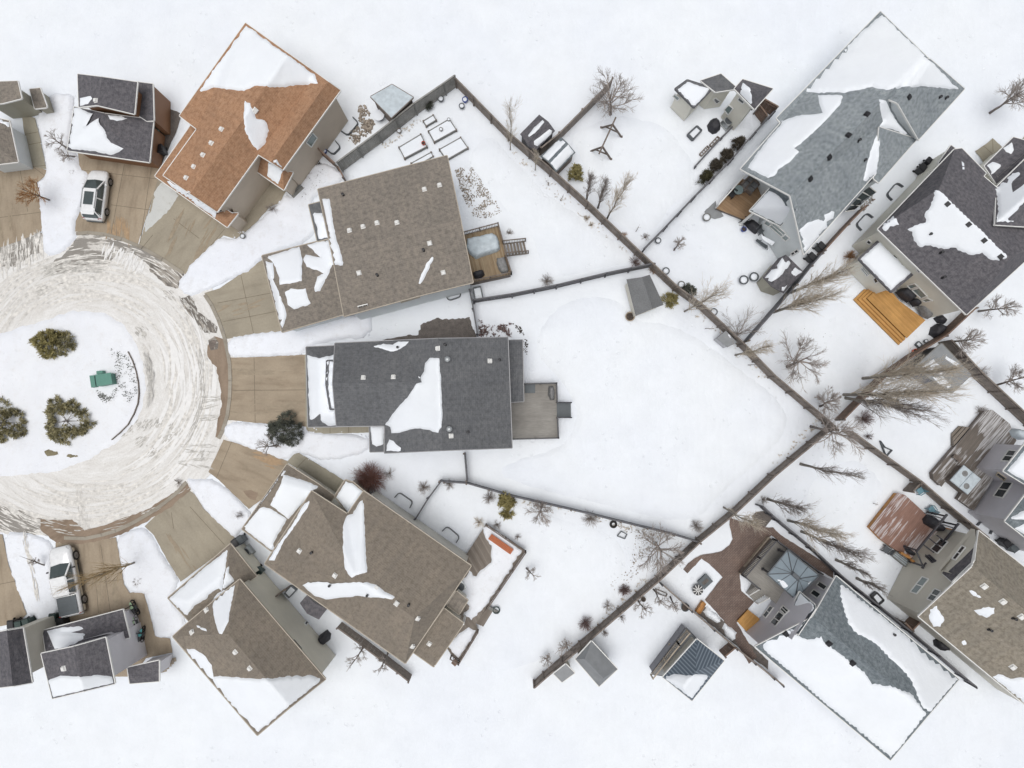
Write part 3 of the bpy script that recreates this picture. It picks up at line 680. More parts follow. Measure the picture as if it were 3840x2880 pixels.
def smear(fr, poly, n, mat, lmin, lmax, wmin, wmax, z, seed, dirn=None, name='tyre_track'):
    """a cluster of thin scuffs: wheel streaks that follow the turning circle, or a given px direction"""
    rnd = random.Random(seed); sp = [Vector(px(fr, *p)) for p in poly]; xs = [p.x for p in sp]; ys = [p.y for p in sp]; mb = MB(); k = t = 0; m = len(sp); o = PS(ICX, ICY, 0)
    while k < n and t < n*30:
        t += 1; q = Vector((rnd.uniform(min(xs), max(xs)), rnd.uniform(min(ys), max(ys)))); c = False
        for i in range(m):
            a, b = sp[i], sp[(i+1)%m]
            if (a.y > q.y) != (b.y > q.y) and q.x < (b.x-a.x)*(q.y-a.y)/(b.y-a.y)+a.x: c = not c
        if not c: continue
        k += 1; p = PS(q.x, q.y, 0)
        if dirn: d = P(fr, *dirn[1])-P(fr, *dirn[0])
        else: r = p-o; d = Vector((-r.y, r.x, 0))
        d.z = 0; d.normalize(); d = Matrix.Rotation(rnd.gauss(0,.09), 3, 'Z')@d; nn = Vector((-d.y, d.x, 0)); L = rnd.uniform(lmin, lmax); w = rnd.uniform(wmin, wmax); cv = rnd.gauss(0,.02)*L-(0 if dirn else L*L/(8*max(3, r.length))); zz = z+.0015*k/n*4
        pts = [(-.5,.08),(-.38,.5),(-.25,.8),(-.12,1),(0,1),(.12,.95),(.25,.8),(.38,.45),(.5,.06)]; A = [p+d*L*u+nn*(cv*(1-4*u*u)+w*v/2*rnd.uniform(.7,1.2))+Vector((0,0,zz)) for u, v in pts]; B = [p+d*L*u+nn*(cv*(1-4*u*u)-w*v/2*rnd.uniform(.7,1.2))+Vector((0,0,zz)) for u, v in pts]
        j = len(mb.v); mb.v += A+B; mb.f += [(j+i, j+9+i, j+10+i, j+1+i) for i in range(8)]
    return struct(mb.build(name, M[mat], None, org=o))
RIGHT = [(1330,450),(1640,320),(1760,600),(1810,850),(1790,1120),(1700,1380),(1560,1560),(1200,1560),(1180,1400),(1330,1200),(1390,900)]
M['scuff'] = pm('dirty_snow_scuff', (.66,.64,.605), .25, 3, .8); M['scuffdark'] = pm('slush_scuff', (.50,.485,.455), .3, 3, .8); M['scuffwhite'] = pm('clean_snow_scuff', (.77,.765,.755), .06, 3, .7)
smear('A1', RIGHT, 70, 'scuff', 2.5, 8, .08, .26, .02, 1); smear('A1', RIGHT, 55, 'scuffwhite', 2.5, 8, .12, .4, .021, 2)
smear('A1', [(1690,560),(1745,560),(1775,800),(1760,1000),(1700,1180),(1640,1330),(1600,1320),(1670,1150),(1725,980),(1735,800)], 60, 'scuffdark', .5, 1.9, .03, .1, .03, 3); smear('A1', [(1520,90),(1600,90),(1740,500),(1700,520)], 26, 'scuff', .5, 1.6, .03, .1, .03, 4)
for i, (a, b) in enumerate((((1740,945),(1915,947)), ((1760,985),(1910,955)), ((1760,1035),(1905,1000)), ((1710,1112),(1890,1105)), ((1755,1142),(1885,1122)), ((1560,1355),(1850,1372)), ((1600,1402),(1850,1430)), ((1570,1482),(1810,1478)), ((1560,1512),(1800,1560)))):
    smear('A1', [(a[0],a[1]-14),(b[0],b[1]-14),(b[0],b[1]+14),(a[0],a[1]+14)], 9, 'scuffdark', .5, 1.5, .03, .09, .03, 10+i, (a, b))
for i, p in enumerate(((1350,1160),(1510,1220),(1230,1325),(1430,1300),(1330,1425),(1755,1450),(1225,375),(1110,1230),(1230,1190),(1470,60),(370,20))):
    smear('A1', [(p[0]-55,p[1]-40),(p[0]+55,p[1]-40),(p[0]+45,p[1]+40),(p[0]-45,p[1]+45)], 20, 'scuffdark', .1, .6, .04, .14, .03, 30+i)
smear('A1', [(1255,540),(1310,640),(1345,800),(1315,1010),(1265,1010),(1285,800),(1240,640)], 90, 'scuffdark', .3, 1.3, .02, .07, .19, 50); smear('A1', [(1180,330),(1290,450),(1300,600),(1240,560)], 16, 'scuff', .2, .7, .03, .08, .03, 51)
smear('A0', [(560,1360),(690,1200),(900,1190),(1280,1330),(1590,1530),(1500,1659),(1270,1470),(1000,1400),(560,1500)], 90, 'scuff', .3, 1.5, .04, .14, .03, 52); smear('A0', [(880,1270),(1000,1290),(1260,1450),(1200,1560),(1000,1430),(880,1400)], 70, 'scuffwhite', .4, 1.2, .05, .16, .034, 53, ((950,1300),(900,1420)))
smear('A0', [(100,1560),(400,1440),(800,1420),(1100,1500),(1400,1659),(0,1659)], 60, 'scuff', 2, 7, .06, .2, .02, 54); smear('A0', [(370,1480),(600,1400),(900,1430),(860,1530),(600,1520),(400,1560)], 80, 'scuffdark', .4, 1.8, .05, .15, .026, 55)
smear('A0', [(-40,1300),(180,1240),(365,1180),(375,1340),(200,1470),(-40,1520)], 90, 'scuffdark', .3, 1.2, .04, .12, .024, 56, ((200,1250),(215,1400))); smear('A0', [(-40,1300),(365,1180),(375,1400),(-40,1560)], 70, 'scuff', .4, 1.6, .05, .2, .03, 57, ((200,1250),(205,1400)))
smear('A2', [(-60,100),(700,0),(1400,0),(1200,260),(900,370),(400,300),(-60,420)], 70, 'scuff', 2, 6, .06, .2, .02, 58); smear('A2', [(-60,200),(340,300),(500,480),(-60,460)], 50, 'scuff', .4, 1.8, .05, .2, .024, 59); smear('A2', [(630,60),(700,60),(800,460),(700,460)], 26, 'scuff', .5, 1.6, .05, .13, .03, 60, ((650,60),(720,460)))
smear('A2', [(330,340),(640,340),(760,440),(720,480),(420,460)], 50, 'scuffdark', .3, 1.2, .04, .12, .03, 61); smear('A2', [(900,400),(1300,240),(1600,40),(1640,70),(1320,290),(960,460)], 70, 'scuffdark', .3, 1.2, .03, .1, .03, 62); smear('A2', [(200,450),(240,450),(360,1000),(320,1000)], 46, 'scuff', .4, 1.4, .05, .14, .262, 63, ((220,450),(340,1000)))
smear('A1', [(1555,90),(1650,60),(1710,200),(1880,335),(1870,395),(1760,385)], 40, 'scuffdark', .2, .8, .05, .15, .03, 64); smear('A1', [(-40,0),(700,-60),(1200,100),(1100,230),(600,130),(-40,330)], 60, 'scuff', 2, 7, .06, .2, .02, 65)
# gutter and kerb round the turning circle
struct(sheet('gutter', 'A1', [(1850,415),(1955,450),(1985,600),(2005,740),(2005,900),(1975,1130),(1905,1300),(1860,1290),(1880,1150),(1915,1000),(1895,830),(1870,690),(1790,590),(1790,500)], .034, M['wet'], 5, 3, 1.6))
struct(sheet('gutter', 'A2', [(350,345),(620,345),(730,430),(920,385),(1280,250),(1540,80),(1600,10),(1650,80),(1480,230),(1250,370),(1000,490),(720,550),(490,545),(360,440)], .034, M['wet'], 6, 4, .6))
struct(sheet('puddle', 'A1', [(1800,450),(1850,420),(1890,470),(1880,530),(1820,540)], .04, M['asphalt2'], 3, 4))
struct(sheet('puddle', 'A2', [(2100,90),(2170,85),(2230,110),(2210,180),(2160,165)], .034, M['wet'], 4, 5))
def curve_bar(name, fr, pts, w, h, z, mat):
    q = [P(fr, x, y, z) for x, y in pts]; mb = MB()
    for a, b in zip(q, q[1:]): mb.bar(a, b+(b-a)*.02, w, h)
    return struct(mb.build(name, M[mat], None, org=q[0]))
curve_bar('kerb', 'A1', [(1770,60),(1830,150),(1890,280),(1940,430),(1965,540),(1985,660),(1990,800),(1985,950),(1965,1100),(1925,1230),(1890,1300)], .3, .12, .03, 'gutterc')
curve_bar('kerb', 'A2', [(1610,20),(1530,110),(1420,200),(1290,290),(1150,370),(1000,440),(880,475),(740,505),(560,500)], .3, .12, .03, 'gutterc')
curve_bar('kerb', 'A0', [(660,1190),(760,1180),(900,1195),(1050,1235),(1230,1310),(1400,1410),(1580,1530)], .3, .1, .03, 'gutterc')
curve_bar('kerb', 'A1', [(1110,550),(1150,630),(1180,720),(1200,820),(1205,910),(1195,1000),(1160,1090),(1110,1180),(1040,1250),(970,1310)], .06, .28, .16, 'timber')
# island in the turning circle
struct(pillow('snow_island', 'A1', [(-500,420),(0,390),(330,290),(640,190),(900,210),(1080,320),(1180,480),(1240,640),(1260,830),(1240,1010),(1160,1180),(1020,1330),(800,1470),(480,1590),(0,1630),(-500,1640)], .16, M['island'], None, None, 9, 14, 4, edge=.7, rough=.02, grid=16))
struct(pillow('grass_patch', 'A1', [(385,1405),(430,1385),(520,1410),(530,1440),(600,1420),(700,1435),(705,1465),(620,1478),(520,1450),(400,1465)], .2, M['grassy'], None, None, 4, 8, 5, edge=.2, grid=10))
# driveways and walks
def drive(fr, pts, mat='drive', d=((0,0),(1,0)), z=.028, amp=2.0, name='driveway', seed=1, joints=()):
    o = struct(sheet(name, fr, pts, z, M[mat], amp, seed, ang(fr, *d)))
    for a, b in joints:
        A, B = P(fr, *a, z+.004), P(fr, *b, z+.004); q = MB(); n = (B-A).normalized(); n = Vector((-n.y, n.x, 0))*.022; q.add([A-n, B-n, B+n, A+n], [(0,1,2,3)]); struct(q.build('joint', M['joint'], None, org=A))
    return o
drive('A0', [(-150,600),(170,575),(300,600),(400,640),(395,690),(320,745),(335,830),(372,1160),(200,1240),(0,1310),(-150,1340)], 'drive', ((0,600),(60,1200)), joints=(((-80,1060),(345,1005)), ((170,620),(240,1000)), ((270,600),(390,690))))
drive('A0', [(185,150),(300,190),(340,330),(400,630),(270,612),(220,400)], 'path', ((200,200),(300,600)), name='walkway', z=.034, joints=(((225,330),(330,310)), ((250,420),(355,400)), ((268,610),(398,600))))
drive('A0', [(670,470),(1310,560),(1400,620),(1340,800),(1280,1000),(1190,1280),(900,1200),(650,1170),(655,1080),(740,900),(770,700),(690,630)], 'drive', ((1000,600),(900,1150)), seed=2, joints=(((700,640),(1350,715)), ((960,940),(1300,985)), ((1075,590),(960,1190)), ((1310,600),(1210,1270))))
drive('A0', [(1330,60),(1570,150),(1530,290),(1380,620),(1330,560)], 'gravel', name='side_yard', z=.02)
drive('A0', [(1350,680),(1450,690),(1900,1010),(2060,1020),(2212,700),(2480,800),(2420,920),(2330,960),(2212,1095),(2050,1235),(1930,1205),(1850,1270),(1720,1400),(1600,1540),(1230,1310),(1200,1280),(1290,1000)], 'drive2', ((1800,1000),(1400,1450)), z=.024, seed=3, joints=(((1230,1310),(1320,1200)), ((1500,1060),(1720,1230)), ((1940,1150),(1620,1530))))
struct(pillow('ice_patch', 'A0', [(1400,740),(1450,760),(1545,860),(1470,980),(1350,1100),(1240,1190),(1250,1080),(1310,960),(1330,830)], .03, M['icegrey'], None, None, 6, 9, 6, edge=.4, grid=8, z0=.03))
drive('A1', [(1765,45),(1900,0),(2275,-250),(2445,385),(2200,395),(1960,440),(1910,290),(1840,160)], 'drive2', ((1800,200),(2350,50)), seed=4, joints=(((2080,-120),(2190,390)), ((1880,130),(2360,40)), ((1930,290),(2400,200))))
drive('A1', [(1985,600),(2212,597),(2660,575),(2680,1200),(2212,1165),(1960,1140),(2000,900),(2005,740)], 'drive', ((2000,800),(2600,790)), seed=5, joints=(((2195,597),(2205,1165)), ((2010,885),(2660,880))))
drive('B1', [(420,575),(450,572),(470,1200),(985,1185),(975,1250),(480,1262),(430,1220)], 'path', ((430,600),(440,1200)), name='walkway', z=.036, joints=(((640,1195),(640,1255)), ((800,1190),(800,1252)), ((445,1205),(455,1258))))
drive('A1', [(1800,1590),(1930,1310),(2212,1390),(2500,1500),(2310,1790),(2150,1910),(1890,1660)], 'drive', ((1900,1450),(2400,1650)), seed=6, joints=(((2000,1330),(1870,1640)),))
drive('B1', [(262,1505),(335,1432),(372,1425),(720,1635),(765,1670),(690,1800),(500,1650)], 'path', ((300,1450),(700,1700)), name='walkway', z=.04, joints=(((360,1545),(440,1465)),))
drive('A2', [(1250,400),(1600,60),(1690,130),(1760,250),(1900,375),(2035,505),(1980,570),(1560,880),(1450,700),(1330,480)], 'drive2', ((1450,200),(1800,700)), seed=7, joints=(((1640,230),(1940,560)), ((1480,280),(1500,420))))
drive('A2', [(480,540),(720,540),(1000,495),(1030,640),(1070,900),(1120,975),(1240,968),(1280,1100),(1340,1350),(1470,1370),(1490,1490),(1260,1540),(1150,1700),(500,1700),(480,1240),(540,1100),(470,800)], 'drive', ((800,550),(850,1100)), seed=8, joints=(((870,560),(960,1180)), ((700,900),(1060,860)), ((830,860),(850,1150))))
drive('A2', [(-150,460),(20,470),(70,720),(230,1160),(140,1240),(-150,1290)], 'drive', ((0,500),(60,1100)), seed=9, joints=(((-100,920),(150,870)),))
drive('D0', [(1790,475),(1870,425),(1940,365),(2025,440),(2015,500),(1880,610),(1840,540)], 'path', ((1800,480),(1950,560)), z=.03, joints=(((1860,430),(1940,500)), ((1940,370),(1945,480))))
drive('D0', [(2170,400),(2300,260),(2400,330),(2212,440)], 'path', ((1800,480),(1950,560)), z=.03)
M['stain'] = pm('damp_stain', (.29,.235,.165), .15, 3, .6); M['stain2'] = pm('rust_stain', (.36,.25,.15), .15, 3, .7)
for i, (fr, poly, n, m, d) in enumerate((('A0', [(1560,1000),(1700,1100),(1560,1350),(1430,1330)], 16, 'stain', ((1640,1040),(1500,1330))), ('A0', [(1800,1090),(1900,1150),(1720,1380),(1640,1420)], 14, 'stain', ((1850,1100),(1680,1400))), ('A0', [(950,1080),(1150,1120),(1120,1240),(900,1180)], 22, 'stain2', ((1000,1090),(1000,1200))), ('A1', [(2030,700),(2600,690),(2600,740),(2030,750)], 14, 'stain', ((2030,720),(2600,715))), ('A1', [(2030,960),(2600,960),(2600,1080),(2030,1080)], 16, 'stain', ((2030,1000),(2600,1000))),
  ('A2', [(1560,560),(1720,760),(1680,800),(1420,480)], 10, 'stain', ((1500,500),(1700,780))), ('A2', [(840,820),(900,820),(900,1120),(840,1120)], 12, 'stain', ((860,820),(870,1120))), ('A2', [(980,860),(1030,860),(1030,1120),(980,1120)], 10, 'stain', ((1000,860),(1010,1120))), ('A1', [(2250,1420),(2450,1480),(2350,1560),(2200,1480)], 20, 'stain2', ((2250,1420),(2450,1490))), ('A0', [(-80,640),(60,640),(140,1200),(0,1240)], 14, 'stain', ((0,640),(80,1200))), ('A1', [(1900,120),(2300,20),(2350,160),(1950,260)], 10, 'stain', ((1900,180),(2330,60))))):
    smear(fr, poly, n, m, .5, 2.2, .06, .24, .036, 80+i, d, 'driveway_stain')
# garden beds, patios, gravel
struct(pillow('gravel_bed', 'B1', [(1090,450),(1250,420),(1400,405),(1420,320),(1560,262),(1700,270),(1840,252),(1900,400),(1915,450),(1500,520)], .05, M['gravel'], None, None, 6, 7, 7, edge=.3, rough=.03, grid=9))
struct(sheet('paver_patio', 'Z6', [(700,85),(900,150),(1100,185),(1230,225),(1340,230),(1450,340),(1850,590),(2230,830),(2230,980),(1900,800),(1320,350),(1270,380),(840,900),(870,1170),(1060,1330),(800,1640),(1100,2150),(980,2250),(600,1600),(330,1300),(590,970),(500,870),(390,770),(280,690),(70,910),(10,850),(80,760),(180,680),(300,630),(450,610),(580,580),(690,490),(740,400),(715,290),(690,190)], .03, M['pavers'], 2, 3, ang('Z6', (700,600), (1200,100))))
struct(sheet('gravel_strip', 'Z6', [(1020,70),(1090,0),(1215,-10),(1330,95),(1225,222),(1100,185)], .026, M['gravel'], 3, 4))
struct(sheet('gravel_strip', 'C2', [(1600,1150),(1660,1090),(1990,1350),(2212,1560),(2212,1640),(1900,1400)], .026, M['gravel'], 4, 4))
struct(sheet('stone_patio', 'C0', [(1660,1000),(1760,905),(1770,960),(1830,1040),(1750,1062),(1700,1050)], .02, M['flatgrey'], 3, 4))
# banks of shovelled snow between the driveways, drifts in the yards
BANKS = [('A0', [(400,-20),(640,-20),(640,90),(590,470),(675,500),(690,625),(770,660),(755,800),(715,950),(655,1080),(650,1170),(680,1215),(560,1350),(380,1400),(362,1160),(335,850),(315,760),(392,692),(402,620),(345,330),(310,170)]),
 ('B0', [(-690,1620),(-600,1530),(-560,1450),(-400,1300),(-300,1215),(-200,1245),(-100,1190),(0,1095),(200,925),(250,850),(320,880),(420,690),(540,560),(720,640),(790,720),(560,800),(470,940),(540,1230),(70,1375),(-20,1500),(-200,1570),(-440,1690),(-600,1740)]),
 ('B1', [(-255,435),(0,385),(220,375),(720,260),(1000,190),(1000,420),(700,450),(430,505),(440,578),(0,597),(-235,607)]),
 ('B1', [(-262,1150),(0,1168),(430,1172),(450,1255),(980,1268),(985,1420),(600,1500),(400,1430),(340,1425),(262,1500),(0,1400),(-285,1305)]),
 ('A2', [(1600,5),(1640,-20),(1890,0),(2145,250),(2190,350),(2095,430),(2030,510),(1900,382),(1760,252),(1695,130)]),
 ('A2', [(1003,500),(1120,440),(1250,402),(1330,490),(1400,660),(1555,850),(1510,950),(1465,1020),(1640,1235),(1500,1355),(1360,1368),(1330,1320),(1285,1060),(1255,972),(1140,972),(1070,890),(1030,640)]),
 ('A2', [(30,440),(250,450),(470,545),(450,760),(495,960),(520,1130),(490,1255),(370,1310),(340,1200),(230,1150),(70,720)])]
for _i, (_f, _p) in enumerate(BANKS): struct(pillow('snow_bank', _f, chaikin(_p, 1), .24, M['bank'], None, None, 5, 10, 30+_i, edge=.35, rough=.05, grid=13))
DRIFTS = [('C1', [(150,500),(430,90),(900,70),(1060,300),(1400,310),(1750,540),(2212,880),(2440,1150),(2150,1500),(1800,1770),(1640,1980),(1400,2020),(700,1850),(0,1680),(-150,1540),(460,1380),(560,1150),(540,960),(420,800)], .25),
 ('C0', [(-420,560),(-200,300),(0,540),(300,860),(640,1080),(1000,1340),(1060,1430),(700,1500),(350,1590),(230,1420),(180,1150),(-50,1000),(-250,700)], .2),
 ('C0', [(480,340),(900,150),(1350,250),(1560,580),(1590,680),(1570,820),(1350,960),(1300,1080),(1200,1150),(1000,1180),(700,900),(600,500)], .22),
 ('C2', [(150,260),(600,380),(900,480),(1000,700),(950,1000),(700,1300),(300,1500),(60,1650),(-500,1650),(-330,1200),(100,800)], .12),
 ('D1', [(100,250),(400,150),(700,100),(1100,500),(1150,620),(700,850),(300,1000),(130,900),(100,600)], .14), ('D2', [(250,120),(700,-250),(1050,60),(900,350),(960,560),(1100,780),(900,900),(560,480)], .14)]
for _i, (_f, _p, _t) in enumerate(DRIFTS): struct(pillow('snow_drift', _f, chaikin(_p, 2), _t*.62, M['snow'], None, None, 7, 20, 60+_i, edge=1.5, rough=.035, grid=17, z0=-.03))
# ------------------------------------------------------------------ houses
EAVE[0] = 'eavetan'
# taupe roofed bungalow left of centre, above the listed lot
h = House('house', 'long house with a taupe brown shingle roof beside the deck with the tarp covered table', 'house', P('B0', 1200, 1200))
h.block('B0', [(535,805,5.1),(1650,515,5.1),(1875,1610,5.1),(1410,1725,5.1),(760,1902,5.1),(655,1352,7.1),(1765,1062,7.1)], [(0,1,6,5),(5,6,2,3,4)], [0,1,6,2,3,4,5], 'taupe', 'white')
h.block('B0', [(50,1380,3.1),(660,1222,3.1),(780,1880,3.2),(225,2039,3.1),(200,1690,4.5),(700,1560,4.7)], [(0,1,5,4),(4,5,2,3),(3,0,4)], [0,1,2,3], 'taupe', 'white')
h.block('B0', [(455,940,3.3),(550,915,3.5),(645,1225,3.5),(530,1255,3.3)], [(0,1,2,3)], [0,1,2,3], 'charcoal', 'white', .1)
h.block('B1', [(1235,45,3.2),(1400,5,3.5),(1415,75,3.3),(1252,122,3.0)], [(0,1,2,3)], [0,1,2,3], 'taupe', 'white', .15)
for p in ([(570,890),(635,885),(665,1080),(700,1250),(760,1440),(750,1465),(660,1460),(600,1600),(560,1690),(510,1700),(500,1659),(530,1560),(585,1530),(440,1475),(405,1410),(430,1370),(555,1395),(480,1320),(440,1285),(640,1228),(600,1030)], [(85,1390),(375,1298),(400,1430),(395,1600),(205,1630),(200,1570),(150,1440)], [(80,1425),(145,1440),(160,1600),(260,1850),(270,1900),(225,2010),(160,1830),(110,1620)], [(1540,1370),(1520,1440),(1450,1590),(1405,1650),(1395,1640),(1420,1560),(1475,1440)], [(480,1005),(575,1010),(640,1220),(540,1235),(525,1150)]): h.snow('B0', p)
h.snow('B1', [(250,40),(300,0),(360,10),(430,0),(480,120),(500,140),(430,165),(330,190),(270,150)])
h.vents('B0', [(808,1163),(925,1130),(1046,1098),(1218,1096),(1455,808),(1586,772),(1500,1272),(1618,1525),(890,1528)])
h.vents('B0', [(1450,1335),(1050,1550),(756,858)], 'pipe', 'black')
h.well('B1', (1060,150), (1220,120), .6, -1); h.well('B1', (1640,60), (1760,20), .6, -1)
h.window('B1', [(880,155),(960,135),(975,190),(895,212)], mull=1)
EAVE[0] = 'eavegrey'
# the listed house in the middle
h = House('house', 'charcoal roofed house in the middle, ahead of the wide tan driveway', 'house', P('B1', 1300, 900))
h.block('B1', [(1575,438,8.0),(1612,1402,8.0),(2175,428,5.1),(2212,1380,5.1),(1440,812,7.05),(664,826,7.05),(683,478,5.1),(697,1195,5.1),(1112,1190,5.1),(1110,1425,5.1),(1190,455,5.1)],
  [(0,1,3,2),(0,10,4),(0,4,1),(4,8,1),(8,9,1),(6,10,4,5),(5,4,8,7)], [6,10,0,2,3,1,9,8,7,5], 'charcoal', 'grey')
h.block('B1', [(433,510,3.0),(680,500,3.0),(700,1197,3.0),(450,1200,3.0),(545,606,3.9),(560,1090,3.9),(690,600,4.0),(705,1090,4.0)], [(0,1,6,4),(0,4,5,3),(3,5,7,2),(4,6,7,5)], [0,1,2,3], 'charcoal', 'grey', .3)
h.block('B1', [(612,628,4.5),(605,832,5.2),(640,1048,4.5),(720,625,4.5),(712,832,5.2),(738,1042,4.5)], [(0,3,4,1),(1,4,5,2)], [0,3,4,5,2,1], 'charcoal', 'grey', .06, 3.6, gut='darktrim')
h.block('B1', [(980,1190,3.6),(1112,1190,3.6),(1110,1413,3.0),(985,1416,3.0)], [(0,1,2,3)], [0,1,2,3], 'charcoal', 'grey', .2)
h.block('B1', [(2182,452,3.5),(2302,450,3.0),(2312,978,3.0),(2195,986,3.5)], [(0,1,2,3)], [0,1,2,3], 'charcoal', 'grey', .2)
h.snow('B1', [(442,575),(540,608),(678,572),(680,622),(630,628),(608,830),(640,1050),(695,1052),(692,1188),(620,1190),(570,1160),(552,1092),(465,1155),(450,900)], .16)
h.snow('B1', [(635,636),(676,636),(668,830),(688,1040),(648,1040),(620,850)], .1)
h.snow('B1', [(990,505),(1100,480),(1180,485),(1230,462),(1325,460),(1290,500),(1220,545),(1160,552)], .1)
h.snow('B1', [(1345,712),(1420,772),(1415,785),(1350,730)], .06, 1.5)
h.snow('B1', [(1500,602),(1585,605),(1600,790),(1612,1120),(1600,1200),(1575,1255),(1500,1230),(1420,1215),(1330,1222),(1240,1250),(1170,1255),(1160,1200),(1115,1180),(1200,1060),(1320,930),(1385,825),(1430,815),(1420,770),(1450,720),(1460,650)], .2, 2.5)
h.snow('B1', [(988,1193),(1105,1193),(1102,1355),(1040,1370),(1000,1350)], .14); h.snow('B1', [(1150,1308),(1190,1320),(1210,1350),(1255,1380),(1250,1408),(1125,1410),(1130,1360)], .12)
h.vents('B1', [(928,775),(1187,770),(1573,522),(1685,1278),(2020,630)]); h.vents('B1', [(1657,618),(1673,1218)], 'turbine', 'steel', .3); h.vents('B1', [(1228,515),(2105,622),(1635,490),(1832,1244)], 'pipe', 'black')
EAVE[0] = 'eavetan'
# brown roofed house below the listed house
h = House('house', 'big brown roofed house below the middle one, with a V of snow on its roof', 'house', P('B2', 900, 800))
h.block('B2', [(480,95,5.0),(790,295,5.0),(930,95,5.0),(1858,742,5.0),(1290,1585,5.0),(75,725,5.0),(890,870,7.4),(1370,1190,7.2)], [(2,3,7,6),(3,4,7),(4,5,6,7),(5,0,6),(0,1,6),(1,2,6)], [0,1,2,3,4,5], 'brown', 'ivory')
h.block('B2', [(267,-136,3.0),(545,40,3.0),(680,140,3.0),(300,640,3.0),(130,614,3.0),(-122,424,3.0),(180,20,3.9),(10,260,3.9)], [(0,1,2,6),(0,6,7,5),(5,7,4),(6,2,3,7),(7,3,4)], [0,2,3,4,5], 'brown', 'ivory')
h.block('B2', [(680,138,3.4),(770,0,3.3),(840,20,3.3),(935,100,3.5),(795,300,3.6)], [(0,1,2,3,4)], [0,1,2,3,4], 'brown', 'ivory', .2)
h.block('B2', [(1625,1110,3.4),(1795,1240,3.0),(1535,1615,3.0),(1360,1490,3.4)], [(0,1,2,3)], [0,1,2,3], 'brown', 'ivory', .3)
h.block('B2', [(1730,960,2.6),(1830,1040,2.4),(1755,1160,2.4),(1650,1085,2.6)], [(0,1,2,3)], [0,1,2,3], 'taupe', 'ivory', .15)
for p in ([(918,145),(930,200),(945,480),(965,800),(900,815),(825,848),(765,770),(750,600),(750,390),(785,310),(835,290)], [(400,908),(450,885),(620,882),(660,900),(820,885),(960,880),(1040,900),(1115,960),(1205,1010),(1180,1030),(1080,1020),(880,1005),(700,1020),(600,1035),(500,1000)], [(480,165),(455,220),(330,410),(240,530),(160,695),(108,695),(180,570),(300,400),(420,200)], [(235,-50),(480,20),(550,60),(500,90),(280,340),(120,215),(200,60)], [(40,235),(120,240),(270,340),(150,550),(165,600),(125,600),(-115,420)], [(690,150),(775,10),(830,25),(925,100),(800,290)], [(240,-110),(262,-80),(60,190),(-95,420),(-118,415),(60,130)]): h.snow('B2', p)
h.vents('B2', [(375,614),(682,826),(1214,1068),(1395,1195),(1497,1415),(1350,1435),(1040,932)]); h.vents('B2', [(642,908),(966,992),(1322,1075),(485,625)], 'pipe', 'black')
h.well('B2', (1200,150), (1330,240), .6, 1); h.well('B2', (1610,440), (1730,540), .6, 1); h.well('B2', (1760,960), (1840,850), .5, -1); h.post('B2', [(1790,1245),(1540,1600)], 3.0)
h.window('B2', [(1050,190),(1150,260),(1135,280),(1035,210)], mull=1)
# lower left brown house
h = House('house', 'brown roofed house with a long cream side wall, at the bottom edge', 'house', P('B2', 100, 1400))
h.block('A2', [(1620,1237,5.3),(2070,858,5.3),(2810,1722,5.3),(2510,1961,7.4),(2223,2206,5.3),(1492,1352,5.3),(1970,1330,7.4)], [(1,2,3,6),(1,6,0),(0,6,5),(5,6,3,4)], [0,1,2,3,4,5], 'brown', 'cream')
h.block('A2', [(1990,552,3.1),(2215,832,3.1),(2070,930,3.4),(1670,1260,3.4),(1450,1020,3.1),(1960,800,4.0),(1640,1050,4.0)], [(0,1,2,5),(0,5,6,4),(4,6,3),(5,2,3,6)], [0,1,2,3,4], 'brown', 'cream')
for p in ([(1975,590),(1950,740),(1915,960),(1890,935),(1800,990),(1790,1020),(1680,1090),(1600,1185),(1460,1025),(1700,810)], [(1995,685),(2050,720),(2075,800),(2060,850),(1990,900),(1920,955),(1950,780)], [(2030,905),(2000,1080),(1975,1220),(1920,1335),(1890,1330),(1860,1230),(1840,1140),(1835,1050),(1880,980)], [(1650,1238),(1740,1270),(1850,1305),(1840,1322),(1740,1295)], [(1610,1455),(1680,1460),(1760,1510),(1830,1600),(1850,1720),(1740,1690),(1640,1540)]): h.snow('A2', p)
h.snow('A2', [(1765,1715),(1900,1690),(2000,1700),(2250,1720),(2500,1695),(2700,1690),(2790,1722),(2510,1945),(2230,2180),(1950,1890)], .2, 6)
h.vents('A2', [(1785,1125),(2035,1485),(2160,1625),(1660,1315)]); h.window('B2', [(325,1385),(390,1460),(375,1475),(312,1400)], mull=1, frame='darktrim')
h.window('B2', [(440,1210),(455,1230),(430,1260),(415,1240)], mull=0)
EAVE[0] = 'trim'
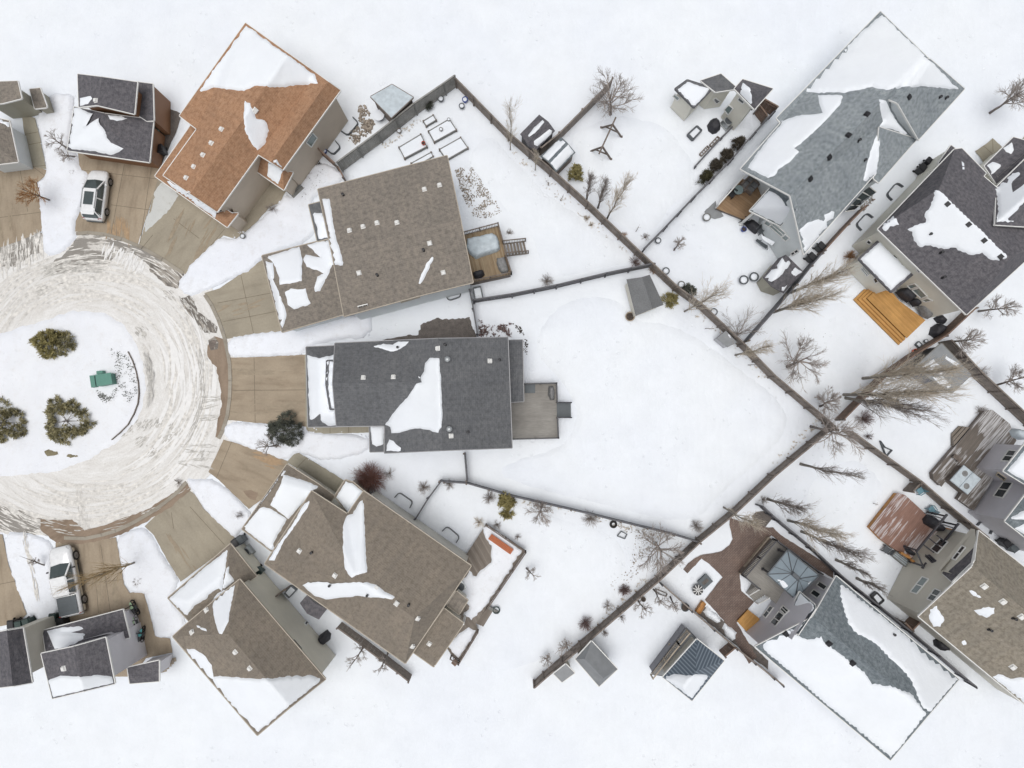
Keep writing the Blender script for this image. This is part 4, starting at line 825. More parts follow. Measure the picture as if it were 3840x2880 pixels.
# small dark house bottom left
h = House('house', 'slate roofed house with a tall pale lilac side wall behind the white pickup', 'house', P('A2', 800, 1500))
h.block('A2', [(355,1500,5.6),(910,1362,5.6),(990,1760,5.6),(452,1890,5.6),(640,1440,6.9),(725,1825,6.9)], [(0,4,5,3),(4,1,2,5)], [0,4,1,2,5,3], 'darkgrey', 'lilac')
h.block('A2', [(368,1302,2.5),(1060,1120,2.4),(1117,1362,2.5),(1062,1376,2.6),(1052,1335,2.7),(912,1375,3.4),(395,1490,3.4)], [(0,1,2,3,4,5,6)], [0,1,2,3,5,6], 'darkgrey', 'lilac')
h.block('A2', [(1100,1622,3.0),(1372,1560,3.0),(1372,1740,3.0),(1120,1760,3.0)], [(0,1,2,3)], [0,1,2,3], 'darkgrey', 'lilac')
h.snow('A2', [(402,1305),(520,1275),(700,1260),(780,1280),(740,1320),(720,1370),(640,1420),(560,1450),(470,1462),(450,1410)], .14); h.snow('A2', [(415,1730),(520,1690),(700,1700),(860,1680),(970,1700),(982,1755),(720,1818),(460,1880)], .14); h.vents('A2', [(553,1628)], 'box', 'trim', .36)
_w = P('A2', 1440, 1610); _mb = MB()
for _k in range(5): _q = P('A2', 1470-12*_k, 1560+16*_k); _mb.box((_q.x, _q.y, .1+.16*_k), (1.1, .32, .06), ang('A2', (1420,1600), (1460,1590)))
_mb.build('porch_steps', M['palewood'], h.root)
# corner house far bottom left
h = House('house', 'dark roofed house at the very bottom left corner of the picture', 'house', P('A2', 60, 1500))
h.block('A2', [(-90,1330,5.2),(195,1278,5.2),(275,1750,5.2),(-60,1800,5.2),(60,1300,6.4),(110,1780,6.4)], [(0,4,5,3),(4,1,2,5)], [0,4,1,2,5,3], 'darkgrey', 'greige')
# far top left house
h = House('house', 'grey brown roofed house at the top left corner, half covered with snow', 'house', P('A0', 20, 350))
h.block('A0', [(-180,160,2.5),(78,212,2.5),(155,568,2.5),(-180,610,2.5),(-90,400,3.5)], [(0,1,4),(1,2,4),(2,3,4),(3,0,4)], [0,1,2,3], 'taupe', 'white')
h.block('A0', [(-160,-120,3.4),(150,-130,3.4),(185,20,3.4),(20,62,3.4),(-180,80,3.4)], [(0,1,2,3,4)], [0,1,2,3,4], 'taupe', 'sand')
h.block('A0', [(255,-60,1.6),(345,-70,1.6),(402,85,1.5),(398,98,1.5),(300,108,1.6)], [(0,1,2,3,4)], [0,1,2,3,4], 'taupe', 'sand', .15)
h.snow('A0', [(-180,190),(20,90),(80,220),(82,290),(50,250),(0,232),(-180,260)], .16)
_mb = MB()
for _k in range(4): _q = P('A0', 215+14*_k, 165-30*_k); _mb.box((_q.x, _q.y, .1+.16*_k), (1.0, .34, .07), ang('A0', (150,180), (270,160)))
_mb.build('porch_steps', M['timber'], h.root)
# dark roof with rust wall
h = House('house', 'charcoal roofed house with rust brown walls behind the white car', 'house', P('A0', 950, 300))
h.block('A0', [(640,92,2.6),(580,470,2.6),(1290,572,2.6),(1325,205,2.8),(900,150,4.0),(960,300,3.8)], [(0,1,5,4),(1,2,5),(2,3,4,5)], [0,1,2,3], 'darkgrey', 'rust')
h.block('A0', [(670,-190,4.6),(1185,-120,4.6),(1160,155,4.6),(838,78,5.5),(680,95,4.6),(880,-165,5.5)], [(5,1,2,3),(0,5,3,4)], [0,5,1,2,3,4], 'darkgrey', 'rust')
h.block('A0', [(1160,-125,3.2),(1318,-105,3.2),(1328,212,3.0),(1268,215,3.0),(1170,150,3.4)], [(0,1,2,3,4)], [0,1,2,3], 'darkgrey', 'rust', .05)
h.snow('A0', [(640,100),(690,105),(760,140),(800,150),(740,260),(850,190),(865,250),(905,290),(925,360),(960,400),(1000,420),(1070,455),(1030,490),(960,510),(800,480),(620,460),(588,440),(605,300)], .16); h.snow('A0', [(690,20),(780,0),(795,20),(760,70),(690,85)], .1); h.snow('A0', [(930,165),(1050,170),(1100,195),(1010,215),(950,200)], .07)
h.vents('A0', [(830,40)])
# orange roofed house
h = House('house', 'large house with a russet orange shingle roof and tan walls at the top', 'house', P('B0', 200, 300))
h.block('A0', [(1550,170,5.2),(2120,-632,5.2),(2501,-360,7.0),(2732,-198,5.6),(2832,-126,6.3),(2940,-50,5.2),(2442,637,5.2),(2338,570,6.3),(2232,505,5.2),(1875,1000,5.2),(1645,845,6.9),(1410,685,5.2),(1700,285,5.2)],
  [(10,11,12,0,1,2),(10,2,3,8,9),(8,3,4,7),(7,4,5,6)], [0,1,2,3,4,5,6,7,8,9,10,11,12], 'orange', 'tan')
h.block('A0', [(1650,250,3.9),(1338,692,3.0),(1962,1133,3.0),(2057,1012,3.0),(2003,1012,3.3),(1960,985,3.6),(1880,1010,3.6),(1420,690,3.6),(1705,290,3.9)], [(0,1,7,8),(1,2,6,7),(2,3,4,5,6)], [0,1,2,3], 'orange', 'tan', .3)
h.block('B0', [(18,500,4.0),(8,652,3.0),(240,812,3.0),(318,660,3.1),(232,637,3.9)], [(0,1,2,4),(4,2,3)], [0,1,2,3], 'orange', 'tan', .3)
h.snow('A0', [(2115,40),(2160,60),(2190,130),(2215,200),(2310,210),(2320,300),(2290,420),(2225,470),(2180,420),(2120,310),(2100,170)], .16, saw=.2); h.snow('A0', [(1410,700),(1500,760),(1580,800),(1640,830),(1720,890),(1870,995),(1860,1055),(1760,1000),(1540,860)], .14)
h.snow('A0', [(1640,310),(1640,360),(1590,430),(1540,500),(1505,540),(1540,450)], .1); h.snow('B0', [(100,575),(175,550),(240,625),(225,680),(195,770),(90,690)], .12)
h.snow('A0', [(1712,-30),(1850,-75),(2000,-55),(2110,-40),(2200,-90),(2420,-70),(2600,-95),(2750,-105),(2715,-190),(2500,-345),(2125,-610),(1900,-300)], .2, 5)
h.vents('A0', [(1915,288),(1828,408),(1755,510),(1677,612),(1610,708)]); h.vents('A0', [(2205,125)], 'box', 'trim', .36)
h.window('B0', [(485,315),(525,360),(475,440),(430,400)], mull=0, glass='paleglass'); h.well('B0', (740,310), (840,190), .75, -1); h.well('B0', (615,470), (690,395), .75, -1)
_mb = MB()
for _k in range(4): _q = P('B0', 300+22*_k, 770+22*_k); _mb.box((_q.x, _q.y, .72-.17*_k), (.34, 1.3, .07), ang('B0', (290,760), (370,840)))
_mb.build('porch_steps', M['greywood'], h.root); railing(h.root, [P('B0', 285,730), P('B0', 330,690), P('B0', 395,745)], .7, 'trim')
# cream house at the top
h = House('house', 'cream walled house at the top edge, above the swing frame yard', 'house', P('Z1', 1300, 50))
h.block('Z1', [(1697,195,5.3),(1400,-110,5.3),(1520,-250,5.3),(1970,-110,5.3),(1700,-60,6.3)], [(0,1,4),(1,2,4),(2,3,4),(3,0,4)], [0,1,2,3], 'darkgrey', 'ivory')
h.block('Z1', [(800,172,3.4),(520,-110,3.4),(700,-240,3.4),(1080,-120,3.4)], [(0,1,2,3)], [0,1,2,3], 'charcoal', 'ivory', .25, gut='darktrim')
h.block('Z1', [(1120,-60,3.6),(900,-230,3.6),(1200,-330,3.6),(1450,-110,3.6)], [(0,1,2,3)], [0,1,2,3], 'charcoal', 'ivory', .2)
h.snow('Z1', [(790,160),(600,-30),(560,-100),(700,-210),(1040,-110),(960,0)], .16); h.snow('Z1', [(1660,150),(1480,-40),(1520,-200),(1640,-120),(1660,60)], .14)
h.window('Z1', [(1085,50),(1115,20),(1190,75),(1130,110)], mull=0); h.window('Z1', [(1150,110),(1220,25),(1310,110),(1240,210)], glass='paleglass', mull=0); h.window('Z1', [(1250,200),(1320,130),(1385,180),(1310,280)], mull=0, glass='paleglass'); h.window('Z1', [(1450,50),(1480,15),(1555,80),(1525,115)], mull=0); h.window('Z1', [(490,0),(520,-30),(600,25),(560,65)], mull=0, glass='paleglass'); h.well('Z1', (1460,380), (1660,210), .75, 1)
# blue grey roof
h = House('house', 'house with a blue grey shingle roof and snow covered porch roof, upper right', 'house', P('D0', 500, 600))
h.block('D0', [(-237,630,5.2),(192,858,8.2),(310,1366,5.2),(885,718,5.2),(1180,420,5.2),(1560,-160,6.6),(1365,-347,8.2),(971,-731,5.2),(75,190,5.2),(112,230,5.2),(962,266,6.6),(1500,60,5.2),(-40,405,5.2),(235,700,7.7)], [(0,1,6,7,8,9),(1,2,3,10),(1,10,6),(10,3,4),(10,4,11,5),(10,5,6)], [12,13,1,2,3,4,11,5,6,7,8,9], 'blue', 'white')
h.block('D0', [(962,268,6.85),(915,715,5.0),(957,748,5.0),(1288,372,5.0)], [(0,1,2),(0,2,3)], [1,2,3], 'blue', 'white', .1, nowall=(2,))
h.block('D0', [(1120,60,8.25),(1302,377,5.6),(1700,-62,5.6),(1405,-318,8.25),(965,-5,7.4),(1280,-330,7.4)], [(0,1,2,3),(4,0,3,5)], [4,0,1,2], 'blue', 'white', .2, 4.6, nowall=(3,))
h.block('Z2', [(680,432,3.4),(985,90,6.2),(1275,215,7.4),(1405,412,6.9),(1130,660,3.7)], [(0,1,2,3,4)], None, 'greyroof', None, gut='trim')
for p in ([(430,-10),(660,-10),(620,80),(540,170),(420,290),(300,400),(230,450),(270,480),(200,560),(90,640),(60,690),(0,710),(-180,620),(-100,500),(0,370),(115,215),(250,170),(470,145),(445,60)], [(960,25),(1020,40),(1060,130),(1120,230),(1205,320),(1195,335),(1080,290),(960,262),(990,220),(970,120)], [(962,270),(968,400),(955,560),(935,690),(850,750),(812,730),(850,560),(910,400)], [(545,985),(580,1000),(565,1060),(510,1090),(530,1120),(310,1360),(230,1240),(280,1150),(340,1090),(430,1062),(475,1070),(470,1030)]): h.snow('D0', p, .17)
h.snow('Z2', [(690,430),(900,200),(960,140),(1050,180),(1150,260),(1210,360),(1300,370),(1390,420),(1130,645)], .3)
h.snow('D0', [(262,-45),(420,-30),(660,-30),(900,-75),(1000,-55),(1250,-75),(1500,-60),(1650,-55),(1560,-140),(1390,-320),(1270,-430),(985,-705),(600,-380)], .2, 5)
h.vents('D0', [(855,158),(695,340),(527,530),(363,715),(1215,10)], 'box', 'black', .36); h.vents('D0', [(780,390),(830,562),(1475,20),(1530,25)], 'pipe', 'black'); h.post('Z2', [(730,470),(1010,150)], 3.3)
h.window('Z2', [(890,620),(935,575),(1010,625),(960,670)], mull=0, glass='paleglass'); h.window('Z2', [(975,665),(1040,610),(1220,770),(1150,820)], mull=1, glass='paleglass'); h.window('Z2', [(1150,830),(1220,785),(1275,840),(1215,885)], mull=0, glass='paleglass'); h.window('Z2', [(860,185),(915,130),(935,140),(870,205)], mull=0)
h.window('Z2', [(1285,1065),(1385,1000),(1410,1040),(1310,1100)], mull=1)
_q = [P('D0', 868,778,2.6), P('D0', 935,832,1.5), P('D0', 742,988,1.5), P('D0', 668,1000,2.6)]; MB().prism(_q, .05).build('lean_to', M['glass'], h.root); _mb = MB()
for _t in (0, .25, .5, .75, 1): _mb.bar(_q[0].lerp(_q[3], _t)+Vector((0,0,.03)), _q[1].lerp(_q[2], _t)+Vector((0,0,.03)), .07)
_mb.build('lean_to_frame', M['trim'], h.root)
# dark roof right
h = House('house', 'ivory walled house with a mottled dark grey roof, behind the honey coloured deck', 'house', P('D0', 1700, 1200))
h.block('D0', [(1612,460,5.3),(950,1150,5.3),(1716,1888,5.3),(2460,1210,5.3),(1480,800,8.0),(2095,1400,8.0),(1676,452,5.3),(1885,665,5.3),(1862,692,5.6)], [(0,1,4),(1,2,5,4),(2,3,5),(0,4,5,3,8),(0,8,7,6)], [0,1,2,3,7,6], 'darkgrey', 'ivory')
h.block('D0', [(1976,786,5.3),(2330,440,5.3),(2700,800,5.3),(2420,1140,6.4),(1962,1112,7.75),(2515,620,7.75)], [(0,1,5,4),(4,5,2,3)], [0,1,5,2,3,4], 'darkgrey', 'ivory')
h.block('D0', [(2122,356,3.2),(1872,604,3.2),(1975,760,3.9),(2360,420,3.9)], [(0,1,2,3)], [0,1,2,3], 'darkgrey', 'ivory')
h.block('D0', [(1582,426,3.4),(1474,580,3.4),(1500,604,3.7),(1622,456,3.7)], [(0,1,2,3)], [0,1,2,3], 'darkgrey', 'ivory', .1)
h.block('Z3', [(940,152,3.5),(1458,650,3.5),(1120,932,3.1),(635,440,3.1)], [(0,1,2,3)], [0,1,2,3], 'darkgrey', 'ivory', .25, gut='darktrim')
h.snow('D0', [(1440,795),(1500,830),(1660,990),(1850,1165),(2000,1320),(2085,1395),(2000,1420),(1920,1415),(1850,1360),(1750,1380),(1680,1350),(1600,1310),(1540,1330),(1450,1310),(1380,1290),(1310,1310),(1260,1250),(1240,1180),(1200,1150),(1290,1110),(1360,1090),(1350,1020),(1400,960),(1430,880)], .17, 3, .5)
h.snow('D0', [(965,1130),(1090,1030),(1110,1060),(1135,1110),(1060,1130),(1020,1170)], .12, 3, .4); h.snow('D0', [(1670,560),(1695,580),(1700,635),(1680,635)], .08, 2); h.snow('D0', [(2030,450),(2110,395),(2125,470),(2100,510),(2050,490)], .12); h.snow('D0', [(1880,600),(1940,565),(2010,590),(2015,610),(1930,690),(1880,680)], .12)
h.snow('D0', [(1970,780),(2050,700),(2130,655),(2212,660),(2290,760),(2240,900),(2170,980),(2212,1020),(2300,1010),(2290,1100),(2000,1098),(1950,1080),(1985,1020)], .15, 4, .4); h.snow('Z3', [(945,185),(1410,640),(1110,905),(655,440)], .22)
h.vents('D0', [(1550,932),(1732,1108),(1866,1246),(2008,1385)], 'box', 'black', .42); h.vents('D0', [(1390,1200),(1490,1355),(1508,1570)], 'pipe', 'black'); h.vents('Z3', [(1145,430)], 'box', 'black', .4)
for q in ([(1350,825),(1465,800),(1515,840),(1405,880)], [(1425,895),(1530,860),(1650,985),(1560,1020)], [(1565,1050),(1650,1015),(1730,1050),(1630,1075)]): h.window('Z3', q, mull=0, glass='paleglass')
h.window('Z3', [(740,185),(790,150),(835,200),(790,220)], mull=0); h.window('Z3', [(665,580),(705,545),(800,660),(760,690)], mull=1, glass='paleglass'); h.window('Z3', [(850,735),(890,705),(930,770),(885,800)], mull=0); h.window('Z3', [(1490,590),(1515,575),(1560,625),(1530,640)], mull=0); h.well('D0', (1065,905), (1160,790), .7, 1); h.well('D0', (800,1165), (900,1055), .7, 1)
# right hand lilac house
h = House('house', 'pale lilac walled house at the right edge beside the dark wet deck and hot tub', 'house', P('D2', 2150, 200))
h.block('D2', [(2048,358,5.2),(2240,110,5.2),(2500,-230,5.2),(2800,50,5.2),(2560,760,5.2),(2480,250,6.4)], [(0,1,5),(1,2,5),(2,3,5),(3,4,5),(4,0,5)], [0,1,2,3,4], 'greyroof', 'lilac')
h.block('Z4', [(1908,1052,4.4),(2255,615,4.4),(2640,800,4.6),(2360,1330,4.6)], [(0,1,2,3)], [0,1,2,3], 'greyroof', 'lilac', .25)
h.snow('Z4', [(1965,1050),(2240,720),(2500,800),(2300,1240),(2150,1165)], .2); h.snow('D2', [(2130,420),(2212,380),(2400,350),(2430,560),(2300,520),(2212,470)], .15); h.snow('D2', [(2080,335),(2212,260),(2350,220),(2212,345)], .12)
h.window('Z4', [(1760,1425),(1910,1215),(2055,1225),(1900,1455)]); h.window('Z4', [(1875,905),(1990,745),(2110,760),(2010,915)]); h.window('Z4', [(1800,1105),(1830,1065),(1950,1150),(1920,1190)], mull=0, frame='tantrim'); h.well('D2', (1800,390), (1910,465), .5, 1)
# bottom right tan house
h = House('house', 'olive tan roofed two storey house at the bottom right, behind the red deck', 'house', P('D2', 1800, 1100))
h.block('D2', [(1302,1180,5.4),(1768,748,8.3),(1822,440,5.4),(2900,1300,5.4),(2900,1690,8.3),(2420,2105,5.4)], [(0,1,4,5),(1,2,3,4)], [0,1,2,3,4,5], 'tanroof', 'greige')
h.block('D2', [(1515,808,5.4),(1818,446,5.5),(1788,704,8.1),(1602,884,7.3)], [(0,1,2),(0,2,3)], [0,1,2,3], 'darkgrey', 'greige', .25, 4.9)
h.snow('D2', [(1530,812),(1600,770),(1740,680),(1770,690),(1740,735),(1640,800),(1600,845)], .14)
for p in ([(1480,1070),(1470,1110),(1500,1160),(1525,1210),(1490,1265),(1430,1270),(1390,1200),(1400,1120)], [(1715,955),(1780,955),(1845,1020),(1800,1010),(1750,985)], [(1780,1130),(1880,1100),(1960,1105),(1955,1150),(1890,1190),(1810,1155)], [(1650,1390),(1700,1385),(1740,1430),(1690,1425)]): h.snow('D2', p, .12, 3, .4)
h.snow('D2', [(1900,1690),(2010,1680),(2120,1715),(2300,1690),(2500,1740),(2700,1800),(2430,2080),(2380,2060)], .18, 6)
h.vents('D2', [(1868,918),(2030,1050),(2190,1180),(2115,1615)], 'box', 'trim', .38); h.vents('D2', [(1908,1292),(2118,1195)], 'pipe', 'black')
h.window('Z5', [(770,1580),(945,1355),(1045,1390),(865,1610)], mull=1, glass='paleglass'); h.window('D2', [(1378,1030),(1445,940),(1503,965),(1432,1052)]); h.window('Z5', [(1385,1090),(1535,895),(1590,925),(1440,1110)]); h.window('Z5', [(1065,950),(1220,790),(1325,845),(1170,1015)], mull=1, name='patio_door'); h.window('D2', [(1365,660),(1400,650),(1455,700),(1420,715)], mull=1, frame='darktrim'); h.well('D2', (1160,905), (1240,810), .5, 1)
# grey roof bottom
h = House('house', 'snowy slate grey roofed house at the bottom, behind the deck with the pavilion', 'house', P('D2', 600, 1400))
h.block('D2', [(590,830,4.2),(385,1185,6.6),(-110,1440,4.2),(1058,2422,4.2),(1389,2029,6.6),(1650,1722,4.2)], [(0,5,4,1),(1,4,3,2)], [0,1,2,3,4,5], 'greyroof', 'lilac')
h.block('D2', [(275,968,4.2),(405,1078,6.2),(412,1112,6.7),(258,1342,6.4),(160,1240,3.6),(230,1060,3.6)], [(0,1,2,3,4,5)], [0,1,2,3,4,5], 'greyroof', 'lilac', .2)
h.snow('D2', [(280,975),(395,1080),(400,1105),(260,1320),(200,1310),(165,1230),(230,1070)], .22)
h.snow('D2', [(620,890),(740,980),(900,1110),(1150,1290),(1600,1650),(1640,1720),(1400,2005),(1330,1960),(1240,1730),(1180,1659),(1100,1580),(1010,1500),(950,1430),(850,1370),(760,1320),(700,1250),(665,1160),(640,1050),(625,960)], .17, 5, .3)
h.snow('D2', [(-60,1440),(0,1345),(140,1290),(230,1330),(340,1380),(400,1370),(480,1340),(470,1380),(560,1450),(640,1510),(740,1590),(830,1659),(900,1760),(1100,1790),(1240,1850),(1370,2020),(1065,2400),(450,1890)], .17, 5, .3)
h.vents('D2', [(157,1328),(525,1412),(728,1580)], 'box', 'black', .4); h.vents('D2', [(1077,1328)], 'pipe', 'black')
for q in ([(1985,1090),(2030,1030),(2145,1105),(2100,1165)], [(1890,1210),(1945,1150),(2055,1220),(2000,1285)]): h.window('Z6', q, mull=0)
h.window('Z6', [(1285,1660),(1430,1475),(1510,1530),(1365,1715)], mull=1); h.window('Z6', [(1445,1440),(1495,1385),(1580,1465),(1520,1520)], mull=1); h.window('Z6', [(1190,1530),(1300,1390),(1350,1420),(1235,1575)])
# blue metal roof
h = House('house', 'house with a ribbed dark blue metal roof and white railing at the bottom edge', 'house', P('Z7', 1800, 1050))
h.block('Z7', [(1748,748,3.4),(2072,1005,3.4),(1690,1480,3.4),(1345,1200,3.4),(1735,1130,4.6),(1590,1310,4.6)], [(0,1,4),(1,2,5,4),(2,3,5),(3,0,4,5)], [0,1,2,3], 'metalblue', 'ivory', .25)
h.block('Z7', [(1622,618,1.6),(1748,750,1.6),(1350,1180,1.6),(1215,1160,1.6)], [(0,1,2,3)], [0,1,2,3], 'flatgrey', 'slate', .05, gut='darktrim', name='terrace', wname='terrace_wall')
h.snow('Z7', [(1350,1195),(1480,1165),(1620,1180),(1735,1160),(1900,1170),(1690,1455),(1500,1320)], .16, 5)
railing(h.root, [P('Z7', 1625,640,1.6), P('Z7', 1510,775,1.6), P('Z7', 1200,1165,1.6)], 1.6, 'palewood', 1.0)
# ------------------------------------------------------------------ sheds
def shed(label, fr, V, faces, loop, roof, wall, ov=.12, name='garden_shed', snow=(), fr2=None, door=None, gut=None):
    h = House(name, label, 'shed', P(fr, *V[0][:2]), 'sheds in the back yards'); h.block(fr, V, faces, loop, roof, wall, ov, 0, gut, .08)
    for p in snow: h.snow(fr2 or fr, p, .1, 2, edge=.12)
    if door: h.window(fr, door, 'trim', 'slate', 1, .06, 'shed_door')
    return h
shed('dark grey shed with two strips of snow on its roof', 'C0', [(235,160,2.0),(372,300,2.0),(205,470,2.0),(70,328,2.0),(315,222,2.7),(132,412,2.7)], [(0,3,5,4),(4,5,2,1)], [0,4,1,2,5,3], 'darkgrey', 'slate', snow=([(265,205),(280,225),(200,320),(145,355),(140,340),(190,270)], [(325,285),(345,300),(340,330),(220,435),(190,420),(190,390)]))
shed('shed under thick snow with a dark ridge, tight in the fence corner', 'C0', [(425,355,1.9),(548,488,1.9),(382,658,1.9),(245,520,1.9),(478,402,2.5),(320,575,2.5)], [(0,3,5,4),(4,5,2,1)], [0,4,1,2,5,3], 'greyroof', 'timber', snow=([(415,362),(462,402),(312,560),(262,520)], [(488,415),(535,485),(385,640),(330,580)]))
shed('grey shed with a pale central ridge cap beside the round olive bush', 'C1', [(990,-75,2.1),(1190,-115,2.1),(1310,145,2.1),(1070,240,2.1),(1122,-95,2.8),(1215,180,2.8)], [(0,4,5,3),(4,1,2,5)], [0,4,1,2,5,3], 'shedgrey', 'cream', .15)
_h = bpy.data.objects[-1] if False else None
shed('small grey storage box shed wedged against the diagonal fence, half snowy', 'C1', [(1848,368,1.5),(1945,470,1.5),(1862,512,1.2),(1768,436,1.2)], [(0,1,2,3)], [0,1,2,3], 'flatgrey', 'grey', .05, snow=([(1860,378),(1935,450),(1915,475),(1860,400)],))
shed('dark shed with ragged snow islands on its roof beside the columnar poplars', 'Z2', [(1100,1140,2.2),(1475,1340,2.2),(1180,1659,2.2),(870,1420,2.2),(1215,1085,2.9),(1000,1560,2.9)], [(3,0,4,5),(4,1,2,5)], [0,4,1,2,5,3], 'darkgrey', 'sand', .2, snow=([(1160,1130),(1200,1190),(1260,1170),(1285,1210),(1240,1310),(1130,1420),(1000,1490),(950,1470),(960,1430),(900,1430),(1000,1310),(1090,1290),(1080,1240)], [(1350,1270),(1460,1340),(1300,1450),(1180,1630),(1145,1620),(1140,1560),(1200,1400)]))
shed('pale icy roofed shed with dark board sides behind the grey fence', 'Y2', [(690,10,2.6),(1048,374,2.6),(1425,20,2.6),(1060,-200,2.6)], [(0,1,2,3)], [0,1,2,3], 'tarp', 'timber', .1, name='lean_to_shed', gut='timber')
shed('grey hipped roof outbuilding with a pale side at the bottom edge', 'Z7', [(500,772,2.8),(808,1105,2.8),(590,1310,2.8),(308,985,2.8),(420,985,3.7),(640,1210,3.7)], [(0,1,5,4),(1,2,5),(2,3,4,5),(3,0,4)], [0,1,2,3], 'flatgrey', 'ivory', .25, name='outbuilding', gut='trim')
shed('narrow grey roofed shed leaning on the long fence at the bottom edge', 'Z7', [(195,1045,2.2),(300,1150,2.2),(150,1260,2.2),(50,1160,2.2)], [(0,1,2,3)], [0,1,2,3], 'flatgrey', 'sand', .15, gut='trim')
shed('grey concrete roofed shed with snow patches among the tall poplars', 'D1', [(1500,480,2.4),(1755,750,2.4),(1590,905,2.4),(1260,690,2.4)], [(0,1,2,3)], [0,1,2,3], 'flatgrey', 'slate', .15, gut='greywood', snow=([(1430,615),(1540,720),(1500,745),(1390,730),(1330,680)], [(1540,585),(1660,660),(1640,690),(1530,610)], [(1510,760),(1590,850),(1530,880),(1420,770)]))
shed('dark flat lid shed squeezed between the two brown houses', 'Y5', [(1115,950,2.3),(1200,1060,2.3),(1395,1160,2.3),(1280,1310,2.3),(1110,1225,2.3),(1008,1075,2.3)], [(0,1,4,5),(1,2,3,4)], [0,1,2,3,4,5], 'darkgrey', 'slate', .1, name='lean_to_shed')
# ------------------------------------------------------------------ fences
fence('long weathered brown board fence running diagonally from the top to the fence crossing', [('B0',1740,-70),('B0',2185,385),('C0',330,690),('C0',640,970),('C0',1060,1370),('C0',1200,1500),('C1',1390,20),('C1',1600,170),('C1',1950,500),('C1',2212,770),('D1',470,1165),('D1',530,1225)], slats=True)
fence('brown board fence between the dark deck yard and the red deck yard', [('D1',640,1235),('D1',840,1380),('D1',1230,1659),('D2',1500,235),('D2',1790,470)])
fence('weathered board fence from the fence crossing down to the bottom edge', [('D1',500,1195),('D1',0,1610),('C2',1880,265),('C2',1590,500),('C2',1240,830),('C2',580,1395),('C2',270,1659),('C2',190,1730)], slats=True)
fence('reddish brown fence between the honey deck yard and the poplar shed yard', [('D1',575,1135),('D1',960,745),('D1',1180,590),('D1',1440,430),('D1',1690,195)], mat='redfence', slats=True)
fence('brown fence along the far right yards behind the poplars', [('D1',1480,470),('D1',1750,755),('D1',2212,1185),('D1',2300,1270)], mat='fence')
fence('dark grey fence across the top of the big empty snowy yard', [('B1',1885,128),('C1',0,78),('C1',380,2),('C0',800,1560),('C0',1200,1478)], mat='darkfence', post='darktrim', h=1.5)
fence('brown fence between the two dark sheds and the swing frame yard', [('C0',850,-70),('C0',790,0),('C0',400,390),('C0',245,515)], mat='fence')
fence('thin dark fence with four round shrubs beside it', [('C0',1110,1358),('C0',1300,1165),('C0',1540,912),('C0',1860,592),('C0',2050,372),('C0',2212,195)], mat='darkfence', post='darktrim', h=1.4)
fence('low dark edging board in the snow below the cream house', [('Z1',795,1068),('Z1',1180,650),('Z1',1430,400)], mat='darkfence', post='darktrim', h=.35)
fence('dark fence with a snow drift along it at the bottom of the big yard', [('B2',1600,-5),('B2',1640,5),('B2',1830,15),('B2',2212,125),('C2',500,238),('C2',920,340),('C2',1370,450),('C2',1595,520)], mat='darkfence', post='timber', h=1.4, slats=True)
fence('short dark side fence under the middle house', [('B1',1812,1425),('B1',1832,1659)], mat='darkfence', post='timber', h=1.3)
fence('tall grey board fence below the russet roofed house', [('B0',750,650),('B0',1090,400),('B0',1390,160),('B0',1640,-10),('B0',1730,-75)], mat='greyfence', post='greywood', h=2.1)
fence('short brown fence at the tan wall of the russet roofed house', [('B0',540,480),('B0',725,645)], mat='redfence')
fence('short rusty fence stub touching the taupe roof', [('B0',735,650),('B0',785,745)], mat='redfence', h=1.2)
fence('grey fence on the slope between the stone terrace and the bottom yard', [('C2',1270,870),('C2',1520,1092),('C2',1900,1412),('C2',2212,1659),('C2',2290,1720)], mat='fence', post='darktrim', h=1.5)
fence('dark board fence beside the paver path and the tall bare poplars', [('C2',2110,205),('Z6',1225,5),('Z6',1330,95),('D2',330,572),('D2',580,808),('D2',900,1062),('D2',1160,1270),('D2',1620,1665),('D2',1700,1730)], mat='darkfence', post='darktrim', h=1.5)
fence('dark fence from the blue grey house to the small storage box', [('C1',1990,468),('D1',0,215),('D1',185,0),('D0',310,1500),('D0',400,1395)], mat='darkfence', post='timber', h=1.6)
fence('rusty brown side fence between the blue grey and dark roofed houses', [('D0',420,1370),('D0',620,1150),('D0',775,990)], mat='redfence', h=1.6)
fence('thin dark fence from the taupe house corner to the gravel bed', [('B1',1850,25),('B1',1885,200),('B1',1920,415)], mat='darkfence', post='darktrim', h=1.3)
fence('low dark fence beside the brown house under the bare shrubs', [('B2',1600,15),('B2',1500,150),('B2',1385,335)], mat='darkfence', post='darktrim', h=1.1)
fence('brown picket fence hugging the long lower eave of the brown house', [('B2',745,1228),('B2',960,1385),('B2',1250,1605),('B2',1345,1680)], mat='timber', h=1.6)
fence('narrow wooden gate between the cream wall and the brown house', [('B2',165,1015),('B2',300,905)], mat='timber', h=1.5, name='wooden_gate')
fence('stub of fence ending at the red deck corner', [('D2',1165,85),('D2',1225,22)], mat='timber', h=1.5)
fence('rust brown gate beside the cream house', [('Z1',1720,165),('Z1',1935,285)], mat='redfence', h=1.7, name='wooden_gate'); fence('short fence at the foot of the rust brown gate', [('Z1',1690,260),('Z1',1800,405)], mat='redfence', h=1.5)
fence('dark gate and fence by the snowy roof at the bottom right', [('C2',1790,1470),('C2',1880,1395)], mat='redfence', h=1.6, name='wooden_gate')
fence('brown plank gate between the slate roof and the olive tan house', [('D2',1095,1185),('D2',1155,1250),('D2',1235,1165)], mat='redfence', h=1.6, name='wooden_gate')
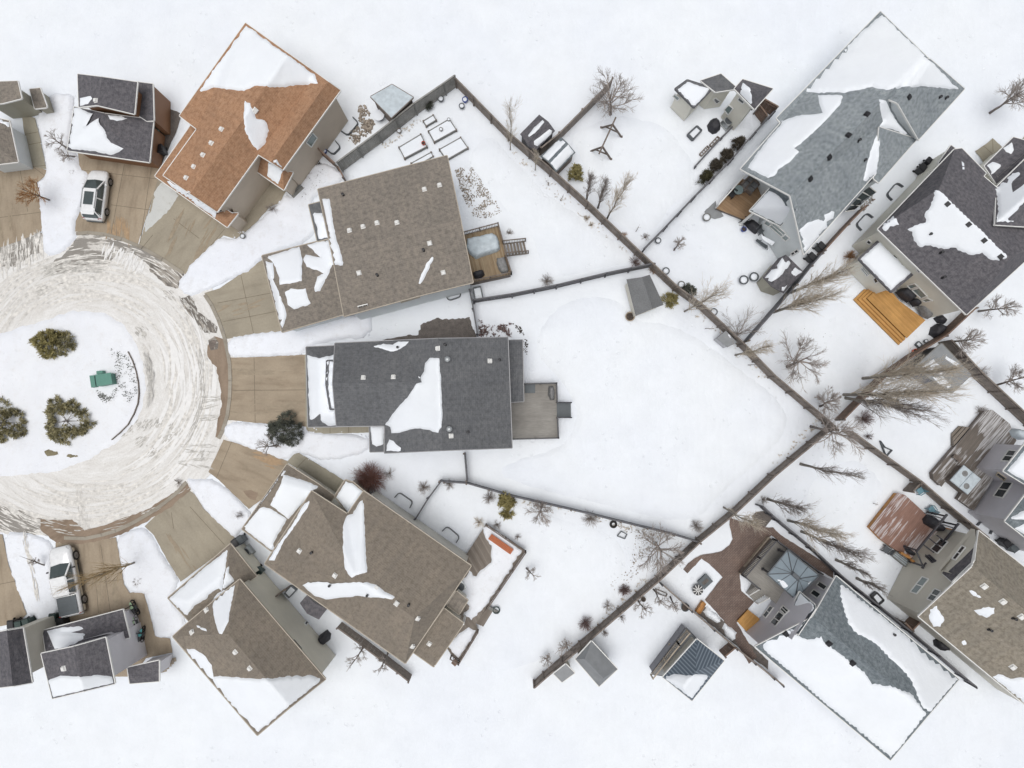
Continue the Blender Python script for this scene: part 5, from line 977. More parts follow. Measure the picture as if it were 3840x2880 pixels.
# ------------------------------------------------------------------ decks
def cover(name, label, fr, pts, h, mat, z0=0.0, cat='cover', edge=.3, group=None, rough=.02, seed=1):
    o = pillow(name, fr, pts, h, M[mat], None, None, 1.5, 8, seed, z0, edge, rough, grid=6); return tag(o, label, cat, group)
d = deck('grey composite deck with dark railings behind the middle house', 'C1', [(-8,985),(100,986),(105,832),(380,826),(386,990),(388,1120),(397,1295),(2,1305)], 1.1, M['deckgrey'], 0.0, [(2,3),(3,4),(5,6,7)], baluster=False)
stairs(d, 'C1', ((386,992),(388,1120)), ((506,992),(508,1120)), 1.1, 5, M['tonneau'], math.pi/2, rails='rail')
cover('grill_cover', 'grey covered barbecue against the railing of the middle house deck', 'C1', [(315,850),(355,845),(368,900),(365,965),(330,970),(308,920)], .85, 'greycloth', 1.12, 'barbecue')
_mb = MB(); _p = P('C1', 155, 870, 1.13); _mb.box(_p, (.9,.75,.03)); _mb.box(_p+Vector((0,0,.02)), (.8,.65,.015)); tag(_mb.build('door_mat', M['tonneau'], None, org=_p), 'flat blue grey door mat on the middle house deck', 'mat')
d = deck('weathered brown deck with baluster railings beside the taupe house', 'Y3', [(200,395),(1035,175),(1140,560),(1200,870),(1340,1290),(390,1495)], 1.2, M['deckbrown'], ang('Y3', (700,500),(900,1300)), [(0,1),(1,2),(3,4,5)], 'railwood')
stairs(d, 'Y3', ((1150,575),(1200,850)), ((1660,520),(1725,800)), 1.2, 7, M['deckold'], ang('Y3', (1150,575),(1200,850)), rails='railwood', solid=False)
cover('covered_table', 'large table under a crumpled blue grey tarp with some snow', 'Y3', [(310,480),(520,430),(900,345),(1000,400),(1060,540),(1080,700),(1010,770),(700,870),(520,940),(380,820),(300,700)], .72, 'tarp', 1.22, 'table', .22, rough=.07)
cover('patio_sofa', 'pale grey covered sofa at the deck corner beside the taupe house', 'Y3', [(1000,915),(1185,885),(1275,1190),(1245,1255),(1110,1270),(1040,1180),(990,1020)], .5, 'greycloth', 1.22, 'sofa', .15)
cover('grill_cover', 'black covered barbecue against the wall of the taupe house', 'Y3', [(440,1240),(600,1200),(690,1195),(725,1300),(640,1385),(490,1395)], .95, 'blackcloth', 1.22, 'barbecue')
d = deck('old grey deck half buried in snow behind the brown house', 'Z8', [(130,480),(330,172),(725,440),(335,1010),(225,1175),(250,1232),(60,1545),(-20,1490),(-90,1380),(20,860)], .5, M['deckold'], ang('Z8', (330,560),(200,330)), [(1,2,3),(5,6,7)], 'railwood')
stairs(d, 'Z8', ((338,1015),(228,1175)), ((392,1050),(300,1200)), .5, 3, M['deckold'], ang('Z8', (338,1015),(228,1175)))
tag(pillow('snow_blanket', 'Z8', [(300,212),(350,192),(690,440),(560,640),(420,850),(322,1000),(180,1140),(100,1090),(160,1000),(45,860),(160,640),(230,700),(270,640),(330,600),(380,560),(385,420),(320,310)], .12, M['bank'], None, None, 9, 9, 71, .52, .2, .02, grid=8), 'ragged blanket of snow over the old grey deck', 'snow')
tag(pillow('snow_blanket', 'Z8', [(225,1240),(200,1300),(50,1515),(0,1480),(-60,1390),(60,1270),(150,1220)], .12, M['bank'], None, None, 6, 9, 72, .52, .2, .02, grid=8), 'small snow blanket on the lower end of the old grey deck', 'snow')
def bench(label, fr, a, b, w, z, mat, back=False, name='bench', z0=0.0):
    A, B = P(fr, *a, z0), P(fr, *b, z0); c = (A+B)/2; L = (B-A).length; rz = math.atan2((B-A).y, (B-A).x); root = thing(name, label, 'bench', c); R = Matrix.Rotation(rz, 3, 'Z')
    s = MB()
    for i in range(4): o = R@Vector((0, (i-1.5)*w/4, z)); s.box(c+o, (L, w/4-.015, .05), rz)
    s.build('seat', M[mat], root, uvdir=rz)
    for i, j in ((-1,-1),(1,-1),(1,1),(-1,1)): q = MB(); q.box(c+R@Vector((i*(L/2-.12), j*(w/2-.08), z/2)), (.08,.08,z), rz); q.build('leg', M[mat], root)
    if back: q = MB(); q.bar(c+R@Vector((-L/2, w/2, z+.25)), c+R@Vector((L/2, w/2, z+.25)), .05, .4); q.build('backrest', M[mat], root)
    return root
M['orangewood'] = pm('orange_timber', (.42,.115,.035), .15, 3, .65)
bench('long bright orange bench on the snowy deck', 'Z8', (368,290), (588,445), .52, .45, 'orangewood', z0=.5)
bench('red brown bench box at the low end of the snowy deck', 'Z8', (0,1530), (40,1565), .5, .4, 'redfence', z0=.4); bench('small grey bench on the dark wet deck', 'Z4', (1130,815), (1235,900), .4, .42, 'railwood', z0=.6)
d = deck('new honey coloured cedar deck with wide steps', 'Z3', [(755,1020),(890,898),(1010,892),(1135,940),(1235,1060),(1622,1345),(1345,1612)], .6, M['decknew'], ang('Z3', (755,1020),(1345,1612)), skirt='honey')
stairs(d, 'Z3', ((752,1022),(1343,1615)), ((545,1045),(1215,1715)), .6, 3, M['decknew'], ang('Z3', (755,1020),(1345,1612)))
stairs(d, 'Z3', ((890,900),(752,1022)), ((705,890),(545,1045)), .58, 3, M['decknew'], ang('Z3', (890,900),(755,1020)))
for _a in (('grill_cover','big black covered barbecue on the honey deck','Z3',[(1170,935),(1310,835),(1400,890),(1485,975),(1410,1050),(1340,1090),(1250,1020)],1.0,'blackcloth',.6,'barbecue'), ('covered_chair','small black covered chair on the honey deck','Z3',[(1370,1065),(1450,985),(1550,1075),(1510,1140),(1430,1150)],.8,'blackcloth',.6,'chair'), ('covered_sofa','grey covered sofa at the wall end of the honey deck','Z3',[(1500,1150),(1570,1085),(1690,1110),(1760,1215),(1650,1335),(1570,1290)],.7,'greycloth',.6,'sofa'),
  ('black_tarp','black tarp heap in the snow below the ivory wall','Z3',[(1735,1320),(1830,1258),(1930,1340),(1885,1405),(1790,1390)],.6,'blackcloth',0,'tarp'), ('covered_grill','dark grey covered smoker by the reddish fence','Z3',[(1665,1560),(1695,1455),(1790,1395),(1905,1450),(1860,1520),(1745,1612)],.9,'blackcloth',0,'barbecue'), ('black_tarp','round black crumpled tarp over a fire pit under the cream house','Z1',[(990,440),(1040,360),(1115,345),(1165,400),(1185,500),(1130,555),(1070,568),(1010,520)],.75,'blackcloth',0,'tarp'),
  ('black_mat','black covered patio set under the blue grey house wall','Z2',[(700,560),(820,660),(830,720),(760,785),(690,740),(610,650)],.6,'blackcloth',.1,'patio set'), ('grill_cover','black covered barbecue on the red stained deck','Z5',[(940,500),(1000,430),(1085,450),(1170,550),(1240,620),(1160,680),(1050,625),(960,565)],1.0,'blackcloth',.72,'barbecue'), ('covered_table','black low table with a snow cap on the red deck','Z5',[(670,925),(760,940),(825,990),(800,1045),(700,990)],.6,'blackcloth',.72,'table'),
  ('covered_grill','light grey covered barbecue at the edge of the dark wet deck','Z4',[(1990,470),(2040,420),(2140,430),(2240,500),(2230,590),(2120,590),(2030,550)],.9,'tarp',.62,'barbecue'), ('black_bag','black covered wood pile at the cream side wall','Y5',[(1280,1540),(1400,1450),(1455,1510),(1445,1590),(1370,1655),(1290,1640)],.9,'blackcloth',0,'cover'), ('black_box','black covered box in the snow by the olive tan house','D2',[(1425,1385),(1470,1360),(1545,1420),(1540,1465),(1490,1470),(1430,1430)],.8,'blackcloth',0,'cover')):
    cover(_a[0], _a[1], _a[2], _a[3], _a[4], _a[5], _a[6], _a[7], .3)
d = deck('tan brown patio deck with long planks under the blue grey house', 'Z2', [(175,398),(560,-40),(760,20),(960,110),(690,432),(735,500),(610,572)], .5, M['decktan'], ang('Z2', (250,330),(560,560)), skirt='timber')
railing(d, [P('Z2',172,392,.5), P('Z2',540,-20,.5)], .5, 'trim', .95)
d = deck('dark wet deck streaked with snow at the lilac house', 'Z4', [(1640,150),(1745,145),(2000,350),(2100,600),(1470,1640),(1230,1470),(1290,1380),(1060,1190),(990,1285),(870,1170),(858,1080),(1190,690),(1420,420)], .6, M['deckdark'], ang('Z4', (1190,690),(1640,150)))
stairs(d, 'Z4', ((1425,405),(1190,680)), ((1235,385),(1125,500)), .6, 3, M['deckold'], ang('Z4', (1190,680),(1425,405)))
def hot_tub(label, fr, cs, z0, h=.85):
    p = [P(fr, x, y, z0+h) for x, y in cs]; c = sum(p, Vector())/4; root = thing('hot_tub', label, 'hot tub', (c.x, c.y, z0)); lo = inset(p, .06)[0]
    MB().prism([q-Vector((0,0,.1)) for q in lo], h-.1).build('body', M['railwood'], root); m1, m2 = p[0].lerp(p[1], .5), p[3].lerp(p[2], .5)
    for q in ([p[0], m1, m2, p[3]], [m1, p[1], p[2], m2]):
        i1 = inset(q, .05)[0]; mb = MB(); a = [v-Vector((0,0,.1)) for v in inset(q,.01)[0]]; b = [v for v in inset(q,.01)[0]]; t = [v+Vector((0,0,.04)) for v in i1]
        if (q[1]-q[0]).cross(q[2]-q[0]).z < 0: a, b, t = a[::-1], b[::-1], t[::-1]
        mb.add(a+b+t, [(8,9,10,11)]+[(k, (k+1)%4, 4+(k+1)%4, 4+k) for k in range(4)]+[(4+k, 4+(k+1)%4, 8+(k+1)%4, 8+k) for k in range(4)]); mb.build('cover', M['tarp'], root)
    for t1, t2 in ((.28,.3),(.7,.72)):
        c0 = p[0].lerp(p[1], t1).lerp(p[3].lerp(p[2], t1), t2); mb = MB(); mb.lathe(c0+Vector((0,0,.04)), [(.26,0),(.22,.012),(.05,.016)], 14); mb.build('melt_patch', M['greycloth'], root)
hot_tub('square hot tub with a pale folding cover on the dark wet deck', 'Z4', [(1322,962),(1582,1170),(1380,1405),(1115,1190)], .6)
d = deck('red stained deck dusted with snow in front of the olive tan house', 'Z5', [(165,630),(580,110),(692,145),(975,405),(1200,640),(1420,760),(1100,1280),(940,1200),(520,940),(350,820)], .7, M['deckred'], ang('Z5', (165,630),(580,110)), skirt='honey')
for _p in ([(640,985),(760,1050),(780,1080),(740,1085),(620,1010)], [(780,1090),(960,1190),(955,1215),(800,1140)], [(960,1210),(1080,1290),(1060,1300),(920,1240)], [(1270,620),(1400,650),(1370,690),(1290,660)]): MB().prism([P('Z5',x,y,1.2) for x,y in _p], .3).build('honey_panel', M['honey'], d)
def pergola(label):
    z = 2.6; root = thing('pergola', label, 'pergola', P('Z5', 1150, 850)); bm = MB()
    for a, b in (((1310,430),(850,985)),((1480,565),(940,1230))): bm.bar(P('Z5',*a,z), P('Z5',*b,z), .12, .2)
    bm.build('beam', M['rail'], root); c = MB()
    for a, b in (((1050,790),(1180,895)),((960,880),(1120,1000)),((1160,740),(1265,825)),((975,410),(1230,490)),((1180,560),(1430,640)),((860,990),(960,1210)),((990,1030),(1160,1110)),((1000,1160),(1165,1220))): c.bar(P('Z5',*a,z+.14), P('Z5',*b,z+.14), .08, .14)
    c.build('rafters', M['rail'], root)
    for a in ((1290,455),(870,965),(1460,590),(965,1200)): q = P('Z5',*a,z); m = MB(); m.box((q.x,q.y,z/2), (.12,.12,z)); m.box((q.x,q.y,.75), (.2,.2,.1)); m.build('post', M['rail'], root)
pergola('black metal pergola frame over the red stained deck')
d = deck('grey raised deck with dark railing under the blue grey pavilion', 'Z6', [(1330,392),(2000,885),(1700,1300),(1440,1400),(1225,1235),(870,925)], 1.1, M['deckgrey'], ang('Z6', (1330,392),(2000,885)), [(0,5),(0,1)], 'rail')
railing(d, [P('Z6',880,935,1.1), P('Z6',1085,1100,1.1)], 1.1, 'rail', baluster=False)
stairs(d, 'Z6', ((1085,1105),(1225,1235)), ((940,1190),(1060,1320)), 1.1, 5, M['deckgrey'], ang('Z6', (1085,1105),(1225,1235)), rails='trim')
_pl = [P('Z6',840,915,.45), P('Z6',1275,370,.45), P('Z6',1320,395,.45), P('Z6',885,950,.45)]; MB().prism(_pl, .45).build('planter_ledge', M['palewood'], d)
def pavilion(label):
    z = 3.1; cs = [P('Z6',x,y,z) for x,y in ((1552,560),(2022,940),(1665,1292),(1250,922))]; root = thing('pavilion', label, 'pavilion', P('Z6',1620,930)); r0, r1 = P('Z6',1622,905,3.9), P('Z6',1715,988,3.9); mb = MB()
    mb.v = cs+[r0, r1]; mb.f = [(0,3,4),(3,2,5,4),(2,1,5),(1,0,4,5)]; mb.v += [v-Vector((0,0,.06)) for v in mb.v]; mb.f += [tuple(i+6 for i in f[::-1]) for f in mb.f]
    mb.build('roof', M['tarp2'], root); q = MB()
    for a, b in ((0,4),(3,4),(2,5),(1,5),(4,5)): q.bar(mb.v[a]+Vector((0,0,.02)), mb.v[b]+Vector((0,0,.02)), .06)
    for t in (.35,.68):
        for a, b in ((0,3),(3,2),(2,1),(1,0)): e = cs[a].lerp(cs[b], t); q.bar(e+Vector((0,0,.02)), (r0 if (e-r0).length < (e-r1).length else r1)+Vector((0,0,.02)), .035)
    for i in range(4): q.bar(cs[i], cs[(i+1)%4], .09, .14)
    q.build('ribs', M['darksteel'], root); MB().box((r0+r1)/2+Vector((0,0,.1)), ((r1-r0).length*1.15,.35,.12), math.atan2((r1-r0).y,(r1-r0).x), .8).build('ridge_cap', M['darksteel'], root)
    ii = inset(cs, .25)[0]
    for v in ii: m = MB(); m.box((v.x,v.y,(z+1.1)/2), (.13,.13,z-1.1)); m.box((v.x,v.y,1.2), (.22,.22,.1)); m.build('post', M['rail'], root)
    sf = BVHTree.FromPolygons(mb.v[:6], mb.f[:4])
    for i, p in enumerate(([(1325,990),(1440,1000),(1500,1020),(1565,1090),(1560,1110),(1490,1140),(1400,1080)], [(1850,1080),(1870,1040),(1955,1005),(1925,1055)])): pillow('snow_patch', 'Z6', p, .1, M['roof_snow'], root, sf, 2, 8, 80+i, edge=.15)
M['tarp2'] = pm('blue_grey_canopy', (.24,.29,.33), .1, 1.5, .5); pavilion('blue grey hip roofed pavilion standing on the grey raised deck')
d = deck('small honey timber landing at the greige wall of the bottom house', 'C2', [(1945,1222),(2040,1120),(2142,1200),(2050,1335)], .35, M['decknew'], ang('C2', (1945,1222),(2040,1120)), skirt='honey')
for _i, (_p, _l) in enumerate((([(1690,1090),(1800,1190),(1802,1228),(1770,1240),(1700,1195),(1650,1140)], 'snow heap on the gravel strip next to the honey timber box'), ([(1835,1232),(1945,1318),(1930,1370),(1900,1390),(1850,1350),(1815,1280)], 'snow heap lower down the gravel strip'))): tag(pillow('snow_heap', 'C2', _p, .3, M['snow'], None, None, 5, 8, 85+_i, .02, .3, .03, grid=9), _l, 'snow')
for _f, _p, _l in (('Z6', [(300,1330),(345,1365),(255,1512),(205,1480)], 'honey timber box beside the paver terrace'),):
    _t = thing('timber_box', _l, 'box', P(_f, *_p[0])); _c = [P(_f,x,y,.5) for x,y in _p]; _mb = MB()
    for _a, _b in zip(_c, _c[1:]+_c[:1]): _mb.bar(_a-Vector((0,0,.25)), _b-Vector((0,0,.25)), .06, .5)
    _mb.build('frame', M['honey'], _t); MB().prism(inset([v-Vector((0,0,.06)) for v in _c], .04)[0], .05).build('lid', M['honey'], _t)
# ------------------------------------------------------------------ yard furniture
def raised_bed(label, cs, z=.38, fr='Y2', group='raised vegetable beds'):
    p = [P(fr,x,y,z) for x,y in cs]; c = sum(p, Vector())/4; root = thing('raised_bed', label, 'raised bed', (c.x,c.y,0), group)
    for a, b in zip(p, p[1:]+p[:1]): m = MB(); m.bar(a-Vector((0,0,z/2)), b-Vector((0,0,z/2)), .07, z); m.build('board', M['greywood'], root)
    q = MB()
    for v in p: q.box((v.x,v.y,z/2+.02), (.13,.13,z+.06))
    q.build('corner_posts', M['timber'], root); lo = inset(p, .04)[0]; MB().prism([v-Vector((0,0,.06)) for v in lo], z-.1).build('snow_fill', M['snow'], root)
raised_bed('raised bed holding a red pot, nearest the grey fence', [(1180,885),(1555,660),(1660,870),(1275,1072)])
raised_bed('wide raised bed with two small dark pots standing in its snow', [(1690,605),(2050,395),(2170,580),(1790,790)])
raised_bed('small raised bed highest up beside the grey fence', [(1600,430),(1770,328),(1822,412),(1650,515)], .3)
raised_bed('raised bed just above the taupe roof ridge corner', [(1880,920),(2245,715),(2370,890),(2000,1100)])
raised_bed('flat narrow bed frame partly hidden by the taupe roof', [(1390,1160),(1735,970),(1770,1040),(1480,1210)], .15)
def pot(label, fr, x, y, r, h, mat, snow=True, name='flower_pot', group='pots and tubs in the snowy yards', z0=0.0, cat='pot'):
    p = P(fr, x, y, z0); root = thing(name, label, cat, p, group); MB().lathe(p, [(r*.75,0),(r*.97,h*.85),(r*1.08,h*.86),(r*1.08,h),(r*.9,h),(r*.88,h*.8),(.02,h*.8)], 18).build('shell', M[mat], root, True)
    if snow: MB().lathe(p, [(r*.87,h*.82),(r*.7,h*.98),(r*.3,h*1.04),(.02,h*1.05)], 14).build('snow_fill', M['snow'], root, True)
    else: MB().lathe(p, [(r*.87,h*.8),(r*.4,h*.84),(.02,h*.85)], 12).build('soil', M['soil'], root)
for _a in (('red pot in the corner of a raised bed','Y2',1608,832,.17,.3,'red',False), ('small dark pot in the middle of the wide raised bed','Y2',1910,590,.16,.25,'timber'), ('small grey pot near the far end of the wide raised bed','Y2',2042,418,.14,.22,'greywood'), ('pot filled with snow right at the grey board fence','Y2',1190,625,.2,.35,'timber'), ('blue rimmed tub nearest the grey fence top end','B0',1600,38,.26,.4,'darksteel'), ('upper of two tubs side by side at the diagonal fence','B0',1808,45,.24,.4,'blueplast'), ('lower of two tubs side by side at the diagonal fence','B0',1780,100,.24,.4,'darksteel'),
  ('round planter ring by the stone patio of the blue grey house','C0',1672,1058,.34,.45,'greywood'), ('round planter ring just below the fence crossing with the grey fence','C0',1322,1520,.3,.45,'darksteel'), ('round planter ring above the slender buff aspen','C0',1455,1636,.3,.4,'greywood'), ('round planter ring below the slender buff aspen','C1',1735,212,.3,.4,'darksteel'), ('dark half open ring planter at the thin dark fence','C0',1256,1258,.25,.4,'darksteel'), ('left one of two big round tubs beside the dark shed','Z2',565,1475,.38,.5,'darksteel'), ('right one of two big round tubs beside the dark shed','Z2',716,1430,.38,.5,'darksteel'),
  ('glowing orange pot against the reddish brown fence','Y7',1405,268,.2,.35,'orangeplast',False), ('little round pot beside the square frame','Y7',1598,92,.16,.3,'darksteel'), ('round stone pot with a pale rim at the tan driveway edge','A0',2112,1222,.22,.5,'greywood'), ('dark pot on the grey fence line by the bottom yard','Z7',1108,268,.2,.3,'timber',False), ('round brown lid tub at the foot of the grey shed','C1',1016,250,.4,.3,'palewood',False), ('dark pot beside the sloping fence near the honey box','Z7',1598,358,.34,.4,'tonneau',False),
  ('blue pail on the dark wet deck','Z4',1748,962,.3,.5,'blueplast',False), ('small bright blue pail near the patio of the blue grey house','Z2',572,725,.22,.4,'blueplast',False), ('blue bucket by the window well of the russet roofed house','B0',598,488,.2,.4,'blueplast'), ('white snowy birdbath between the trellis and the blue metal roof','Z7',1425,800,.24,.7,'palewood')):
    pot(*_a[:7], snow=_a[7] if len(_a) > 7 else True, z0=.6 if 'dark wet deck' in _a[0] else .32 if 'raised bed' in _a[0] else 0.0)
def ring(label, fr, x, y, r, t, mat='rubber', name='tyre', cat='tyre', z=None):
    p = P(fr, x, y); z = z or t; mb = MB(); n = 20; k = 8
    for i in range(n):
        a = 6.283*i/n
        for j in range(k): b = 6.283*j/k; mb.v.append(p+Vector((math.cos(a)*(r+t*math.cos(b)), math.sin(a)*(r+t*math.cos(b)), z+t*math.sin(b))))
    for i in range(n):
        for j in range(k): mb.f.append((i*k+j, ((i+1)%n)*k+j, ((i+1)%n)*k+(j+1)%k, i*k+(j+1)%k))
    return tag(mb.build(name, M[mat], None, True, org=p), label, cat)
ring('old black tyre lying in the snow below the dark drifted fence', 'C2', 875, 382, .24, .1)
def round_table(label, fr, x, y, r, z, mat, z0=0.0, segs=0):
    p = P(fr, x, y, z0); root = thing('round_table', label, 'table', p); m = MB(); m.lathe(p, [(r*.95,z-.04),(r,z-.03),(r,z),(r*.97,z+.01),(.02,z+.01)], 24); m.build('tabletop', M[mat], root)
    if segs:
        s = MB()
        for i in range(segs): a = 6.283*i/segs; s.bar(p+Vector((math.cos(a)*.06, math.sin(a)*.06, z+.02)), p+Vector((math.cos(a)*r, math.sin(a)*r, z+.02)), .05, .03)
        s.build('spokes', M['trim'], root)
    q = MB(); q.lathe(p, [(r*.5,0),(r*.45,.05),(.05,.08),(.05,z-.04)], 12); q.build('pedestal', M['darksteel'], root); return root
round_table('round table under a white snow lid at the icy roofed shed', 'Y2', 855, 390, .5, .7, 'snow'); round_table('round dark slatted table with pale spokes on the snowy terrace', 'Z6', 205, 1138, .46, .45, 'black', segs=9); round_table('round pale green glass table on the tan patio deck', 'Z2', 475, 165, .42, .7, 'paleglass', .5)
_t = thing('fire_table', 'square dark fire table in the snow next to the spoked table', 'fire pit', P('Z6',315,1015)); _c = P('Z6',315,1015); _r = ang('Z6',(230,1010),(300,945)); _mb = MB(); _mb.box(_c+Vector((0,0,.2)), (.95,.75,.4), _r, .95); _mb.box(_c+Vector((0,0,.42)), (1.05,.85,.05), _r); _mb.build('body', M['tonneau'], _t); _mb = MB(); _mb.box(_c+Vector((0,0,.455)), (.6,.3,.03), _r); _mb.build('burner', M['gravel'], _t)
def swing(label):
    root = thing('swing_frame', label, 'swing set', P('C0',810,380)); z = 2.3; ap = [P('C0',870,248,z), P('C0',783,440,z)]; b = MB(); b.bar(P('C0',897,185,z), P('C0',752,500,z), .13, .16); b.build('top_beam', M['railwood'], root)
    for a, ft in ((ap[0], ((770,275),(945,355))), (ap[1], ((683,475),(855,548)))):
        ft = [P('C0',*f) for f in ft]
        for f in ft: m = MB(); m.bar(a, f, .13); m.box((f.x,f.y,.05), (.2,.2,.1)); m.build('leg', M['railwood'], root)
        m = MB(); m.bar(a.lerp(ft[0],.62), a.lerp(ft[1],.62), .1); m.build('brace', M['railwood'], root)
swing('empty timber swing frame standing in the snow below the cream house')
def chair(label, fr, x, y, rz, mat, z0=0.0, name='garden_chair', cat='chair', s=1.0, group=None):
    p = P(fr, x, y, z0); root = thing(name, label, cat, p, group); R = Matrix.Rotation(rz, 3, 'Z')
    def q(dx, dy, dz): return p+R@Vector((dx*s, dy*s, dz*s))
    m = MB(); m.box(q(0,0,.42), (.5*s,.5*s,.06*s), rz); m.build('seat', M[mat], root); m = MB()
    for i in range(4): m.bar(q(-.2+.13*i,-.25,.44), q(-.2+.13*i,-.36,.95), .1*s, .03)
    m.build('backrest', M[mat], root)
    for i, j in ((-1,-1),(1,-1),(1,1),(-1,1)): m = MB(); m.bar(q(i*.22,j*.22,.42), q(i*.26,j*.26,0), .05*s); m.build('leg', M[mat], root)
    for i in (-1,1): m = MB(); m.bar(q(i*.29,-.25,.62), q(i*.29,.25,.62), .07*s, .04); m.bar(q(i*.29,.22,.62), q(i*.26,.24,0), .05*s); m.build('armrest', M[mat], root)
    return root
M['dullteal'] = gloss('dull_teal', (.14,.27,.33), .6)
chair('dull teal chair in the snow beside the red deck', 'Z5', 1040, 350, .6, 'dullteal'); chair('teal chair at the fence corner above the red deck', 'Z5', 870, 75, 2.1, 'dullteal'); chair('grey blue chair in snow at the low corner of the red deck', 'Z5', 375, 940, 1.0, 'darksteel'); chair('dark chair left of the glass table on the tan deck', 'Z2', 385, 210, 2.5, 'black', .5)
chair('dark patio chair by the white railing of the blue grey house', 'Z2', 575, 610, .8, 'black'); chair('small black chair on the dark patio mat', 'Z2', 800, 740, 2.4, 'darksteel', .1)
def sofa(label, fr, x, y, rz, z0, L=1.5):
    p = P(fr, x, y, z0); root = thing('patio_sofa', label, 'sofa', p); R = Matrix.Rotation(rz, 3, 'Z')
    for k, (c, sz) in {'seat':((0,0,.3),(L,.7,.2)), 'backrest':((0,.36,.5),(L,.14,.55)), 'armrest':((-L/2,0,.4),(.14,.75,.45)), 'base':((0,0,.1),(L*.95,.6,.2))}.items(): m = MB(); m.box(p+R@Vector(c), sz, rz, .95); m.build(k, M['railwood'], root)
    m = MB(); m.box(p+R@Vector((L/2,0,.4)), (.14,.75,.45), rz, .95); m.build('armrest', M['railwood'], root)
    for i in (-1,1): m = MB(); m.box(p+R@Vector((i*L/4,-.02,.44)), (L/2-.05,.6,.1), rz, .92); m.build('cushion', M['greycloth'], root)
sofa('brown wicker sofa against the wall on the tan patio deck', 'Z2', 640, 40, ang('Z2',(500,90),(590,0)), .5, 1.6); sofa('brown wicker loveseat facing the glass table on the tan deck', 'Z2', 690, 110, ang('Z2',(620,150),(700,60)), .5, 1.1)
def canopy_swing(label):
    fr = 'Z2'; p = [P(fr,x,y,1.6) for x,y in ((845,790),(1052,900),(1010,950),(870,860))]; root = thing('canopy_swing', label, 'garden swing', P(fr,920,900)); MB().prism(p, .06).build('canopy', M['roof_snow'], root); m = MB()
    for x, y in ((770,870),(940,1010),(1040,960),(850,740)): m.bar(P(fr,x,y), P(fr,(x+930)/2,(y+880)/2,1.6), .06)
    m.build('frame', M['darksteel'], root); q = [P(fr,x,y,.45) for x,y in ((790,850),(950,960),(920,1000),(770,880))]; MB().prism(q, .08).build('seat', M['tonneau'], root)
canopy_swing('garden swing with a snow laden canopy at the blue grey house')
def frame_flat(label, fr, cs, z, w, mat, name, cat, cross=0, fill=None, group=None):
    p = [P(fr,x,y,z) for x,y in cs]; root = thing(name, label, cat, p[0], group); m = MB()
    for a, b in zip(p, p[1:]+p[:1]): m.bar(a-Vector((0,0,z*.45)), b-Vector((0,0,z*.45)), w, z*.9)
    for i in range(cross): t = (i+1)/(cross+1); m.bar(p[0].lerp(p[1],t), p[3].lerp(p[2],t), w*.7)
    m.build('frame', M[mat], root)
    if fill: MB().prism(inset([v-Vector((0,0,z*.35)) for v in p], w*.4)[0], z*.3).build('fill', M[fill], root)
    return root
frame_flat('grey rectangular frame filled with snow under the cream house', 'Z1', [(715,560),(845,440),(915,505),(790,638)], .45, .14, 'darksteel', 'sandbox', 'sandbox', 0, 'snow'); frame_flat('left brown trellis panel lying by the low edging board', 'Z1', [(885,855),(1000,735),(1030,765),(915,885)], .2, .08, 'timber', 'trellis_panel', 'trellis', 3); frame_flat('right brown trellis panel lying by the low edging board', 'Z1', [(1035,720),(1150,595),(1180,620),(1060,745)], .2, .08, 'timber', 'trellis_panel', 'trellis', 2)
frame_flat('square white topped frame at the reddish fence beside the honey deck', 'Y7', [(1455,145),(1510,90),(1565,150),(1515,195)], .3, .06, 'tonneau', 'cold_frame', 'cold frame', 0, 'snow'); frame_flat('grey curved sled frame leaning in snow at the brown fence', 'Z4', [(90,605),(160,700),(265,745),(180,840)], .25, .07, 'darksteel', 'sled', 'sled', 0); frame_flat('dark rimmed snow filled box by the dark board fence', 'D2', [(945,975),(1005,1040),(960,1080),(905,1010)], .5, .12, 'black', 'planter_box', 'planter', 0, 'snow')
frame_flat('dark rimmed box of snow at the gate of the brown house', 'Y5', [(880,830),(950,890),(850,1000),(785,935)], .5, .08, 'tonneau', 'planter_box', 'planter', 0, 'snow'); frame_flat('black framed snow filled planter at the taupe house corner fence', 'B1', [(1875,0),(1940,-15),(1962,95),(1895,105)], .6, .1, 'tonneau', 'planter_box', 'planter', 0, 'snow'); frame_flat('flat frame leaning in the snow of the lower yard', 'C2', [(910,485),(945,445),(995,470),(975,510)], .2, .07, 'darksteel', 'frame', 'frame', 0)
frame_flat('pale lean to greenhouse frame beside the red deck steps', 'Z5', [(500,1040),(560,980),(850,1200),(810,1290)], .5, .06, 'greywood', 'cold_frame', 'cold frame', 2, 'tarp'); frame_flat('long narrow trellis frame in snow by the bare fruit trees', 'Z7', [(1262,155),(1400,215),(1385,245),(1290,215)], .2, .05, 'timber', 'trellis_panel', 'trellis', 0)
def gable_bench(label):
    root = thing('garden_bridge', label, 'steps', P('Z8',430,1030)); m = MB()
    for i in range(4): a = P('Z8', 350+20*i, 1010+10*i, .4-.08*i); m.box(a, (.9,.25,.05), ang('Z8',(340,1030),(420,1075)))
    m.build('plank', M['greywood'], root); p = P('Z8',432,1028); n = 14; q = MB(); q.tube([p+Vector((.28*math.cos(6.283*i/n), .28*math.sin(6.283*i/n), .3)) for i in range(n+1)], .06, 6); q.build('hose', M['dgreen'], root)
gable_bench('coiled green hose on a plank stand beside the snowy deck')
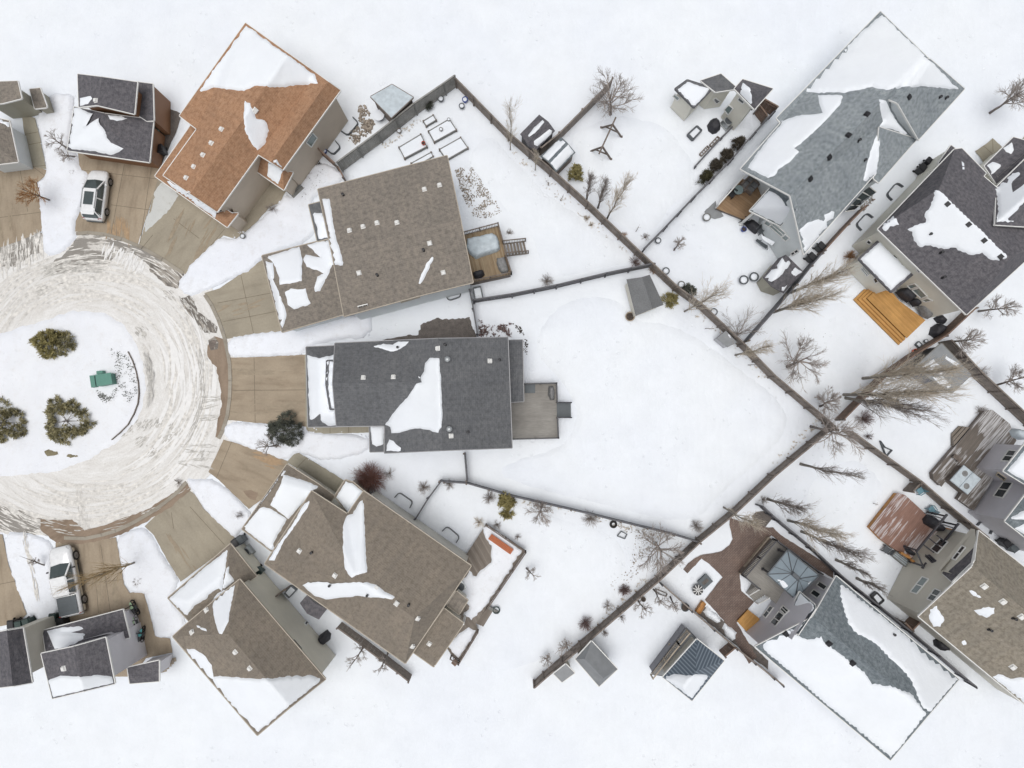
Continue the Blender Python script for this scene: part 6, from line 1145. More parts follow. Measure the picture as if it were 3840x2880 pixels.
def bin_(label, fr, x, y, rz, mat, s=1.0, group='wheeled bins by the houses', lid=None):
    p = P(fr, x, y); root = thing('wheelie_bin', label, 'bin', p, group); R = Matrix.Rotation(rz, 3, 'Z'); m = MB(); m.box(p+Vector((0,0,.5*s)), (.48*s,.55*s,.95*s), rz, 1.15); m.build('body', M[mat], root)
    l = MB(); l.box(p+R@Vector((0,-.02,1.0*s)), (.6*s,.7*s,.08*s), rz, .85); l.build('lid', M[lid or mat], root); h = MB(); h.bar(p+R@Vector((-.25*s,.36*s,.95*s)), p+R@Vector((.25*s,.36*s,.95*s)), .05); h.build('handle', M['black'], root)
    for i in (-1,1): w = MB(); w.tube([p+R@Vector((i*.24*s,.28*s,.12*s)), p+R@Vector((i*.3*s,.28*s,.12*s))], .12*s, 10); w.build('wheel', M['rubber'], root)
for _a in (('dark green bin with a snow spot at the bottom left corner house','A2',225,1225,.2,'dgreen'), ('black green bin right of the spotted one at the bottom left','A2',290,1205,.3,'dgreen'), ('low black bin at the left end of the bin row','A2',160,1222,.1,'black'), ('dark green bin at the tail of the pickup','A2',515,1165,.1,'dgreen'), ('black bin under the eave behind the pickup','A2',580,1205,.2,'black'), ('grey black bin beside the lilac house back corner','A2',345,1360,.1,'tonneau'),
  ('teal lidded bin by the rust brown wall','A0',1395,330,.1,'black','teal'), ('black bin in the gap beside the russet lower roof','A0',1375,465,.3,'black'), ('second black bin in the gap close to the russet roof corner','A0',1425,490,.2,'black'), ('black bin with grey lid at the snowy garage roof corner','Y5',150,185,.7,'black'), ('dark bin behind the black one near the snowy garage','Y5',215,145,.6,'tonneau'), ('dark green bin wedged where the two brown roofs nearly meet','Y5',460,590,.7,'dgreen'),
  ('black bin with snow on it by the dark roofed house','D0',1290,655,.8,'black'), ('black bin higher up the snowy alley by the dark roofed house','D0',1345,600,.8,'black'), ('black bin at the foot of the blue grey eave','D0',425,1320,.8,'black'), ('black bin at the alley end near the dark shed','D0',345,1410,.8,'black'), ('dark bin behind the lilac house window well','D2',2000,530,.6,'black'), ('dark bin below the first in the lilac house alley','D2',2060,570,.6,'tonneau')):
    bin_(*_a[:6], lid=_a[6] if len(_a) > 6 else None)
def ac_unit(label, fr, x, y, rz):
    p = P(fr, x, y); root = thing('air_conditioner', label, 'air conditioner', p); m = MB(); m.box(p+Vector((0,0,.4)), (.75,.75,.7), rz); m.box(p+Vector((0,0,.03)), (.95,.95,.06), rz); m.build('case', M['steel'], root); f = MB(); f.lathe(p+Vector((0,0,.755)), [(.33,0),(.33,.03),(.27,.03),(.27,.01),(.05,.01)], 16)
    for i in range(8): a = 6.283*i/8; f.bar(p+Vector((0,0,.78)), p+Vector((math.cos(a)*.3, math.sin(a)*.3, .78)), .02)
    f.build('fan_grille', M['darksteel'], root)
ac_unit('grey air conditioner in the snow gap by the snowy garage', 'Y5', 275, 330, .7); ac_unit('grey boxed heat pump below the cream house window', 'Z1', 1275, 420, .7); ac_unit('pale unit with snow by the end wall of the brown house', 'B2', 1775, 905, .6)
def transformer(label):
    root = thing('transformer_box', label, 'utility box', P('A1',880,800)); z = .85; q = [P('A1',x,y,z) for x,y in ((828,752),(955,735),(970,825),(842,848))]; m = MB(); m.prism(q, z); m.build('cabinet', M['green'], root); l = MB(); l.prism([v+Vector((0,0,.05)) for v in inset(q,-.03)[0]], .05); l.build('lid', M['green'], root)
    q = [P('A1',x,y,.6) for x,y in ((772,757),(812,753),(826,853),(788,860))]; m = MB(); m.prism(q, .6); m.build('hood', M['green'], root); q = [P('A1',x,y,.6) for x,y in ((832,717),(885,713),(888,738),(834,745))]; m = MB(); m.prism(q, .6); m.build('side_box', M['green'], root)
    b = P('A1',900,790); k = MB(); k.box((b.x-.1,b.y,.04), (2.3,1.5,.08)); k.build('base', M['gutterc'], root); c = P('A1',965,790,.5); k = MB(); k.box(c, (.06,.3,.5)); k.build('latch', M['dgreen'], root)
transformer('green utility transformer cabinet on the snowy island of the turning circle')
_t = tag(MB().tube([P('A1',1850,490), P('A1',1850,490,.08)], [.42,.4], 16).build('manhole_cover', M['timber'], None, org=P('A1',1850,490)), 'round brown manhole cover in the gutter by the driveway', 'manhole cover')
# ------------------------------------------------------------------ vehicles
class Car:
    def __init__(s, name, label, cat, at, rz): s.root = thing(name, label, cat, at, None); s.o = Vector(at); s.R = Matrix.Rotation(rz, 3, 'Z')
    def p(s, x, y, z): return s.o+s.R@Vector((x, y, z))
    def part(s, name, mb, mat, parent=None, smooth=False): return mb.build(name, M[mat], parent or s.root, smooth)
    def loft(s, st):   # x, half width at sill, half width at belt, z sill, z belt, half width at top edge, z top edge
        mb = MB(); n = 10
        for x, ws, wb, zs, zb, wt, zt in st:
            for y, z in ((-ws*.8,zs),(-ws,zs+.08),(-wb,zb),(-(wb+wt)/2-.01,(zb+zt)/2+.03),(-wt*.8,zt),(wt*.8,zt),((wb+wt)/2+.01,(zb+zt)/2+.03),(wb,zb),(ws,zs+.08),(ws*.8,zs)): mb.v.append(s.p(x, y, z))
        m = len(st)
        for i in range(m-1):
            for j in range(n): j2 = (j+1)%n; mb.f.append((i*n+j, (i+1)*n+j, (i+1)*n+j2, i*n+j2))
        mb.f.append(tuple(range(n))); mb.f.append(tuple((m-1)*n+j for j in range(n))[::-1]); return mb
    def wheel(s, x, y, r=.36, w=.24):
        sg = 1 if y > 0 else -1; c = s.p(x, y, r); ax = s.R@Vector((0,1,0)); pts = [c+ax*t for t in (-w/2, -w/2+.03, w/2-.03, w/2)]
        e = thing('wheel', None, None, c-s.o); e.parent = s.root; t = MB(); t.tube(pts, [r*.93,r,r,r*.93], 20); t.build('tyre', M['rubber'], e, False); q = MB(); q.tube([c+ax*sg*(w/2-.01), c+ax*sg*(w/2+.012)], [r*.66,r*.62], 16)
        for i in range(5): a = 6.283*i/5; d = s.R@Vector((math.cos(a),0,0))*r*.55+Vector((0,0,math.sin(a)*r*.55)); q.bar(c+ax*sg*(w/2+.015), c+ax*sg*(w/2+.015)+d, .06, .02)
        q.build('rim', M['rim'], e)
    def quad(s, name, pts, mat, th=.02, parent=None):
        q = [s.p(*v) for v in pts]; n = (q[1]-q[0]).cross(q[2]-q[0]).normalized(); c = s.p(0,0,.6); k = sum(q, Vector())/len(q)
        if n.dot(k-c) < 0: n = -n; q = q[::-1]
        m = len(q); mb = MB(); mb.add([v+n*th for v in q]+[v-n*.02 for v in q], [tuple(range(m)), tuple(range(2*m-1,m-1,-1))]+[(i, i+m, (i+1)%m+m, (i+1)%m) for i in range(m)]); return mb.build(name, M[mat], parent or s.root)
def suv(label, at, rz):
    c = Car('suv', label, 'car', at, rz)
    body = c.loft([(-2.28,.62,.7,.35,.62,.55,.78),(-2.2,.78,.85,.3,.75,.74,.98),(-1.9,.84,.92,.26,.8,.84,1.04),(-.9,.86,.93,.24,.8,.86,1.04),(.6,.86,.93,.24,.8,.86,1.02),(1.2,.85,.92,.25,.78,.82,1.0),(1.75,.82,.89,.28,.72,.74,.92),(2.12,.72,.78,.32,.62,.6,.78),(2.28,.5,.56,.36,.52,.42,.62)])
    c.part('body', body, 'carwhite', None, True)
    lo = [(1.12,.8,1.0),(.45,.84,1.02),(-1.3,.84,1.04),(-2.12,.74,1.0)]; hi = [(.42,.6,1.6),(.2,.62,1.64),(-1.2,.62,1.66),(-1.72,.58,1.6)]
    c.quad('windshield', [(1.22,-.74,1.03),(1.3,0,1.03),(1.22,.74,1.03),(.3,.6,1.62),(.3,-.6,1.62)], 'carglass'); c.quad('rear_window', [(-2.14,-.66,1.05),(-2.14,.66,1.05),(-1.74,.56,1.57),(-1.74,-.56,1.57)], 'carglass')
    for g in (-1,1): c.quad('side_window', [(.95,g*.83,1.05),(-1.85,g*.81,1.06),(-1.5,g*.64,1.56),(.3,g*.64,1.56)], 'carglass')
    r = MB(); ring_ = [(.32,-.58,1.6),(.32,.58,1.6),(.0,.66,1.62),(-1.3,.66,1.64),(-1.82,.58,1.58),(-1.82,-.58,1.58),(-1.3,-.66,1.64),(.0,-.66,1.62)]; up = [(x*.96,y*.88,z+.07) for x,y,z in ring_]
    r.add([c.p(*v) for v in ring_+up], [tuple(range(8,16))[::-1]]+[(i,i+8,(i+1)%8+8,(i+1)%8) for i in range(8)]); c.part('roof', r, 'carwhite', None)
    c.quad('sunroof', [(.0,-.4,1.7),(.0,.4,1.7),(-1.15,.4,1.72),(-1.15,-.4,1.72)], 'carglass', .015); c.quad('spoiler', [(-1.72,-.58,1.62),(-1.72,.58,1.62),(-1.98,.55,1.56),(-1.98,-.55,1.56)], 'carwhite')
    for g in (-1,1):
        m = MB()
        for a, b in (((1.2,g*.78,1.04),(.3,g*.63,1.63)),((-.5,g*.83,1.06),(-.5,g*.66,1.6)),((-2.0,g*.76,1.06),(-1.7,g*.6,1.6))): m.bar(c.p(*a), c.p(*b), .1, .07)
        c.part('pillar', m, 'carwhite'); m = MB(); m.bar(c.p(.25,g*.6,1.72), c.p(-1.45,g*.6,1.74), .05, .05); c.part('roof_rail', m, 'steel')
        m = MB(); m.box(c.p(.85,g*1.0,1.08), (.12,.2,.14), math.atan2(c.R[1][0], c.R[0][0]), .8); c.part('mirror', m, 'carwhite'); c.quad('headlight', [(2.02,g*.6,.78),(2.16,g*.46,.76),(2.2,g*.5,.66),(2.05,g*.72,.66)], 'lamp'); c.quad('tail_lamp', [(-2.2,g*.55,.98),(-2.12,g*.82,1.0),(-2.14,g*.84,.78),(-2.24,g*.6,.76)], 'tail')
        for x in (1.38,-1.35): c.wheel(x, g*.82)
    m = MB(); m.bar(c.p(2.22,-.4,.5), c.p(2.22,.4,.5), .12, .14); c.part('grille', m, 'black'); m = MB(); m.bar(c.p(-2.25,-.7,.42), c.p(-2.25,.7,.42), .16, .2); c.part('bumper', m, 'tonneau'); return c
suv('white crossover car with a dark sunroof parked before the rust walled house', P('A0', 872, 880), ang('A0', (850,1020), (882,755)))
def pickup(label, at, rz):
    c = Car('pickup_truck', label, 'pickup truck', at, rz)
    c.part('body', c.loft([(-2.95,.8,.88,.45,.8,.86,1.12),(-2.85,.86,.97,.4,.82,.93,1.16),(-1.0,.88,.98,.36,.84,.94,1.16),(.9,.88,.98,.36,.84,.94,1.14),(1.5,.88,.97,.38,.84,.9,1.14),(2.3,.86,.95,.4,.8,.84,1.1),(2.75,.8,.88,.44,.74,.72,1.0),(2.92,.62,.7,.48,.66,.55,.86)]), 'carwhite', None, True)
    c.quad('windshield', [(1.42,-.82,1.16),(1.52,0,1.16),(1.42,.82,1.16),(.5,.68,1.77),(.58,0,1.79),(.5,-.68,1.77)], 'carglass'); c.quad('rear_window', [(-1.22,-.76,1.18),(-1.22,.76,1.18),(-1.05,.64,1.72),(-1.05,-.64,1.72)], 'carglass')
    for g in (-1,1): c.quad('side_window', [(1.25,g*.9,1.17),(-1.05,g*.9,1.18),(-.9,g*.7,1.7),(.6,g*.7,1.7)], 'carglass')
    r = MB(); a = [(.5,-.64,1.76),(.5,.64,1.76),(.3,.73,1.77),(-.9,.73,1.77),(-1.15,.66,1.73),(-1.15,-.66,1.73),(-.9,-.73,1.77),(.3,-.73,1.77)]; u = [(x*.95,y*.86,z+.08) for x,y,z in a]; r.add([c.p(*v) for v in a+u], [tuple(range(8,16))[::-1]]+[(i,i+8,(i+1)%8+8,(i+1)%8) for i in range(8)]); c.part('roof', r, 'carwhite')
    c.quad('bed_cover', [(-1.3,-.82,1.19),(-1.3,.82,1.19),(-2.85,.82,1.19),(-2.85,-.82,1.19)], 'tonneau', .03); m = MB()
    for x in (-1.7,-2.1,-2.5): m.bar(c.p(x,-.8,1.225), c.p(x,.8,1.225), .03, .02)
    c.part('cover_seams', m, 'darksteel')
    for g in (-1,1):
        m = MB()
        for p, q in (((1.42,g*.86,1.16),(.5,g*.7,1.78)),((.1,g*.9,1.17),(.1,g*.72,1.74)),((-1.12,g*.86,1.18),(-1.0,g*.7,1.74))): m.bar(c.p(*p), c.p(*q), .12, .08)
        c.part('pillar', m, 'carwhite'); m = MB(); m.box(c.p(1.0,g*1.08,1.22), (.14,.26,.2), math.atan2(c.R[1][0], c.R[0][0]), .8); c.part('mirror', m, 'black'); m = MB(); m.bar(c.p(-.9,g*1.0,.42), c.p(1.25,g*1.0,.42), .1, .06); c.part('running_board', m, 'black')
        m = MB(); m.bar(c.p(-2.8,g*.985,.55), c.p(2.6,g*.955,.55), .03, .22); c.part('side_trim', m, 'beige'); c.quad('headlight', [(2.6,g*.78,1.0),(2.8,g*.6,.98),(2.85,g*.62,.82),(2.65,g*.85,.82)], 'lamp'); c.quad('tail_lamp', [(-2.92,g*.78,1.12),(-2.86,g*.95,1.12),(-2.88,g*.96,.8),(-2.95,g*.8,.8)], 'tail')
        for x in (1.9,-1.92): c.wheel(x, g*.88, .42, .28)
    m = MB(); m.bar(c.p(-2.98,-.9,.62), c.p(-2.98,.9,.62), .16, .2); c.part('bumper', m, 'steel'); m = MB(); m.bar(c.p(2.88,-.5,.7), c.p(2.88,.5,.7), .12, .3); c.part('grille', m, 'black')
pickup('white pickup truck with a dark folded bed cover on the lower left driveway', P('A2', 622, 850), ang('A2', (745,1015), (675,645)))
def dirt_bike(label, fr, a, b, col, group='small bikes by the lilac house walkway'):
    A, B = P(fr,*a), P(fr,*b); d = (B-A); L = d.length; d.normalize(); n = Vector((-d.y,d.x,0)); root = thing('dirt_bike', label, 'motorbike', (A+B)/2, group)
    def q(x, y, z): return A+d*x*L+n*y+Vector((0,0,z))
    for x in (.14,.86):
        m = MB(); k = 14
        for r0, t in ((.27,.06),): m.tube([q(x,0,.33)+d*math.cos(6.283*i/k)*r0+Vector((0,0,math.sin(6.283*i/k)*r0)) for i in range(k+1)], t, 6, False)
        m.bar(q(x,-.06,.33), q(x,.06,.33), .12); m.build('wheel', M['rubber'], root)
    m = MB(); m.bar(q(.14,0,.33), q(.25,0,.95), .07); m.bar(q(.25,0,.85), q(.6,0,.5), .09); m.bar(q(.6,0,.45), q(.86,0,.33), .06); m.box(q(.5,0,.42), (.35,.25,.3), math.atan2(d.y,d.x), .8); m.build('frame', M['darksteel'], root)
    m = MB(); m.tube([q(.02,0,.66), q(.12,0,.75), q(.26,0,.72)], [.05,.1,.07], 6); m.build('front_fender', M[col], root); m = MB(); m.tube([q(.3,0,.82), q(.42,0,.86), q(.52,0,.8)], [.08,.15,.1], 8); m.build('tank', M[col], root)
    m = MB(); m.tube([q(.48,0,.82), q(.65,0,.82), q(.92,0,.88)], [.1,.12,.07], 6); m.build('seat', M['black'], root); m = MB(); m.bar(q(.27,-.38,.98), q(.27,.38,.98), .05); m.bar(q(.27,0,.9), q(.27,0,.99), .06); m.build('handlebar', M['black'], root)
M['lime'] = gloss('pale_lime', (.45,.62,.4), .4); dirt_bike('upper small bike with a pale green fender by the lilac house walkway', 'A2', (1160,1040), (1212,1140), 'lime'); dirt_bike('lower small bike with a whitish green tank below the first', 'A2', (1185,1165), (1208,1265), 'lime'); dirt_bike('small bike with a teal front and black seat nearest the porch roof', 'A2', (1258,1265), (1246,1378), 'teal')
# ------------------------------------------------------------------ trees, shrubs and ground clutter
G1 = 'slender upright trees by the fences'; G2 = 'tall bare poplars'
for a in (('small dark bare tree in the snow left of the charcoal garage roof',('A0',588,458),('A0',410,330),(2.5,5),.9,11), ('little bare tree between the white car and the garage corner',('A0',655,522),('A0',500,510),(1.5,3.5),.7,12), ('big bare tree reaching out of the top edge behind the swing frame',('C0',850,158),('C0',872,-70),(4,7),2.3,13), ('small bare tree standing inside the wire line yard',('C0',1402,1332),('C0',1490,1215),(1.5,3),.75,14), ('broad bare tree with many grey limbs in the honey deck yard',('D1',165,680),('D1',330,610),(4,6.5),2.3,15), ('bare tree in the corner just above the fence crossing',('D1',450,1022),('D1',565,965),(3,5),1.4,16),
  ('pale bare tree leaning over the fence crossing',('D1',370,1196),('D1',760,1300),(5,9),1.9,17), ('bare dark tree at the right above the concrete roofed shed',('D1',1540,465),('D1',1905,445),(4,6.5),1.25,18), ('bare tree at the right edge beside the dark roof corner',('D1',1820,200),('D1',2185,150),(4,6.5),1.1,19), ('bare tree at the right edge below the other two',('D1',1958,848),('D1',2330,720),(4,6.5),1.2,20), ('large multi limbed bare tree at the top right corner',('D0',1920,145),('D0',2290,-90),(5,8),1.8,21), ('bare tree with fanned twigs against the drifted dark fence',('C2',262,205),('C2',235,310),(2,4),1.2,22),
  ('wide bare tree spreading its limbs in the corner by the long fence',('C2',1245,548),('C2',1300,650),(2.5,4),2.2,23), ('leafless fruit tree under the long fence nearest the dark pot',('C2',1088,1040),('C2',1165,1165),(2,3.5),.8,24), ('leafless fruit tree under the narrow trellis frame',('C2',1222,945),('C2',1335,1110),(2,4),.7,25), ('leafless fruit tree by the sloping grey fence',('C2',1368,1010),('C2',1430,1160),(2,3.5),.7,26), ('small bare tree close to the grey outbuilding side of the fence',('C2',468,1405),('C2',465,1470),(1.5,3),.95,27), ('tiny bare tree at the fence bottom end',('C2',308,1520),('C2',300,1570),(1.2,2.5),.7,28),
  ('bare tree whose crown covers the narrow snow strip at the bottom',('B2',952,1412),('B2',790,1645),(3,6),.85,29), ('bare tree at the fence near the bottom edge of the brown house',('B2',1140,1492),('B2',1050,1690),(3,6),.7,30), ('bare sapling at the snowy deck railing corner',('B2',2335,760),('B2',2420,850),(1.5,3),.6,31), ('broken bare sapling in the snow beside the pickup hood',('A2',402,745),('A2',165,655),(2,4),.45,32), ('bare tree next to the small evergreen by the tan driveway',('B1',195,1362),('B1',40,1370),(1.5,3),1.0,33)):
    tree(a[0], a[1], a[2], a[3], a[4], a[5], kind='round', nl=13 if a[4] > 1 else 9, kids=8 if a[4] > 1 else 6, r=.05+.035*a[4], split=.25)
tree('tree with dry orange leaves leaning over the far left driveway', ('A0',440,905), ('A0',150,790), (3,5.5), 1.25, 41, kind='round', nl=14, kids=8, twig='orangeleaf', r=.08, split=.3)
tree('bare vase shaped tree behind the small grey storage box', ('C1',1945,412), ('C1',1990,250), (2.5,4.5), 1.3, 42, kind='vase', nl=12, kids=5, r=.06)
for a in (('leftmost of three slender trees in the swing frame yard',('C0',640,912),('C0',690,672),(4,7),44,.10,'twig'), ('middle one of three slender trees in the swing frame yard',('C0',742,967),('C0',828,690),(4,7),45,.10,'twig'), ('rightmost and tallest of three slender trees in the swing frame yard',('C0',815,1072),('C0',1010,700),(5,9),46,.13,'aspentwig'), ('slender pale tree at the top beside the diagonal fence',('C0',-15,465),('C0',-10,20),(5,10),47,.08,'aspentwig'), ('thin pale sapling against the sheds fence corner',('C0',200,640),('C0',212,470),(2,5),48,.05,'aspentwig'), ('buff coloured aspen leaning across the long fence near the round bush',('C1',1492,202),('C1',1860,5),(6,11),49,.14,'aspentwig'), ('thinner buff aspen lower down across the long fence',('C1',1930,580),('C1',2270,490),(5,9),50,.11,'aspentwig'),
  ('pale aspen crossing the fence onto the paver terrace',('C2',1830,236),('C2',2140,410),(6,10),51,.13,'aspentwig'), ('tall fan shaped straw coloured tree arching over the pickup',('A2',1172,710),('A2',500,960),(8,14),52,.24,'straw')):
    tree(a[0], a[1], a[2], a[3], a[5], a[4], G1, 'column', 44 if a[6] == 'straw' else 26 if a[5] > .09 else 12, 5, 1 if a[6] == 'straw' else 2, 'aspenbark' if a[6] != 'twig' else 'bark', a[6], .085 if a[5] > .09 else .05, name='slender_tree')
for a in (('upper of two dense poplars beside the dark snowy shed',('D1',200,38),('D1',760,-200),61,.15,'aspentwig',34), ('lower of two dense poplars beside the dark snowy shed',('D1',48,208),('D1',650,25),62,.15,'aspentwig',34), ('tallest poplar with its trunk by the reddish fence and crown over the concrete shed',('D1',820,780),('D1',1700,700),63,.12,'aspentwig',44), ('huge spreading poplar just left of the reddish fence',('D1',655,922),('D1',1600,900),64,.15,'aspentwig',52), ('poplar with dark drooping twigs below the huge spreading one',('D1',672,950),('D1',1440,1075),65,.17,'twig',40), ('sparse lone poplar in the lower right yard near the long fence',('D1',285,1522),('D1',800,1640),66,.06,'twig',16),
  ('first bare poplar of the row along the dark board fence',('D2',0,165),('D2',360,285),67,.12,'twig',24), ('second bare poplar of the row, by the paver path bend',('D2',175,350),('D2',690,510),68,.10,'aspentwig',28), ('third bare poplar of the row along the dark board fence',('D2',290,445),('D2',850,680),69,.11,'twig',28), ('fourth bare poplar of the row, beyond the pavilion corner',('D2',590,690),('D2',900,840),70,.08,'twig',18), ('last thin poplar of the row near the olive tan house',('D2',770,850),('D2',1060,985),71,.07,'twig',14)):
    tree(a[0], a[1], a[2], (6,15), a[4], a[3], G2, 'column', int(a[6]*.85), 6, 2, 'aspenbark', a[5], .13, name='poplar_tree')
# evergreens
leafy('dense olive green shrub on the island, bare of snow', ('A1',455,480), 1.15, 1.5, 81, 'olive', 1500, size=.2); leafy('loose snow laden shrub touching the olive one on the island', ('A1',590,480), 1.0, .8, 82, 'needle', 700, size=.18); leafy('ring shaped pine shrub with snow in its hollow centre', ('A1',600,1150), 1.85, 1.15, 83, 'needle', 2300, .42, size=.2); leafy('pine shrub at the left edge of the island with snow specks', ('A1',70,1165), 1.6, 1.3, 84, 'needle', 1900, .1, size=.2)
leafy('dark evergreen at the corner of the wide tan driveway', ('B1',275,1235), 1.35, 1.8, 85, 'darkneedle', 2600, size=.15, stretch=1.1); leafy('small green pine in the swing frame yard beside the snowy shed', ('C0',540,705), .62, 2.6, 86, 'olive', 1000, shape='cone', size=.2, name='pine_tree', cat='tree'); leafy('round olive bush at the corner of the grey shed', ('C1',1362,108), .56, 1.0, 87, 'olive', 900, size=.14); leafy('blue green low spruce at the long fence near the grey shed', ('C1',1520,35), .55, .9, 88, 'darkneedle', 500, size=.16)
for i, (x, y, l, m) in enumerate(((1935,428,'uppermost of four round shrubs at the thin dark fence','dryneedle'),(1842,530,'second from the top of four round shrubs at the thin fence','dryneedle'),(1747,622,'third from the top of four round shrubs at the thin fence','dryneedle'),(1660,716,'lowest and greenest of four round shrubs at the thin fence','olive2'))):
    if 'olive2' not in M: M['olive2'] = pm('dull_olive', (.07,.065,.03), .4, 2, .8)
    leafy(l, ('C0',x,y), .42, 1.15, 90+i, m, 1000, size=.13, group='round shrubs along the thin dark fence', stretch=1.25, rz=.7)
leafy('small dark green shrub against the tall grey fence', ('B0',1505,98), .3, .7, 95, 'darkneedle', 260, size=.16); leafy('yellow green feathery conifer below the drifted dark fence', ('B2',2168,175), .62, 1.9, 96, 'olive', 900, shape='egg', size=.26); leafy('dry golden tuft under the yellow green conifer', ('B2',2172,285), .38, .5, 97, 'olive', 240, size=.22)
# bare shrubs
bush('large burgundy shrub between the middle house and the brown house', ('B1',995,1640), 1.35, 2.2, 101, 'burgundy', 260, depth=1, kids=7, r=.016); bush('small dark twisted shrub right of the burgundy one', ('B1',1155,1600), .6, .9, 102, 'twig', 26)
for i, a in enumerate((('round brown twig ball in the lower middle yard',('C2',970,945),.5,.7,'redtwig',120), ('purple twiggy bush near the lower long fence',('C2',630,1225),.6,1.2,'redtwig',90), ('small shrub between the twig ball and the long fence',('C2',825,1085),.5,.8,'twig',30), ('spiky shrub touching the drifted dark fence at its middle',('C2',678,335),.75,.7,'twig',60), ('shrub at the bottom corner of the big empty yard',('C2',1590,395),.55,1.0,'twig',60), ('purple shrub beside the fence crossing',('D1',815,1130),.85,1.1,'redtwig',90), ('small purple shrub just under the previous fence corner',('D1',860,1280),.4,.7,'redtwig',30), ('grey shrub by the tall deck of the lilac house',('D1',1825,1065),.5,.9,'twig',40), ('thin shrub at the right fence under the middle tree',('D1',1840,725),.6,.9,'twig',36), ('red brown shrub in the corner where the grey fence meets the long fence',('C0',1060,1440),.55,.8,'redtwig',60),
  ('grey shrub at the left end of the dark grey fence',('C0',300,1600),.6,.9,'twig',50), ('sparse shrub near the thin dark fence foot',('C0',1150,1220),.4,.6,'twig',24), ('spiky shrub left of the drifted dark fence corner',('B2',1450,62),.6,.7,'twig',60), ('shrub hanging on the drifted dark fence corner',('B2',1670,35),.5,.6,'twig',36), ('spiky shrub below the drifted dark fence left part',('B2',2020,150),.6,.7,'twig',60), ('dry tan shrub at the top corner of the snowy deck',('B2',1925,365),.5,.6,'aspentwig',40), ('grey shrub beyond the snowy deck railing',('B2',2085,385),.4,.5,'twig',30), ('tiny dark shrub right of the snowy deck railing',('C2',50,490),.3,.4,'twig',20), ('small bare shrub in the snow by the picket side fence',('C2',800,1315),.35,.7,'twig',26), ('little shrub close under the long fence',('C2',945,1185),.35,.7,'twig',20),
  ('tan grass tuft in the taupe house yard, upper one',('C0',645,1060),.3,.45,'aspentwig',40), ('tan grass tuft in the taupe house yard, lower one',('C0',685,1115),.25,.35,'aspentwig',30), ('rusty shrub on the long fence by the slender trees',('C0',950,1225),.45,.8,'orangeleaf',50), ('rusty shrub at the grey shed end of the long fence',('C0',1215,1510),.4,.7,'orangeleaf',40), ('bare shrub at the entrance steps of the russet roofed house',('B0',150,985),.55,.7,'twig',40), ('shrub below the tan wall of the russet roofed house',('B0',430,680),.5,.7,'twig',36), ('bare shrub beside the snowy garage roof tip',('A2',2085,300),.45,.7,'twig',30), ('shrub in the snow strip beside the tall fan shaped tree',('A2',1190,865),.5,.4,'twig',36), ('dead shrub by the kerb at the top of the tan driveway',('A2',1545,25),.4,.5,'twig',24), ('tan brush pile beside the sunroom of the ivory house',('D0',700,1390),.55,.7,'orangeleaf',80), ('dead twigs in the snow between the two garages',('A0',640,660),.3,.3,'twig',16), ('tan shrub at the end of the diagonal poplar yard fence',('C2',2170,170),.4,.6,'twig',30), ('small grey shrub in the taupe house yard near the stairs',('Y3',1300,330),.3,.45,'twig',24))):
    bush(a[0], a[1], a[2], a[3], 110+i, a[4], a[5])
for i, (fr, b, t, l) in enumerate((('C1',(1672,350),(1745,345),'thin sapling inside the big yard by the long fence, upper'),('C1',(2040,665),(2190,655),'thin sapling inside the big yard by the long fence, lower'),('C0',(420,905),(452,840),'young sapling at the taupe house side of the long fence'),('C0',(1072,1170),(1105,1108),'young sapling near the grey tail of the thin dark fence'),('C0',(318,770),(316,722),'short stick sapling below the snowy shed'),('D2',(905,200),(960,215),'tiny sapling in the red deck yard snow'))):
    tree(l, (fr,*b), (fr,*t), (.8,4), .25, 150+i, 'thin saplings in the snow', 'round', 4, 2, 1, r=.03, name='sapling')
# clutter poking through the snow
stuff('garden_soil', 'dark tilled soil clods showing through thin snow', 'B0', [(1720,640),(1830,590),(1900,640),(1960,760),(2060,880),(2120,1000),(2000,1060),(1880,1040),(1800,900),(1760,780)], 900, 'stone', .04, .12, 1); stuff('dead_plants', 'dark dead plants in snow beside the taupe roof', 'B0', [(470,620),(560,570),(620,680),(600,790),(500,830),(440,920),(390,880),(420,760)], 200, 'soil', .07, .2, 2, blades=True); stuff('dead_plants', 'dark stalks in the pink tinted snow', 'B0', [(230,1010),(400,960),(450,1040),(400,1120),(270,1120)], 60, 'soil', .06, .15, 3, blades=True)
stuff('rock_garden', 'brown rocks and dry perennials below the tan wall', 'Y2', [(480,170),(620,160),(680,330),(760,480),(700,620),(560,720),(430,830),(300,800),(330,650),(480,480)], 230, 'stone', .1, .3, 4, .14); stuff('low_juniper', 'dark low juniper clumps on the island', 'A1', [(980,540),(1090,570),(1160,640),(1200,780),(1190,900),(1130,980),(1050,960),(1010,760)], 260, 'darkneedle', .08, .2, 5, blades=True); stuff('low_juniper', 'dark low juniper clumps beside the transformer', 'A1', [(845,870),(920,930),(1020,870),(1000,960),(910,1000),(860,930)], 190, 'darkneedle', .08, .2, 6, blades=True)
stuff('snow_debris', 'dark clods in the snow by the wide bare tree', 'C2', [(900,400),(1200,440),(1300,480),(1150,640),(1110,780),(1020,880),(860,960),(830,900),(960,800),(1040,600),(1050,480)], 150, 'stone', .04, .13, 7); stuff('snow_debris', 'dark specks in the honey deck yard', 'D1', [(460,230),(700,330),(950,560),(780,690),(600,680),(300,350)], 16, 'soil', .05, .12, 8); stuff('snow_debris', 'dark clumps on the old grey deck snow', 'Z8', [(380,400),(470,470),(480,580),(400,700),(300,800),(220,700),(330,640)], 0, 'soil', .1, .2, 9)
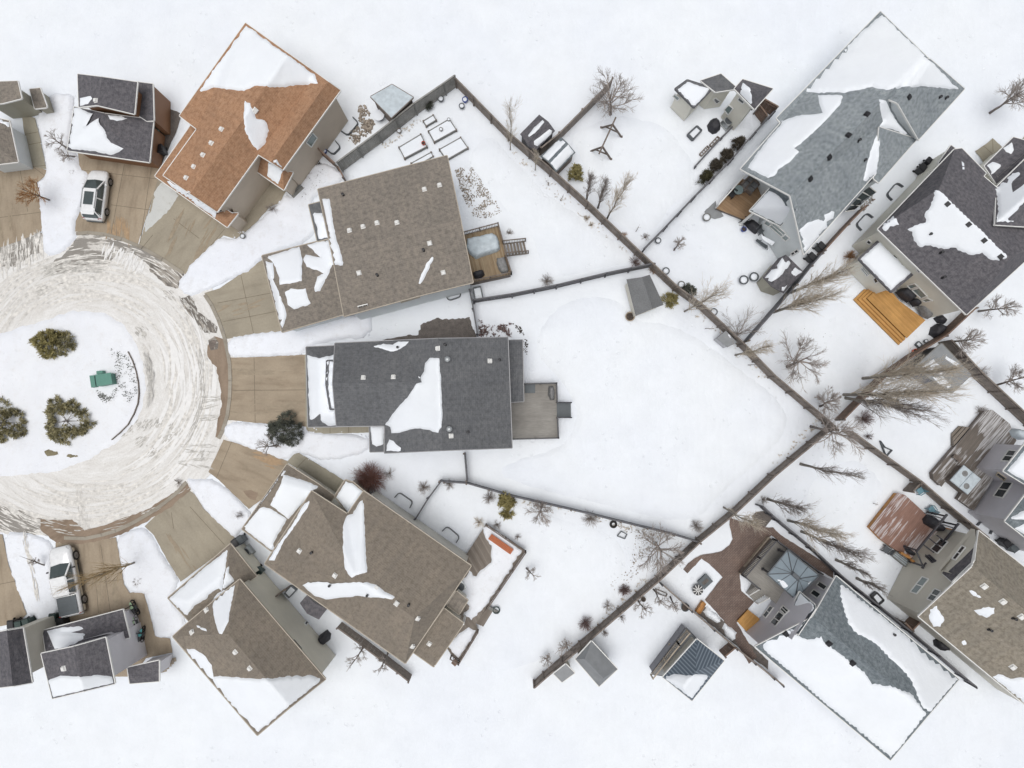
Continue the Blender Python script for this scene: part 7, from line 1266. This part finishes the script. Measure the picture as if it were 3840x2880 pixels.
stuff('leaf_litter', 'dark leaf specks in the snow by the bikes', 'A2', [(1310,1060),(1430,1080),(1490,1230),(1440,1340),(1360,1340)], 130, 'soil', .03, .08, 10); stuff('leaf_litter', 'brown specks in the snow beside the deck of the middle house', 'C1', [(0,300),(80,340),(140,480),(130,580),(90,560),(90,440)], 90, 'soil', .05, .13, 11); stuff('leaf_litter', 'dark shrub specks in snow at the deck of the brown house', 'Z8', [(170,990),(290,980),(300,1060),(220,1110),(160,1060)], 60, 'soil', .06, .14, 12, blades=True)
stuff('bare_brush', 'reddish brush stubble in snow by the gravel bed', 'B1', [(1920,280),(2040,330),(2212,300),(2212,420),(1930,415)], 130, 'redtwig', .08, .2, 13, blades=True); stuff('dead_plants', 'grey dead plants on the edge of the alley fence', 'D0', [(800,960),(900,860),(910,900),(830,990),(790,1010)], 60, 'stone', .06, .14, 14, blades=True)

for i, (fr, poly, n) in enumerate((('A0', [(400,0),(640,0),(600,450),(690,620),(750,760),(650,1080),(560,1340),(390,1390),(340,900),(400,650),(320,200)], 260), ('B0', [(-560,1480),(-380,1310),(-280,1230),(0,1110),(240,870),(420,720),(700,680),(460,960),(500,1220),(50,1380),(-200,1560)], 420), ('A2', [(1040,500),(1240,410),(1540,850),(1460,1020),(1620,1230),(1370,1350),(1260,980),(1080,880)], 300), ('B1', [(-250,1170),(420,1190),(980,1280),(980,1420),(600,1500),(260,1480)], 260), ('B1', [(-240,450),(220,400),(900,220),(1000,400),(430,490),(400,570),(-220,595)], 260), ('A2', [(40,450),(440,560),(480,950),(490,1230),(240,1140),(90,720)], 220), ('A1', [(-40,450),(330,330),(900,250),(1200,560),(1230,900),(1000,1300),(500,1560),(-40,1600)], 420))):
    stuff('snow_lumps', 'small snow lumps scattered over the shovelled banks', fr, poly, n, 'bank', .06, .2, 200+i, .12)
for i, (fr, poly, n) in enumerate((('C0', [(0,420),(330,720),(660,1010),(1180,1480),(1120,1480),(600,1050),(280,800),(0,520)], 90), ('C2', [(0,125),(500,250),(1370,460),(1590,530),(1570,600),(1300,520),(500,300),(0,200)], 110), ('C2', [(1240,850),(600,1410),(560,1380),(900,1060),(1200,780)], 70), ('C1', [(1600,160),(2212,760),(2150,800),(1560,220)], 40), ('D1', [(470,1150),(0,1600),(0,1540),(440,1100)], 50), ('B0', [(1080,420),(1400,190),(1430,230),(1120,460)], 40))):
    stuff('dry_grass_tips', 'dry grass tips poking through the snow along a fence', fr, poly, n, 'aspentwig', .05, .14, 240+i, blades=True)
